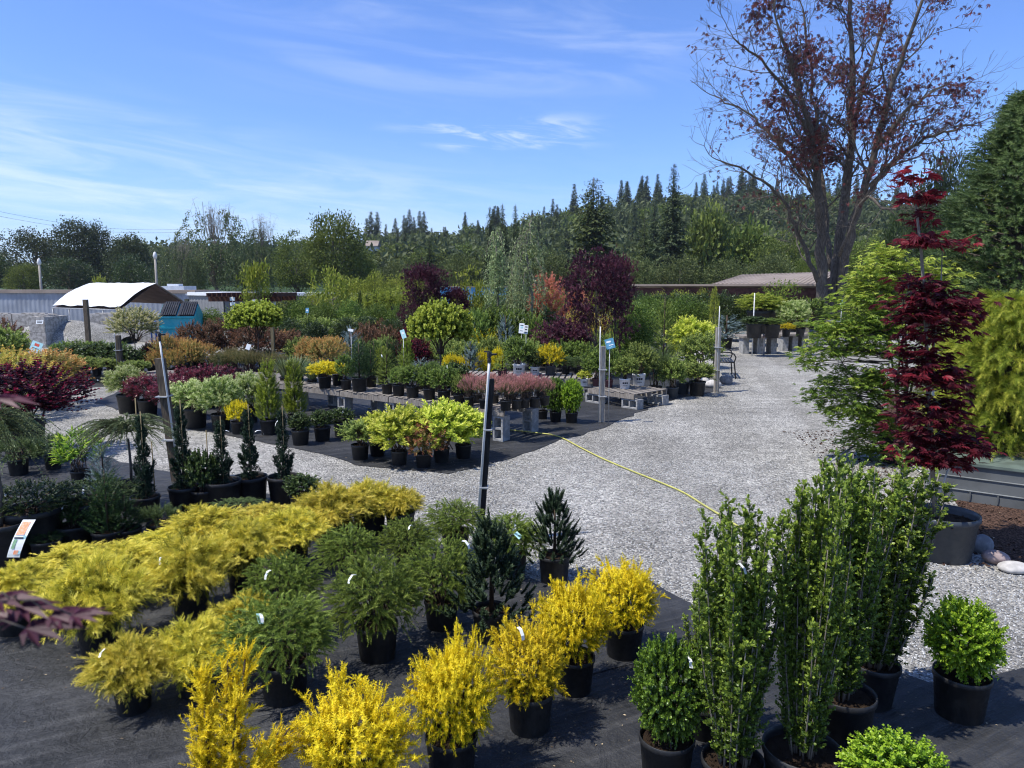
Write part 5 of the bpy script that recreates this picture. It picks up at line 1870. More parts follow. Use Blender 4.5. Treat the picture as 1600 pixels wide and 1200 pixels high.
# ------------------------------------------------------------------ island: front row on the ground
plant('variegated', 'green_pieris', 'potted shrub', 'pale green pieris at the left end of the island', 202, 645, 62, 574, 34, drop=8, group='potted shrubs along the front of the island')
GI = 'potted shrubs along the front of the island'
for q in [
    ('leucothoe', 'red_leucothoe', 'dark red leathery shrub left of the mossy leaning post', 232, 650, 66, 588, 30),
    ('leucothoe', 'red_leucothoe', 'crimson shrub right behind the mossy leaning post', 276, 655, 70, 592, 30),
    ('leucothoe', 'red_leucothoe', 'crimson shrub second from the right in the red clump', 296, 638, 60, 576, 26),
    ('leucothoe', 'red_leucothoe', 'crimson shrub at the right end of the red clump', 335, 636, 62, 572, 26),
    ('variegated', 'variegated_pieris', 'white-edged pieris in a wide pot right of the mossy post', 306, 668, 78, 596, 36),
    ('variegated', 'variegated_pieris', 'white-edged pieris second from the mossy post', 346, 672, 66, 590, 30),
    ('variegated', 'variegated_pieris', 'white-edged pieris with pinkish tips behind the golden tuft', 390, 660, 66, 584, 28),
    ('bright_yellow', 'golden_tuft', 'small golden-leaved shrub in front of the pink-tipped pieris', 373, 678, 34, 628, 23),
    ('gold_thuja', 'golden_thuja', 'left of the two bright green column thujas', 421, 679, 38, 566, 28),
    ('gold_thuja', 'golden_thuja', 'right of the two bright green column thujas', 462, 668, 34, 566, 24),
    ('dark_shrub', 'dark_bun', 'left of three small dark buns before the bench', 470, 695, 34, 648, 28),
    ('dark_shrub', 'dark_bun', 'middle of three small dark buns before the bench', 504, 689, 34, 643, 26),
    ('dark_shrub', 'dark_bun', 'right of three small dark buns, with an aqua tag', 535, 682, 36, 640, 27),
    ('mid_green', 'lime_nandina', 'bright green low shrub leftmost of the lime group', 563, 718, 60, 658, 28),
    ('lime_shrub', 'lime_nandina', 'green shrub second in the lime group', 590, 712, 64, 648, 26),
    ('lime_shrub', 'lime_nandina', 'large yellow-green shrub left in the lime group', 624, 726, 92, 638, 26),
    ('nandina_red', 'red_nandina', 'reddish-leaved shrub in front of the lime group', 662, 730, 68, 660, 26),
    ('lime_shrub', 'lime_nandina', 'tall yellow-green shrub behind the reddish one', 690, 722, 104, 630, 26),
    ('lime_shrub', 'lime_nandina', 'yellow-green shrub at the right end of the lime group', 724, 716, 76, 636, 26),
    ('box_ball', 'small_box', 'small upright boxwood left of the pair at the bench end', 868, 659, 30, 594, 19),
    ('box_lime', 'small_box', 'small upright boxwood right of the pair at the bench end', 893, 661, 32, 596, 20),
    ('dark_shrub', 'dark_bun', 'shaded small plant under the end of the bench', 848, 655, 22, 622, 16),
]:
    plant(q[0], q[1], 'potted shrub', q[2], q[3], q[4], q[5], q[6], q[7], drop=4, group=GI, tagged=1 if 'tag' in q[2] else 0)


# ------------------------------------------------------------------ benches of pallets and hollow blocks
def block_mesh():
    a = Acc()
    w, h, d, t = .19, .39, .19, .032
    a.box((-w / 2 + t / 2, 0, h / 2), (t, d, h))
    a.box((w / 2 - t / 2, 0, h / 2), (t, d, h))
    for z in (t / 2, h / 2, h - t / 2):
        a.box((0, 0, z), (w - 2 * t, d, t))
    return a.mesh('cinder_block', 'concrete_block')


BLOCK = block_mesh()
_a = Acc(); _a.box((0, 0, .045), (1.2, .038, .09)); STRINGER = _a.mesh('stringer', 'weathered_wood')
def deck_mesh(seed):
    r = random.Random(seed)
    a = Acc()
    x = -.555
    while x < .58:
        a.box((x, r.uniform(-.015, .015), .009 + r.uniform(0, .003)), (.088, 1.06, .016), r.uniform(-.01, .01))
        x += .128
    return a.mesh('deck', 'weathered_wood')


DECKS = [deck_mesh(i) for i in range(3)]
UND = None


def pallet(c, rz, z, label, group='weathered pallets laid as bench tops'):
    root = thing('pallet', (c[0], c[1], z), label, 'pallet', group, rz)
    for y in (-.51, 0, .51):
        link('stringer', STRINGER, root, (0, y, 0))
    link('deck', prng.choice(DECKS), root, (0, 0, .0905))


def block(x, y, z, rz, label, lie=False, group='hollow concrete blocks under the pallet benches'):
    o = link('cinder_block', BLOCK, None, (x, y, z), rz)
    if lie:
        o.rotation_euler = (0, R(90), rz)
        o.location = (x - .195 * math.cos(rz), y - .195 * math.sin(rz), z + .095)
    tag(o, label, 'concrete block', group)


def bench(c0, ang, n, z_top, lab, offs, width=1.06, lie=False, blocks=None):
    """c0: front-right corner; runs to the left along ang (radians from +X)"""
    u = Vector((math.cos(ang), math.sin(ang)))
    v = Vector((u.y, -u.x))
    if v.y < 0:
        v = -v
    zp = z_top - .108
    for i in range(n):
        c = Vector(c0) + u * (.61 + 1.215 * i) + v * (width / 2)
        pallet(c, ang, zp, f'{ORD[i] if i else "end"} pallet counted from the right end of {lab}')
    k = 0
    for i in range(n + 1):
        for vv in (.12, width - .12):
            q = Vector(c0) + u * max(.14, min(1.215 * n - .12, 1.215 * i)) + v * vv
            nm = f'{"front" if vv < .5 else "rear"} concrete block {"at the right end" if i == 0 else "at pallet joint " + ORD[i - 1]} of {lab}'
            if i:
                nm = f'{"front" if vv < .5 else "rear"} concrete block, {ORD[i]} from the right end of {lab}'
            if lie:
                block(q.x, q.y, 0.008, ang, nm, True)
            else:
                block(q.x, q.y, 0.008, ang + PI, nm)


bench((-.12, 11.1), R(145), 6, .515, 'the long front bench', None)
bench((2.36, 14.1), R(132), 1, .31, 'the low right bench', None, lie=True)
bench((1.75, 15.6), R(172), 3, .42, 'the middle rear bench', None)
bench((-5.6, 16.3), R(165), 3, .31, 'the low left rear bench', None, lie=True)

BT = .515
# heathers at the right end of the long bench, three deep
GH = 'pink-tipped heathers on the long front bench'
row('heather', 'heather', 'potted shrub', 'front row of pink-tipped heathers on the bench', GH, [(733, 634, 34, 592, 17), (757, 638, 34, 590, 17), (790, 641, 34, 594, 18), (807, 639, 32, 592, 17), (820, 637, 32, 591, 16), (835, 636, 32, 592, 17), (851, 633, 30, 592, 16)], z=BT, drop=3)
row('heather', 'heather', 'potted shrub', 'middle row of pink-tipped heathers on the bench', GH, [(722, 626, 32, 590, 16), (746, 629, 32, 588, 16), (772, 630, 34, 587, 16), (798, 629, 32, 587, 16), (822, 627, 32, 588, 16), (845, 625, 30, 588, 16)], z=BT, drop=3)
row('heather', 'heather', 'potted shrub', 'back row of pink-tipped heathers on the bench', GH, [(735, 620, 32, 586, 15), (765, 621, 32, 584, 15), (795, 620, 32, 584, 15), (822, 618, 32, 585, 15)], z=BT, drop=3)
GB = 'dark-potted shrubs along the long front bench'
for q in [
    ('bright_yellow', 'golden_spirea', 'flat-topped golden shrub at the left of the long bench', 508, 606, 50, 567, 21),
    ('bright_yellow', 'golden_spirea', 'smaller golden shrub just behind the flat-topped one', 528, 602, 40, 570, 18),
    ('green_shrub', 'green_shrub', 'upright green shrub beside the flat-topped golden ones', 541, 608, 30, 556, 17),
    ('dark_conifer_shrub', 'dark_thuja', 'dark rounded conifer in the widest pot on the bench', 562, 611, 42, 538, 25),
    ('dark_conifer_shrub', 'dark_thuja', 'dark conifer behind the widest pot', 580, 604, 36, 548, 18),
    ('green_spruce', 'grey_spruce', 'grey-green spruce with a white tag left of the broad-leaved ones', 605, 615, 38, 548, 18),
    ('green_shrub', 'camellia', 'glossy green shrub, first of four on the bench edge', 623, 618, 38, 576, 20),
    ('green_shrub', 'camellia', 'glossy green shrub, second of four on the bench edge', 645, 621, 40, 572, 21),
    ('green_shrub', 'camellia', 'glossy green shrub, third of four on the bench edge', 671, 624, 40, 570, 20),
    ('green_shrub', 'camellia', 'glossy green shrub with a hanging tag, last of four on the bench edge', 694, 628, 44, 572, 21),
    ('mid_green', 'green_shrub', 'small yellowish shrub between the glossy ones and the heathers', 716, 630, 28, 588, 16),
    ('dark_shrub', 'dark_shrub', 'dark leafy shrub behind the last glossy one', 712, 617, 42, 568, 18),
    ('green_spruce', 'grey_spruce', 'blue-green spruce behind the first glossy shrub', 632, 606, 36, 548, 16),
    ('blue_spruce', 'blue_spruce', 'flat blue spruce behind the second glossy shrub', 658, 608, 46, 562, 18),
    ('gold_thuja', 'green_thuja', 'olive cone conifer behind the grey-green spruce', 597, 600, 26, 545, 14),
    ('gold_thuja', 'green_thuja', 'olive cone conifer with a bent top left of the globe maple', 637, 596, 24, 528, 14),
    ('juniper', 'blue_juniper', 'spreading blue-green juniper left of the globe maple stem', 672, 606, 50, 568, 18),
    ('juniper', 'blue_juniper', 'spreading juniper right of the globe maple stem', 705, 606, 44, 572, 18),
]:
    plant(q[0], q[1], 'potted shrub', q[2], q[3], q[4], q[5], q[6], q[7], z=BT, drop=3, group=GB, tagged=1 if 'tag' in q[2] else 0)
plant('globe_maple', 'globe_maple', 'potted tree', 'larger mop-headed lime maple on a bare stem above the long bench', 688, 612, 96, 474, 22, z=BT, stem=.47, group='mop-headed maples on bare stems')
plant('globe_maple', 'globe_maple', 'potted tree', 'smaller mop-headed lime maple on a bare stem at the left', 407, 592, 76, 474, 20, z=.1, stem=.75, group='mop-headed maples on bare stems')
plant('willow_ball', 'dappled_willow', 'potted tree', 'cream and pink dappled willow ball on a stem left of the teal bin', 214, 585, 76, 482, 24, z=0, stem=.55)

# middle rear bench and low right bench
M2 = 'potted plants on the low benches behind'
for q in [
    ('green_shrub', 'azalea', 'green shrub in the biggest white printed pot', 811, 586, 46, 528, 20, 'white', .42),
    ('dark_shrub', 'azalea', 'small shrub in the white pot with a pointed tag', 836, 586, 32, 552, 15, 'white', .42),
    ('bright_yellow', 'golden_shrub', 'round golden-yellow shrub in a grey pot', 860, 586, 40, 540, 17, 'grey', .42),
    ('juniper', 'green_juniper', 'flat blue-green juniper right of the round golden shrub', 884, 584, 36, 560, 14, 'black', .42),
    ('juniper', 'green_juniper', 'flat blue-green juniper second from the round golden shrub', 903, 584, 34, 560, 14, 'black', .42),
    ('green_spruce', 'green_shrub', 'narrow green shrub left of the biggest white pot', 785, 590, 34, 558, 16, 'plum', .42),
    ('lime_shrub', 'small_lime_plant', 'small lime plant in the white pot beside the square post', 913, 603, 24, 582, 13, 'white', .31),
    ('green_shrub', 'azalea', 'green azalea in a plum pot right of the square post', 951, 605, 44, 540, 14, 'plum', .31),
    ('green_shrub', 'azalea', 'green azalea in a plum pot behind the square post', 932, 603, 44, 545, 14, 'plum', .31),
    ('mid_green', 'azalea', 'green azalea in the tilted white wrapped pot', 976, 607, 40, 560, 18, 'white', .31),
    ('mid_green', 'azalea', 'light green azalea in the large white pot at the bench corner', 998, 602, 48, 538, 21, 'white', .31),
]:
    plant(q[0], q[1], 'potted shrub', q[2], q[3], q[4], q[5], q[6], q[7], z=q[9], pc=q[8], drop=3, group=M2)

# right end of the island, on the ground
for q in [
    ('juniper', 'broom', 'grey twiggy bush in a tall black pot behind the low right bench', 1024, 620, 56, 548, 20, 'black'),
    ('mid_green', 'green_shrub', 'pale green shrub in a grey pot right of the twiggy bush', 1050, 622, 46, 560, 20, 'grey'),
    ('green_shrub', 'green_shrub', 'small leafy shrub in a blue-grey pot by the kerb of the island', 1066, 616, 40, 566, 22, 'grey'),
    ('mid_green', 'green_shrub', 'open yellow-green shrub in the wide black pot nearest the tall square post', 1089, 618, 50, 568, 26, 'black'),
    ('mid_green', 'olive_shrub', 'large round olive-green shrub behind the wide black pot', 1096, 600, 66, 520, 28, 'grey'),
    ('green_spruce', 'spruce', 'small dark spruce with bare lower stem behind the twiggy bush', 1036, 588, 56, 470, 18, 'black'),
    ('tall_shrub', 'green_shrub', 'tall loose green shrub left of the small dark spruce', 990, 580, 80, 478, 24, 'black'),
    ('lime_shrub', 'golden_shrub', 'golden-green open shrub above the round olive one', 1080, 575, 66, 498, 20, 'black'),
    ('blue_spruce', 'weeping_blue_cedar', 'weeping blue-grey cedar behind the tall square post', 1134, 545, 76, 495, 20, 'black'),
]:
    plant(q[0], q[1], 'potted shrub', q[2], q[3], q[4], q[5], q[6], q[7], pc=q[8], drop=3)

# ------------------------------------------------------------------ planting masses in the middle of the island
def mass(kd, name, desc, pts, group, cat='potted shrub', **kw):
    row(kd, name, cat, desc, group, pts, **kw)


mass('heather_olive', 'olive_heather', 'olive heathers left of the small globe maple', [(345, 590, 34, 552, 14), (358, 585, 34, 548, 14), (372, 588, 34, 550, 14), (385, 590, 34, 550, 14), (398, 591, 34, 552, 14), (425, 592, 34, 554, 14), (438, 594, 34, 556, 14), (365, 578, 34, 545, 14), (392, 580, 34, 545, 14), (418, 583, 34, 548, 14)], 'olive heathers', pc='plum', z=.28, drop=2)
mass('grass_clump', 'blue_grass', 'grey-green grass clumps at the left end of the long bench', [(446, 603, 46, 560, 17), (466, 603, 54, 556, 18), (488, 606, 46, 566, 16)], 'grass clumps', z=.4)
mass('spirea_orange', 'orange_spirea', 'orange spireas right of the teal bin', [(245, 592, 34, 550, 14), (262, 590, 40, 524, 16), (300, 588, 48, 532, 18), (322, 584, 40, 540, 16), (275, 592, 30, 548, 14), (285, 582, 44, 530, 16)], 'orange spireas', drop=2)
mass('photinia', 'brown_photinia', 'brown-leaved twiggy shrubs in front of the teal bin', [(300, 572, 46, 504, 16), (332, 572, 44, 502, 16), (356, 570, 50, 500, 16), (388, 572, 50, 505, 16), (425, 572, 46, 512, 16), (455, 568, 48, 518, 16)], 'brown twiggy shrubs', drop=2)
mass('spirea_orange', 'amber_spirea', 'amber spireas left of the blue spruce', [(482, 588, 50, 530, 18), (505, 590, 54, 530, 18), (520, 580, 44, 528, 16)], 'amber spireas', z=.2, drop=2)
mass('dark_shrub', 'dark_shrub', 'dark shrubs behind the black trays', [(105, 578, 50, 545, 18), (128, 578, 50, 540, 18), (152, 580, 50, 538, 18), (176, 582, 46, 540, 18), (200, 584, 44, 545, 18)], 'dark shrubs behind the trays', z=.15, drop=2)
mass('mid_green', 'hosta', 'pale green leafy plants set along the black trays', [(118, 583, 30, 558, 14), (135, 585, 30, 560, 14), (152, 587, 32, 562, 14), (170, 589, 32, 563, 14), (205, 592, 32, 566, 14), (222, 592, 32, 566, 14), (100, 580, 26, 556, 13)], 'leafy plants on trays', z=.18, drop=2)
mass('green_shrub', 'green_shrub', 'grey-green shrubs beyond the black trays', [(95, 565, 46, 538), (120, 562, 50, 534), (150, 560, 50, 536), (182, 560, 46, 538), (240, 565, 40, 540)], 'grey-green shrubs beyond the trays')
plant('barberry', 'purple_shrub', 'potted shrub', 'small dark purple shrub under the dappled willow', 238, 585, 34, 538, 14, drop=2)
plant('juniper', 'juniper', 'potted shrub', 'green juniper at the foot of the brown shrubs', 350, 600, 30, 566, 12, drop=2)

rowsdef = [
    ('mid_green', 'green_shrub', 'olive shrubs right of the black crates', [(480, 548, 60, 496), (512, 548, 60, 500), (545, 546, 60, 496), (575, 548, 56, 505), (604, 548, 50, 508)]),
    ('tall_shrub', 'tall_shrub', 'tall green shrubs along the grey fence', [(438, 528, 50, 478), (468, 528, 54, 466), (498, 528, 54, 480), (528, 526, 54, 470), (556, 526, 50, 482), (640, 526, 50, 480)]),
    ('photinia', 'russet_shrub', 'russet shrubs behind the blue spruce', [(575, 560, 46, 508), (592, 556, 46, 502), (610, 560, 44, 512)]),
    ('dark_conifer_shrub', 'dark_conifer', 'dark conifers behind the bench conifers', [(568, 585, 34, 530), (585, 586, 34, 535), (606, 585, 34, 530), (622, 586, 34, 532)]),
    ('barberry', 'purple_barberry', 'purple barberries left of the large globe maple', [(632, 576, 44, 530), (652, 578, 44, 528), (645, 560, 44, 510)]),
    ('green_shrub', 'laurel', 'bright laurels in the centre of the island', [(745, 560, 60, 486), (775, 556, 60, 478), (808, 552, 56, 484), (722, 556, 46, 500), (838, 556, 50, 492)]),
    ('bright_yellow', 'yellow_shrub', 'flat yellow shrubs under the laurels', [(752, 560, 56, 518), (770, 556, 46, 514), (722, 572, 40, 540)]),
    ('mid_green', 'mid_green_shrub', 'mid-green shrubs behind the white pots', [(730, 582, 50, 532), (700, 578, 46, 532), (768, 578, 50, 528), (800, 576, 46, 530), (828, 578, 46, 532), (850, 572, 46, 520)]),
    ('green_shrub', 'azalea_bush', 'dark green azaleas behind the flat junipers', [(880, 580, 50, 535), (905, 578, 50, 535), (930, 580, 50, 538), (955, 578, 48, 532), (985, 582, 50, 535), (1008, 584, 46, 548)]),
    ('bright_yellow', 'gold_conifer', 'small yellow shrubs beside the sprinkler head', [(706, 590, 30, 555), (722, 590, 26, 560), (757, 588, 26, 548), (779, 585, 22, 545)]),
    ('spirea', 'yellow_spirea', 'yellow-green shrubs at the feet of the purple maple', [(905, 560, 46, 478), (930, 560, 46, 500), (955, 560, 46, 486)]),
    ('tall_shrub', 'hedge_shrub', 'green shrubs before the long shed', [(985, 540, 54, 470), (1012, 538, 54, 464), (1065, 536, 50, 466), (1090, 536, 50, 474), (1040, 534, 50, 472)]),
    ('tall_dark_shrub', 'dark_hedge_shrub', 'dark shrubs before the long shed', [(1000, 532, 46, 460), (1028, 532, 46, 464), (1052, 532, 46, 462), (1078, 530, 46, 464), (1104, 532, 46, 462), (1128, 532, 46, 458), (1150, 534, 44, 466)]),
    ('hedge_tree', 'yellow_bush', 'yellow-tinged bushes beyond the long shed hedge', [(1060, 526, 46, 458), (1095, 526, 40, 456), (1025, 526, 40, 460)]),
    ('mid_green', 'tuft_shrub', 'pale shrubs in the row behind the globe maple', [(668, 560, 46, 510), (700, 562, 46, 505), (640, 548, 44, 500), (690, 545, 50, 490)]),
    ('tall_shrub', 'back_shrub', 'green shrubs behind the purple and coral maples', [(700, 540, 50, 478), (730, 536, 54, 470), (765, 534, 54, 462), (800, 534, 54, 470), (830, 536, 50, 476), (860, 540, 50, 480), (890, 538, 50, 468)]),
    ('hedge_tree', 'pale_bush', 'pale yellow-green bushes in the back row of the yard', [(560, 520, 60, 462), (600, 522, 60, 455), (640, 522, 60, 452), (680, 520, 60, 455), (720, 518, 60, 450), (790, 518, 60, 455), (860, 520, 60, 455), (920, 520, 60, 460)]),
]
for kd, nm, desc, pts in rowsdef:
    mass(kd, nm, desc, pts, desc)
for kd, nm, desc, pts in [
    ('tall_shrub', 'tall_shrub', 'leafy shrubs in the third row behind the brown shrubs', [(330, 540, 50, 486), (380, 538, 50, 478), (430, 540, 50, 480), (470, 538, 50, 474), (510, 538, 50, 476), (550, 538, 52, 472), (590, 540, 50, 478), (625, 540, 48, 480)]),
    ('hedge_tree', 'pale_bush', 'pale bushes against the grey boarded wall', [(450, 514, 56, 462), (490, 514, 50, 458), (530, 514, 50, 464), (410, 514, 46, 468)]),
    ('tall_dark_shrub', 'dark_green_shrub', 'dark shrubs filling the middle of the island', [(455, 556, 44, 500), (495, 558, 44, 505), (540, 556, 40, 500), (570, 556, 44, 498), (612, 558, 44, 500), (655, 556, 44, 490), (700, 552, 46, 484), (770, 550, 46, 476), (815, 548, 46, 474), (860, 552, 46, 486), (965, 552, 46, 486), (1000, 556, 46, 492)]),
    ('mid_green', 'bright_shrub', 'bright green shrubs between bench and island middle', [(470, 574, 46, 530), (560, 574, 44, 532), (600, 574, 44, 528), (640, 574, 44, 530), (680, 572, 46, 524), (860, 566, 46, 518), (910, 568, 46, 524), (940, 566, 46, 520), (975, 568, 46, 524)]),
    ('spirea_orange', 'amber_shrub', 'small amber shrubs scattered in the island middle', [(450, 560, 40, 520), (590, 546, 36, 506), (620, 548, 36, 508), (655, 540, 40, 500)]),
    ('dark_conifer_shrub', 'dwarf_conifer', 'dwarf conifers behind the right end of the island', [(1010, 572, 40, 520), (1040, 566, 40, 516), (1062, 560, 36, 512), (1112, 556, 36, 506)]),
]:
    mass(kd, nm, desc, pts, desc)
for q in [
    ('blue_spruce', 'blue_spruce', 'silvery blue spruce with a white bent tag in the middle distance', 548, 580, 60, 514),
    ('blue_spruce', 'blue_spruce', 'rounded blue spruce directly right of the large globe maple', 735, 590, 42, 532),
    ('blue_spruce', 'blue_spruce', 'blue spruce left of the white double sign', 790, 560, 42, 494),
    ('blue_spruce', 'blue_spruce', 'blue spruce behind the right edge of the large globe maple', 741, 552, 34, 492),
    ('coral_maple', 'coral_maple', 'coral-red leaved maple left of the large purple maple', 852, 548, 66, 428),
    ('coral_maple', 'coral_maple', 'paler coral maple low behind the coral-red one', 825, 545, 50, 468),
    ('purple_maple_low', 'laceleaf_maple', 'low mounded purple laceleaf maple at the foot of the large one', 880, 570, 106, 498),
]:
    plant(q[0], q[1], 'shrub' if 'spruce' in q[1] else 'potted tree', q[2], q[3], q[4], q[5], q[6])
plant('coral_maple', 'coral_maple', 'potted tree', 'small peach-coloured maple at the left of the purple maple foot', 905, 545, 50, 455)
tree('purple_maple', 'purple_maple', 'large dark purple maple in the middle of the island', 932, 388, 112, 19, None)
tree('purple_maple', 'purple_maple', 'red-purple maple left of the blue shelter', 664, 412, 80, 27, None)
tree('purple_maple', 'purple_maple', 'low red maple right below the left red-purple one', 712, 448, 56, 27.5, None)
tree('purple_maple', 'purple_maple', 'small reddish maple at the left foot of the red-purple one', 640, 470, 46, 26, None)
tree('purple_maple', 'purple_maple', 'right lobe of purple maple leaning toward the shed', 962, 395, 64, 19.6, None)
tree('soft_maple', 'soft_maple', 'broad soft green maple above the block tables', 1222, 438, 78, 30, None)
plant('yellow_maple', 'golden_maple', 'potted tree', 'bright golden round maple on the block table', 1188, 524, 72, 462, 44, z=.42, pc='black')
plant('yellow_maple', 'golden_maple', 'potted tree', 'paler golden maple left behind the bright one', 1160, 515, 44, 466, 20, z=.42)

# ------------------------------------------------------------------ tables, posts, hose, furniture
def block_table(x0, x1, y, label):
    p0, p1 = G(x0, y), G(x1, y)
    root = thing('block_table', ((p0.x + p1.x) / 2, p0.y, 0), label, 'table')
    w_ = (p1.x - p0.x)
    n = 3
    for i in range(n):
        a = Acc()
        a.box((0, 0, .28), (.2, .5, .56))
        link('block_leg', a.mesh('block_leg', 'concrete_block'), root, (-w_ / 2 + .12 + (w_ - .24) * i / (n - 1), .25, 0))
    a = Acc()
    a.box((0, .3, .6), (w_ + .1, 1.0, .07))
    link('table_top', a.mesh('table_top', 'weathered_wood'), root)


block_table(1160, 1214, 553, 'pale concrete block table in front of the golden maple')
block_table(1222, 1262, 549, 'darker block table right of the pale one')
block_table(1270, 1345, 548, 'shaded long table under the row of white pots')
TB = .63
for i, q in enumerate([
    ('dark_shrub', 'table_plant', 'dark round-potted bush on the pale block table', 1178, 528, 40, 498, 26, 'black'),
    ('green_shrub', 'table_plant', 'bush in a wide black pot on the pale block table', 1206, 528, 36, 500, 24, 'black'),
    ('bright_yellow', 'table_plant', 'yellow-flowered plant on the darker block table', 1228, 526, 26, 508, 13, 'black'),
    ('mid_green', 'table_plant', 'green plant at the right of the darker block table', 1250, 526, 26, 506, 14, 'black'),
    ('variegated', 'table_plant', 'cream-flowered shrub above the long table', 1240, 518, 46, 472, 16, 'black'),
    ('green_shrub', 'table_plant', 'tall green shrub behind the cream-flowered one', 1270, 514, 50, 468, 16, 'black'),
    ('green_shrub', 'table_plant', 'plant in the small white pot on the long table', 1264, 508, 22, 494, 9, 'white'),
    ('green_shrub', 'table_plant', 'plant in the blue-printed white pot on the long table', 1296, 510, 26, 494, 12, 'white'),
    ('green_shrub', 'table_plant', 'plant in the white pot touching the lime maple', 1310, 510, 24, 492, 11, 'white'),
    ('dark_shrub', 'table_plant', 'dark plant in a black pot between the white pots', 1280, 510, 26, 490, 13, 'black'),
]):
    plant(q[0], q[1], 'potted plant', q[2], q[3], q[4], q[5], q[6], q[7], z=TB, pc=q[8], drop=2)


def post(px, py, top, w_px, mat, label, pipe=None, sprinkler=False, topx=None, name='post', d=None):
    p = G(px, py)
    s = mpp(p)
    h = at(px, top, p.y).z
    dx = ((topx or px) - px) * s
    root = thing(name, p, label, 'post')
    a = Acc()
    w_ = w_px * s
    a.raw([(-w_ / 2, -w_ / 2, -.05), (w_ / 2, -w_ / 2, -.05), (w_ / 2, w_ / 2, -.05), (-w_ / 2, w_ / 2, -.05)] + [(x + dx, y, h) for x, y in ((-w_ / 2, -w_ / 2), (w_ / 2, -w_ / 2), (w_ / 2, w_ / 2), (-w_ / 2, w_ / 2))],
          [(0, 1, 5, 4), (1, 2, 6, 5), (2, 3, 7, 6), (3, 0, 4, 7), (4, 5, 6, 7), (3, 2, 1, 0)])
    link('shaft', a.mesh('shaft', mat), root)
    if pipe:
        off, ptop, prad, pmat = pipe
        h2 = at(px, ptop, p.y).z
        a = Acc()
        k = h2 / h
        a.tube([(off * s, -w_ * .75, 0), (off * s + dx, -w_ * .75, h), (off * s + dx * k, -w_ * .75, h2)], [prad, prad, prad], 8)
        link('riser_pipe', a.mesh('riser_pipe', pmat, True), root)
        for f_ in (.35, .7):
            a = Acc()
            a.box((dx * f_, -w_ * .3, h * f_), (w_ * 1.5, w_ * 1.9, .012))
            link('strap', a.mesh('strap', 'galvanised'), root)
        if sprinkler:
            a = Acc()
            c = (off * s + dx * k, -w_ * .75, h2)
            a.lathe([(.001, 0), (.016, 0), (.018, .03), (.012, .05), (.02, .055), (.02, .09), (.006, .10), (.001, .10)], 10, c)
            a.box((c[0] + .03, c[1], c[2] + .075), (.075, .018, .016), .4)
            a.box((c[0] - .02, c[1], c[2] + .10), (.06, .012, .012), -.5)
            link('sprinkler_head', a.mesh('sprinkler_head', 'dark_metal'), root)
    return root


post(940, 660, 541, 8, 'pale_post', 'pale square wooden post with a thin pipe and a blue sign at the island edge', (-5, 510, .010, 'pvc'))
post(1119, 613, 512, 7, 'pale_post', 'pale square wooden post with a thin pipe beside the boulders', (-1, 478, .010, 'pvc'))
post(277, 752, 560, 12, 'brown_post', 'mossy brown post leaning left with a sprinkler on its pipe', (8, 532, .012, 'pvc'), True, topx=262)
post(750, 848, 592, 9, 'dark_post', 'leaning black stake with a white pipe and a sprinkler on top', (-5, 566, .012, 'pvc'), True, topx=769)
post(190, 600, 524, 6, 'brown_post', 'dark wooden post with a pipe left of the pale pieris', (-3, 520, .008, 'galvanised'))
post(139, 542, 468, 6, 'brown_post', 'weathered brown post in front of the concrete blocks')
post(296, 540, 467, 5.5, 'brown_post', 'brown post in front of the teal bin')
post(428, 575, 472, 4.5, 'bamboo', 'pale stake right of the smaller globe maple')
post(615, 540, 478, 4.5, 'dark_post', 'dark post with a thin pipe behind the bench conifers')
p = G(1175, 556)
a = Acc(); a.tube([(0, 0, 0), (0, 0, at(1175, 458, p.y).z)], [.022, .018], 6)
tag(link('pole', a.mesh('pole', 'pvc', True), None, p), 'thin pale pole in front of the golden maple table', 'pole')
p = G(1193, 556)
root = thing('standpipe', p, 'short hooked grey standpipe beside the pale block table', 'standpipe')
a = Acc(); a.tube([(0, 0, 0), (0, 0, .55), (-.02, 0, .72), (-.12, 0, .78), (-.20, 0, .6), (-.21, 0, .1)], [.035, .035, .03, .025, .02, .018], 8)
link('pipe', a.mesh('pipe', 'galvanised', True), root)
a = Acc(); a.lathe([(.001, .6), (.06, .6), (.07, .64), (.05, .7), (.001, .72)], 10)
link('tap', a.mesh('tap', 'stone_pink', True), root)


def strut_line(q0, q1, label, cat='pole', r_=.012, mat='galvanised', name='prop_pole'):
    a = Acc()
    p0 = Vector(q0)
    a.tube([(0, 0, 0), tuple(Vector(q1) - p0)], [r_, r_], 6)
    tag(link(name, a.mesh(name, mat, True), None, p0), label, cat)


strut_line(G(1284, 730), at(1336, 696, 10.0), 'thin metal rod slanting from the gravel to the lime maple')
strut_line(G(1444, 742), at(1396, 700, 10.2), 'thin metal rod slanting down from the lime maple to the mulch')


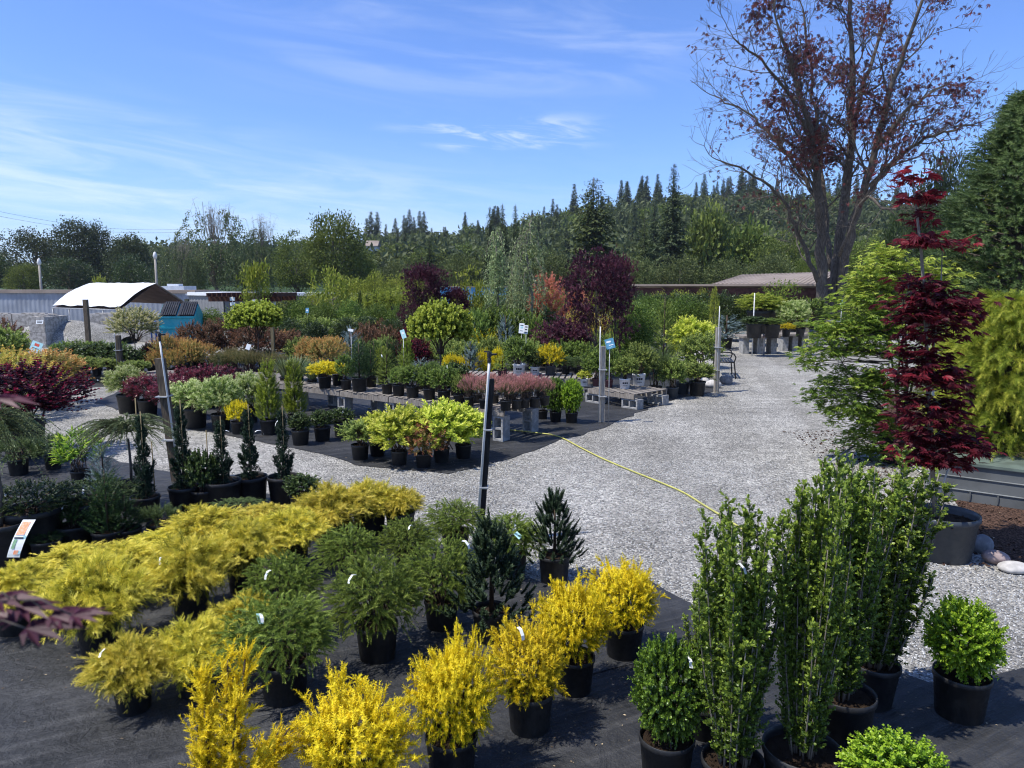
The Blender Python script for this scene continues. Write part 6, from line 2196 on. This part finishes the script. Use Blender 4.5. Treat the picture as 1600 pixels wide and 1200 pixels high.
def hose():
    pts = [(862, 681), (878, 685), (905, 700), (940, 718), (985, 737), (1030, 755), (1070, 772), (1100, 792), (1130, 810), (1170, 836), (1200, 852), (1235, 862)]
    P = np.array([tuple(G(*q)) for q in pts])
    tt = np.linspace(0, len(P) - 1, 80)
    C = np.stack([np.interp(tt, range(len(P)), P[:, i]) for i in range(3)], 1)
    for _ in range(6):
        C[1:-1] = (C[:-2] + C[1:-1] + C[2:]) / 3
    C[:, 2] = .018
    a = Acc()
    a.tube(C, .0105, 8)
    tag(link('hose', a.mesh('hose', 'hose_yellow', True)), 'yellow garden hose lying across the gravel path', 'hose')
    pts = [(862, 681), (820, 676), (780, 672), (700, 655), (620, 645), (575, 640)]
    P = np.array([tuple(G(*q)) for q in pts])
    tt = np.linspace(0, len(P) - 1, 40)
    C = np.stack([np.interp(tt, range(len(P)), P[:, i]) for i in range(3)], 1)
    C[:, 2] = .022
    a = Acc()
    a.tube(C, .0105, 6)
    tag(link('hose', a.mesh('hose', 'hose_yellow', True)), 'pale hose running along the cloth under the long bench', 'hose')


hose()


def arm_bench():
    p = G(1148, 592)
    root = thing('garden_bench', p, 'dark metal garden bench with a curved arm beyond the tall square post', 'bench', rz=R(10))
    s_ = 1.0
    def frame(x):
        a = Acc()
        a.tube([(x, -.02, 0), (x, .0, .22), (x, .03, .42), (x, -.01, .55), (x, .04, .64), (x, .15, .68), (x, .45, .68)], .018, 7)
        a.tube([(x, .5, 0), (x, .46, .42), (x, .52, .85)], .018, 7)
        a.tube([(x, .03, .42), (x, .46, .42)], .014, 6)
        link('side_frame', a.mesh('side_frame', 'dark_metal', True), root)
    # bench faces the path: the side frames stand left and right
    root.rotation_euler = (0, 0, R(78))
    frame(0)
    frame(1.15)
    a = Acc()
    for i in range(6):
        a.box((.575, .06 + i * .075, .43), (1.15, .05, .02))
    link('seat', a.mesh('seat', 'dark_metal'), root)
    a = Acc()
    for i in range(5):
        a.box((.575, .48 + i * .008, .52 + i * .075), (1.15, .018, .04))
    link('backrest', a.mesh('backrest', 'dark_metal'), root)


arm_bench()


def boulder(px, py, w_, h_, mat, label, seed, group=None, Yd=None):
    p = G(px, py)
    s = mpp(p)
    rng = np.random.default_rng(seed)
    n, m = 16, 10
    V, F = [], []
    L = lobes(rng, 12, .16)
    for i in range(m + 1):
        th = PI * i / m
        for j in range(n):
            ph = 2 * PI * j / n
            d = np.array([math.sin(th) * math.cos(ph), math.sin(th) * math.sin(ph), math.cos(th)])
            r_ = float(L(d[None])[0])
            V.append(tuple(d * r_ * np.array([w_ * s / 2, w_ * s * .36, h_ * s / 2]) + np.array([0, 0, h_ * s * .40])))
    for i in range(m):
        for j in range(n):
            k = (j + 1) % n
            F.append((i * n + j, (i + 1) * n + j, (i + 1) * n + k, i * n + k))
    a = Acc()
    a.raw(V, F)
    tag(link('boulder', a.mesh('boulder', mat, True), None, p, rng.uniform(-.3, .3)), label, 'boulder', group)


boulder(1533, 862, 36, 30, 'stone_grey', 'round grey boulder right behind the big blue-grey pot', 1)
boulder(1556, 880, 40, 22, 'stone_pink', 'pinkish boulder in the middle of the three at the mulch edge', 2)
boulder(1582, 893, 46, 16, 'stone_pale', 'long pale boulder nearest the right edge', 3)
boulder(1402, 868, 20, 12, 'stone_pale', 'small pale stone left of the big blue-grey pot', 4)
boulder(1114, 606, 26, 14, 'stone_pale', 'pale boulder at the foot of the tall square post', 5)
boulder(1134, 600, 20, 16, 'stone_grey', 'grey boulder right of the tall square post', 6)
boulder(1100, 602, 20, 14, 'stone_pale', 'pale boulder behind the wide black pot', 7)
boulder(1476, 722, 22, 22, 'stone_pink', 'pink stone behind the red maple stem', 8)
boulder(1470, 752, 20, 20, 'stone_pale', 'cream stone below the pink one behind the red maple', 9)
boulder(1588, 735, 20, 14, 'stone_grey', 'grey stone lying on the lid of the grey bin', 10)


def grey_bin():
    """long stepped plastic box at the right"""
    a0, b0 = Vector((4.72, 8.25, 0)), Vector((6.35, 7.05, 0))
    d = (b0 - a0)
    L = d.length
    ang = math.atan2(d.y, d.x)
    root = thing('plastic_bin', a0, 'long dark grey stepped plastic bin with a green-grey lid at the right edge', 'storage bin', rz=ang)
    W_ = .75
    hs = [.0, .13, .27, .40]
    for i in range(3):
        ins, ins2 = .025 * i, .025 * i + .012
        a = Acc()
        z0, z1 = hs[i] + .006, hs[i + 1] - .006
        V = [(ins, ins, z0), (L - ins, ins, z0), (L - ins, W_ - ins, z0), (ins, W_ - ins, z0), (ins2, ins2, z1), (L - ins2, ins2, z1), (L - ins2, W_ - ins2, z1), (ins2, W_ - ins2, z1)]
        a.raw(V, [(0, 1, 5, 4), (1, 2, 6, 5), (2, 3, 7, 6), (3, 0, 4, 7), (4, 5, 6, 7), (3, 2, 1, 0)])
        if i == 0:
            x = .2
            while x < L:
                a.box((x, ins - .004, .07), (.014, .02, .09))
                x += .26
        link('side_panel', a.mesh('side_panel', 'grey_poly'), root)
        a = Acc()
        a.box((L / 2, W_ / 2, hs[i + 1]), (L - 2 * ins + .008, W_ - 2 * ins + .008, .007))
        link('ledge', a.mesh('ledge', 'poly_edge'), root)
    a = Acc()
    a.box((L / 2, W_ / 2, .42), (L - .05, W_ - .06, .028))
    link('lid', a.mesh('lid', 'poly_lid'), root)


grey_bin()


# signs
def sign(px, py, w_px, h_px, Y, mat, label, marks=(), tilt=0.0, stake=True, name='sign', yaw=0.0, cat='sign', ground=True):
    p = at(px, py, Y)
    s = mpp(p)
    w_, h_ = w_px * s, h_px * s
    root = thing(name, (p.x, p.y, 0 if stake else p.z), label, cat, rz=yaw)
    z0 = p.z if stake else 0
    a = Acc()
    a.box((0, 0, z0), (w_, .006, h_), 0, -.25, tilt)
    link('board', a.mesh('board', mat), root)
    for mx, my, mw, mh, mm in marks:
        b = Acc()
        b.box((0, -.0045, 0), (mw * w_, .002, mh * h_))
        V = b.v[0]
        V[:, 0] += mx * w_
        V[:, 2] += my * h_
        for ang, (i, j) in ((-.25, (1, 2)), (tilt, (2, 0))):
            ca, sa_ = math.cos(ang), math.sin(ang)
            A_, B_ = V[:, i].copy(), V[:, j].copy()
            V[:, i], V[:, j] = A_ * ca - B_ * sa_, A_ * sa_ + B_ * ca
        V[:, 2] += z0
        link('print', b.mesh('print', mm), root)
    if stake:
        a = Acc()
        a.tube([(0, .02, 0), (0, .02, z0)], [.008, .008], 6)
        link('stake', a.mesh('stake', 'galvanised', True), root)
    return root


sign(57, 541, 17, 14, 15.2, 'label_aqua', 'pale aqua sign with a red patch on a thin stake at the left', [(.0, .15, .42, .3, 'label_red'), (0, -.25, .6, .06, 'ink')], .35)
sign(953, 537, 14, 16, 12.6, 'label_blue', 'small tilted blue sign clipped to the pale square post', [(-.1, .2, .5, .16, 'label_white'), (.1, -.15, .5, .08, 'label_white'), (.0, -.35, .3, .06, 'label_aqua')], -.25)
sign(815, 513, 8, 16, 19.5, 'label_white', 'white double information sign left of the purple laceleaf', [(0, .3, .6, .08, 'ink'), (0, .1, .5, .2, 'label_aqua'), (0, -.25, .6, .05, 'ink')], .1)
sign(822, 515, 6, 14, 19.6, 'label_white', 'narrow right leaf of the white double sign', [(0, .3, .6, .12, 'ink'), (0, 0, .6, .12, 'ink'), (0, -.3, .6, .1, 'ink')], .1)
sign(630, 522, 7, 14, 14.2, 'label_aqua', 'tilted aqua hanging tag left of the large globe maple', [(0, .1, .5, .25, 'label_white')], -.35)
sign(402, 471, 15, 6, 30, 'label_white', 'white arrow board with green lettering under the pergola', [(0, .12, .8, .22, 'label_green'), (0, -.22, .7, .12, 'label_green')], 0)
sign(427, 474, 8, 6, 31, 'label_white', 'small white card on the pale pergola post', [], 0)
sign(480, 485, 5, 8, 29, 'label_blue', 'small blue card among the shrubs by the fence', [(0, 0, .5, .3, 'label_white')], 0)
sign(388, 542, 7, 9, 17.5, 'label_white', 'white blank tag in the brown shrubs', [], .3)
sign(548, 516, 8, 4, 15.3, 'label_white', 'white tag above the silvery blue spruce', [], .2)
sign(1521, 660, 30, 12, 9.2, 'label_white', 'white and grey packet lying behind the red maple leaves', [(.1, .1, .4, .3, 'label_red'), (-.2, 0, .2, .5, 'ink')], -.3)
sign(1316, 471, 7, 9, 20, 'label_blue', 'little blue card left of the lime maple', [], 0)

# black nursery trays with small white labels
a0, b0 = G(93, 588), G(187, 601)
d = b0 - a0
nT = 7
_a = Acc()
TW = d.length / nT * .96
for z in (.02, .08, .145):
    _a.box((0, 0, z), (TW, .38, .022))
for x in (-.48, -.24, 0, .24, .48):
    _a.box((x * TW, -.178, .075), (.02, .02, .13))
    _a.box((x * TW, .178, .075), (.02, .02, .13))
_a.box((0, 0, .012), (TW * .98, .36, .012))
TRAY = _a.mesh('crate', 'black_plastic')
for i in range(nT):
    c = a0 + d * ((i + .5) / nT)
    root = thing('nursery_crate', (c.x, c.y, .0), (ORD[i] + ' from the left' if 0 < i < nT - 1 else 'leftmost' if i == 0 else 'rightmost') + ' of the black slatted crates in a row', 'crate', 'black slatted crates', math.atan2(d.y, d.x))
    link('body', TRAY, root)
    if i > 1:
        b = Acc(); b.box((0, -.192, .085), (.06, .003, .035)); link('label_card', b.mesh('label_card', 'label_white'), root)

for i in range(2):
    p = at(438 + 18 * i, 505 + i * 2, 30)
    root = thing('crate_stack', (p.x, p.y, 0), ['stack of black crates left of the dark column row', 'second black crate stack with a dark opening'][i], 'crate')
    for k in range(5):
        b = Acc()
        b.box((0, 0, .15 + k * .17), (.5, .4, .15))
        b.box((0, 0, .235 + k * .17), (.54, .44, .02))
        link('crate_layer', b.mesh('crate_layer', 'black_plastic'), root)


# ------------------------------------------------------------------ background structures
def wall_panel(name, x0, y_top, x1, Y0, Y1, mat, label, cat='wall', roof=None, bot=0.0, ribs=.3, roofh=.18):
    A, B = at(x0, 455, Y0), at(x1, 455, Y1)
    hz = at(x0, y_top, Y0).z
    d = Vector((B.x - A.x, B.y - A.y))
    L = d.length
    ang = math.atan2(d.y, d.x)
    root = thing(name, (A.x, A.y, 0), label, cat, rz=ang)
    a = Acc()
    # corrugated front as one profiled sheet
    n = int(L / ribs)
    V, F = [], []
    for i in range(n * 4 + 1):
        x = L * i / (n * 4)
        yy = (0, .016, .016, 0)[i % 4]
        V += [(x, yy, bot), (x, yy, hz)]
    for i in range(n * 4):
        F.append((2 * i, 2 * i + 2, 2 * i + 3, 2 * i + 1))
    a.raw(V, F)
    a.box((L / 2, 1.25, hz / 2), (L - .02, 2.3, hz - .02))
    link('side_wall', a.mesh('side_wall', mat), root)
    a = Acc()
    a.box((L / 2, 1.2, hz + roofh / 2), (L + .1, 2.6, roofh))
    link('roof_edge', a.mesh('roof_edge', roof or 'white_trim'), root)
    return root, L, hz


wall_panel('container', -420, 457, 305, 47, 42, 'steel_wall', 'long blue-grey corrugated container behind the concrete blocks at the left', 'container', 'roof_metal')
wall_panel('fence_wall', 272, 461, 348, 43, 40, 'grey_fence', 'pale grey boarded wall section behind the teal bin', 'wall')
wall_panel('fence_wall', 348, 462, 520, 46, 47, 'grey_fence', 'grey boarded wall with white capping behind the pergola', 'wall')
wall_panel('fence_wall', 520, 463, 660, 48, 52, 'grey_fence', 'grey wall piece with white capping behind the column conifers', 'wall')
# camper top behind the tent
p = at(276, 450, 52)
root = thing('camper', (p.x, p.y, 0), 'white camper roof showing above the wall right of the tent', 'camper')
a = Acc(); hz = at(276, 447, 52).z
a.box((0, 0, hz * .5 + .2), (1.9, 2, hz - .4)); link('body', a.mesh('body', 'white_trim'), root)
a = Acc(); a.box((-.1, 0, hz + .08), (.8, .7, .14)); link('roof_vent', a.mesh('roof_vent', 'tarp'), root)


# concrete barrier blocks
def barrier():
    Y = 31.5
    _b = Acc()
    _b.box((0, 0, .30), (1.52, .6, .58))
    _b.box((0, 0, .61), (1.0, .2, .05))
    bm = _b.mesh('concrete_barrier', 'concrete_barrier')
    k = 0
    xs = [at(-60, 500, Y).x + i * 1.56 for i in range(14)]
    for lev in range(2):
        for i, x in enumerate(xs):
            px_ = 800 + x / Y * F_PX
            if 78 < px_ < 92 or (lev == 1 and 90 < px_ < 120) or px_ > 238:
                continue
            lv = 'upper' if lev else 'lower'
            o = link('concrete_barrier', bm, None, (x, Y + (.0 if i % 3 else .06), lev * .59), 0)
            tag(o, f'{lv} concrete barrier block, {ORD[i]} from the left end of the wall', 'barrier', 'stacked concrete barrier blocks')
    # end pillar with notice
    p = at(62, 510, 28.6)
    for lev in range(2):
        o = link('concrete_barrier', bm, None, (p.x, 28.9 + .3, lev * .59), R(90))
        tag(o, ['lower', 'upper'][lev] + ' end-on barrier block carrying the white notice', 'barrier', 'stacked concrete barrier blocks')
    sign(62, 503, 11, 6, 28.2, 'label_white', 'white notice on the end of the concrete block wall', [(0, .22, .8, .22, 'ink'), (0, -.2, .7, .22, 'ink')], 0, stake=False)


barrier()
# gravel heap between blocks
a = Acc()
rng = np.random.default_rng(4)
n, m = 26, 12
V, F = [], []
for i in range(m + 1):
    for j in range(n + 1):
        u, v = j / n * 2 - 1, i / m * 2 - 1
        hgt = max(0, 1 - (u * u * .8 + v * v)) ** .7 * .95
        V.append((u * 2.4, v * 1.6, hgt + rng.normal() * .02))
for i in range(m):
    for j in range(n):
        F.append((i * (n + 1) + j, i * (n + 1) + j + 1, (i + 1) * (n + 1) + j + 1, (i + 1) * (n + 1) + j))
a.raw(V, F)
p = at(105, 500, 30.2)
tag(link('gravel_heap', a.mesh('gravel_heap', 'gravel', True), None, (p.x, p.y, 0)), 'grey gravel heap in the bay between the concrete blocks', 'gravel heap')


def tent():
    Y = 35.0
    root_p = at(180, 455, Y)
    root = thing('carport_tent', (root_p.x, Y, 0), 'white tarpaulin carport tent with an open dark gable', 'tent')
    def L(px, py, y):
        q = at(px, py, y)
        return (q.x - root_p.x, q.y - Y, q.z)
    # ridge runs left to right away from the gable; eaves nearer and farther
    g0 = L(188, 480, 32.5)     # near eave, gable end
    g1 = L(244, 442, 35.0)     # ridge, gable end
    g2 = L(292, 474, 38.0)     # far eave, gable end
    f0 = L(82, 477, 34.5)
    f1 = L(140, 442, 37.0)
    f2 = L(190, 470, 40.0)
    a = Acc()
    rng = np.random.default_rng(2)
    def surf(A, B, C, D, n=26, m=10, bow=.12, scal=0):
        A, B, C, D = map(np.array, (A, B, C, D))
        V = []
        for i in range(m + 1):
            v = i / m
            for j in range(n + 1):
                u = j / n
                q = (A * (1 - u) + B * u) * (1 - v) + (D * (1 - u) + C * u) * v
                q = q + np.array([0, -.4 * bow * math.sin(v * PI), bow * math.sin(v * PI) + .008 * math.sin(u * 19 + v * 5) + rng.normal() * .006])
                if i == 0 and scal:
                    q[2] += .05 * abs(math.sin(u * 11)) - .02 
                V.append(q)
        F = [(i * (n + 1) + j, i * (n + 1) + j + 1, (i + 1) * (n + 1) + j + 1, (i + 1) * (n + 1) + j) for i in range(m) for j in range(n)]
        return V, F
    V, F = surf(f0, g0, g1, f1, scal=1)
    a.raw(V, F)
    V, F = surf(g2, f2, f1, g1, bow=0)
    a.raw(V, F)
    # hanging scalloped valance
    n = 24
    V = []
    for j in range(n + 1):
        u = j / n
        q = np.array(f0) * (1 - u) + np.array(g0) * u
        V += [tuple(q + np.array([0, -.01, .02])), tuple(q + np.array([0, .05, -.22 - .10 * math.sin(u * 17)]))]
    link('canopy', a.mesh('canopy', 'tarp', True), root)
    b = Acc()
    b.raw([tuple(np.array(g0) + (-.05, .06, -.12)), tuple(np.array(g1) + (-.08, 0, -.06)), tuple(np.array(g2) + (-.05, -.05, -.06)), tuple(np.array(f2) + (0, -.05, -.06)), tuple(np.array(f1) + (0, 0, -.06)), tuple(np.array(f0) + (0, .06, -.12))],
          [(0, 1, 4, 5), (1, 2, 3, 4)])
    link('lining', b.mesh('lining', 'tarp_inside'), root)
    for q in (g0, f0, g2, f2, tuple((np.array(f0) + np.array(g0)) / 2), tuple(np.array(f0) * .25 + np.array(g0) * .75), tuple(np.array(f0) * .75 + np.array(g0) * .25)):
        c = Acc()
        c.tube([(q[0], q[1], 0), (q[0], q[1], q[2] - .1)], [.025, .025], 6)
        link('leg', c.mesh('leg', 'galvanised', True), root)
    c = Acc()
    c.tube([tuple(np.array(f0) + (0, -.03, -.12)), tuple(np.array(g0) + (0, -.03, -.12))], [.025, .025], 6)
    link('eave_pipe', c.mesh('eave_pipe', 'galvanised', True), root)


tent()


def teal_bin():
    Y = 27.0
    c = at(292, 530, Y)
    s = mpp(c)
    root = thing('waste_bin', (at(250, 530, Y).x, Y, 0), 'teal waste container with sloping black corrugated lids', 'waste container', rz=R(14))
    W_, D_, h0 = 46 * s + .15, 1.9, at(250, 494, Y).z
    h1 = at(250, 476, Y).z
    a = Acc()
    # body: front low, rising to a gable at the right end
    V = [(0, 0, 0), (W_, 0, 0), (W_, D_, 0), (0, D_, 0), (0, 0, h0), (W_, 0, h0), (W_, D_, h0), (0, D_, h0), (0, D_ / 2, h1), (W_, D_ / 2, h1)]
    a.raw(V, [(0, 1, 5, 4), (2, 3, 7, 6), (1, 2, 6, 9, ), (1, 9, 5), (3, 0, 4, 8), (3, 8, 7), (4, 5, 9, 8), (6, 7, 8, 9), (3, 2, 1, 0)])
    for z in (h0 * .33, h0 * .66, h0 - .04):
        a.box((W_ / 2, -.02, z), (W_, .05, .06))
    link('body', a.mesh('body', 'teal_paint'), root)
    for k in range(2):
        b = Acc()
        for i in range(7):
            x = .06 + (W_ / 2 - .1) * (i / 7) + k * W_ / 2
            t = math.atan2(h1 - h0, D_ / 2)
            b.box((x + .06, D_ / 4, (h0 + h1) / 2 + .05), (W_ / 2 / 7 * .55, D_ / 2 / math.cos(t) + .1, .05), 0, t)
        t = math.atan2(h1 - h0, D_ / 2)
        b.box((W_ / 4 + k * W_ / 2, D_ / 4, (h0 + h1) / 2 + .02), (W_ / 2 - .04, D_ / 2 / math.cos(t) + .08, .03), 0, t)
        link('lid', b.mesh('lid', 'black_plastic'), root)
    c = Acc()
    c.tube([(-.1, -.1, 0), (-.1, -.1, h0 * .95)], [.035, .035], 6)
    c.tube([(-.25, -.1, 0), (-.25, -.1, h0 * .95), (-.1, -.1, h0 * .95)], [.03, .03, .03], 6)
    link('lifting_frame', c.mesh('lifting_frame', 'blue_frame', True), root)


teal_bin()


def pergola():
    Y = 31.0
    A, B = at(326, 455, Y), at(440, 455, Y)
    h = at(380, 459, Y).z
    root = thing('pergola', (A.x, Y, 0), 'reddish brown wooden pergola with closely set rafters', 'pergola')
    L = B.x - A.x
    for x in (.95, 1.9):
        for y in (0, 2.0):
            a = Acc(); a.box((x, y, h / 2 - .15), (.16, .16, h - .3)); link('post', a.mesh('post', 'red_wood'), root)
    for y in (-.05, 2.05):
        a = Acc(); a.box((L / 2, y, h - .22), (L, .06, .2)); link('beam', a.mesh('beam', 'red_wood'), root)
    n = 15
    for i in range(n):
        a = Acc(); a.box((.1 + (L - .2) * i / (n - 1), 1.0, h - .04), (.05, 2.9, .15)); link('rafter', a.mesh('rafter', 'red_wood'), root)
    # card ladder hanging on the pergola post
    p = at(364, 485, Y - .3)
    root = thing('card_rack', (p.x, Y - .3, 0), 'tall narrow rack of white picture cards on the pergola post', 'card rack')
    a = Acc(); a.tube([(0, .02, 0), (0, .02, at(364, 463, Y).z)], [.02, .02], 6); link('pole', a.mesh('pole', 'galvanised', True), root)
    for i in range(5):
        for sx in (-1, 1):
            z = at(364, 467 + i * 8.2, Y - .3).z
            b = Acc(); b.box((sx * .055, 0, z), (.10, .01, .15), .0, -.1, sx * .1)
            link('card', b.mesh('card', 'label_white'), root)


pergola()


def blue_shelter():
    Y = 34.0
    A, B = at(688, 455, Y), at(795, 455, Y)
    h = at(740, 449, Y).z
    root = thing('blue_shelter', (A.x, Y, 0), 'sky-blue framed shelter behind the weeping trees', 'shelter')
    L = B.x - A.x
    a = Acc(); a.box((L / 2, 1.2, h - .18), (L, 2.6, .36)); link('fascia', a.mesh('fascia', 'sky_blue_paint'), root)
    a = Acc(); a.box((L / 2, 1.2, h + .02), (L + .1, 2.7, .04)); link('roof', a.mesh('roof', 'roof_metal'), root)
    for x in (.12, 1.35, L - .1):
        for y in (0, 2.4):
            a = Acc(); a.box((x, y, (h - .36) / 2), (.2, .16, h - .36)); link('post', a.mesh('post', 'sky_blue_paint'), root)
    a = Acc(); a.box((L * .7, 2.4, 1.0), (L * .5, .06, 1.4)); link('screen', a.mesh('screen', 'white_trim'), root)


blue_shelter()


def long_shed():
    Y = 40.0
    A, B = at(984, 455, Y), at(1275, 455, 37)
    h = at(1000, 445, Y).z
    d = Vector((B.x - A.x, B.y - A.y))
    L = d.length
    root = thing('open_shed', (A.x, A.y, 0), 'long low dark open-sided shade shed behind the hedge row', 'shed', rz=math.atan2(d.y, d.x))
    a = Acc(); a.box((L / 2, 2.4, h - .12), (L, 5.4, .10), 0, R(-2.2)); link('roof', a.mesh('roof', 'roof_metal'), root)
    a = Acc(); a.box((L / 2, 0, h - .42), (L, .08, .5)); link('fascia', a.mesh('fascia', 'shed_dark'), root)
    n = 8
    for i in range(n):
        a = Acc(); a.box((.3 + (L - .6) * i / (n - 1), .1, (h - .6) / 2), (.16, .16, h - .6)); link('post', a.mesh('post', 'weathered_wood'), root)
        a = Acc(); a.box((.3 + (L - .6) * i / (n - 1), 2.3, h - .3), (.08, 4.6, .2)); link('rafter', a.mesh('rafter', 'shed_dark'), root)
    a = Acc(); a.box((L / 2, 4.9, (h - .3) / 2), (L, .1, h - .3)); link('back_wall', a.mesh('back_wall', 'shed_dark'), root)
    # barn with the low pitched roof behind
    p0 = at(1115, 445, 46)
    root = thing('barn', (p0.x, 46, 0), 'brown barn with a low pale-brown pitched roof left of the copper maple', 'barn')
    def L_(px, py, y):
        q = at(px, py, y)
        return (q.x - p0.x, q.y - 46, q.z)
    e0, e1 = L_(1112, 443.5, 44), L_(1275, 447, 40)
    r0, r1 = L_(1158, 429, 50), L_(1310, 424, 47)
    k1 = L_(1340, 447, 50)
    a = Acc()
    a.raw([e0, e1, r1, r0], [(0, 1, 2, 3)])
    back = [tuple(np.array(r0) + (1.5, 5, -.9)), tuple(np.array(r1) + (1.5, 5, -.9))]
    a.raw([r0, r1, back[1], back[0]], [(0, 1, 2, 3)])
    # ribs of the sheet
    for i in range(24):
        t = (i + .5) / 24
        q0, q1 = np.array(e0) * (1 - t) + np.array(e1) * t, np.array(r0) * (1 - t) + np.array(r1) * t
        a.tube([q0 + (0, 0, .015), q1 + (0, 0, .015)], [.02, .02], 4)
    link('roof', a.mesh('roof', 'roof_metal'), root)
    b = Acc()
    b.raw([(e1[0], e1[1], 0), (back[1][0], back[1][1], 0), tuple(np.array(back[1]) - (0, 0, .05)), tuple(np.array(r1) - (0, 0, .05)), tuple(np.array(e1) - (0, 0, .05))], [(0, 1, 3, 4), (1, 2, 3)])
    b.raw([(e0[0], e0[1], 0), (e1[0], e1[1], 0), tuple(np.array(e1) - (0, 0, .05)), tuple(np.array(e0) - (0, 0, .05))], [(0, 1, 2, 3)])
    link('wall', b.mesh('wall', 'shed_dark'), root)


long_shed()

# utility poles and wires
for px, top, Y, lab in ((64, 412, 62, 'short pale utility pole with a round cap above the container'), (245, 402, 60, 'pale utility pole behind the ridge of the white tent')):
    p = at(px, 445, Y)
    h = at(px, top, Y).z
    root = thing('utility_pole', (p.x, Y, 0), lab, 'utility pole')
    a = Acc(); a.tube([(0, 0, 0), (0, 0, h)], [.12, .09], 8); link('pole', a.mesh('pole', 'pale_post', True), root)
    a = Acc(); a.lathe([(.001, h + .45), (.10, h + .38), (.17, h + .1), (.12, h - .1), (.001, h - .12)], 10); link('insulator_cap', a.mesh('insulator_cap', 'pvc', True), root)
for i, (y0, y1) in enumerate([(318, 358), (326, 362)]):
    A, B = at(-60, y0, 90), at(300, y1, 120 if i < 2 else 92)
    C = []
    for k in range(13):
        t = k / 12
        q = A * (1 - t) + B * t
        C.append((q.x - A.x, q.y - A.y, q.z - A.z - 1.2 * math.sin(t * PI)))
    a = Acc(); a.tube(C, .014, 4)
    tag(link('power_line', a.mesh('power_line', 'dark_metal'), None, A), ['upper of two thin wires crossing the low sky at the left', 'lower of two thin wires crossing the low sky at the left', 'thin wire in front of the dark left trees, upper one', 'thin wire in front of the dark left trees, lower one'][i], 'power line')

# ------------------------------------------------------------------ the air: thin even haze over the whole valley
m = bpy.data.materials.new('haze')
m.use_nodes = True
t = m.node_tree
t.nodes.clear()
o_ = N_(t, 'ShaderNodeOutputMaterial')
v_ = N_(t, 'ShaderNodeVolumePrincipled')
v_.inputs['Color'].default_value = (.80, .88, 1.0, 1)
v_.inputs['Density'].default_value = .00014
v_.inputs['Anisotropy'].default_value = .2
t.links.new(v_.outputs[0], o_.inputs['Volume'])
MATS['haze'] = m
a = Acc()
a.box((0, 480, 44.5), (4400, 1200, 92))
tag(link('haze', a.mesh('haze', 'haze')), 'thin summer haze in the valley air', None, None, 'stuff')
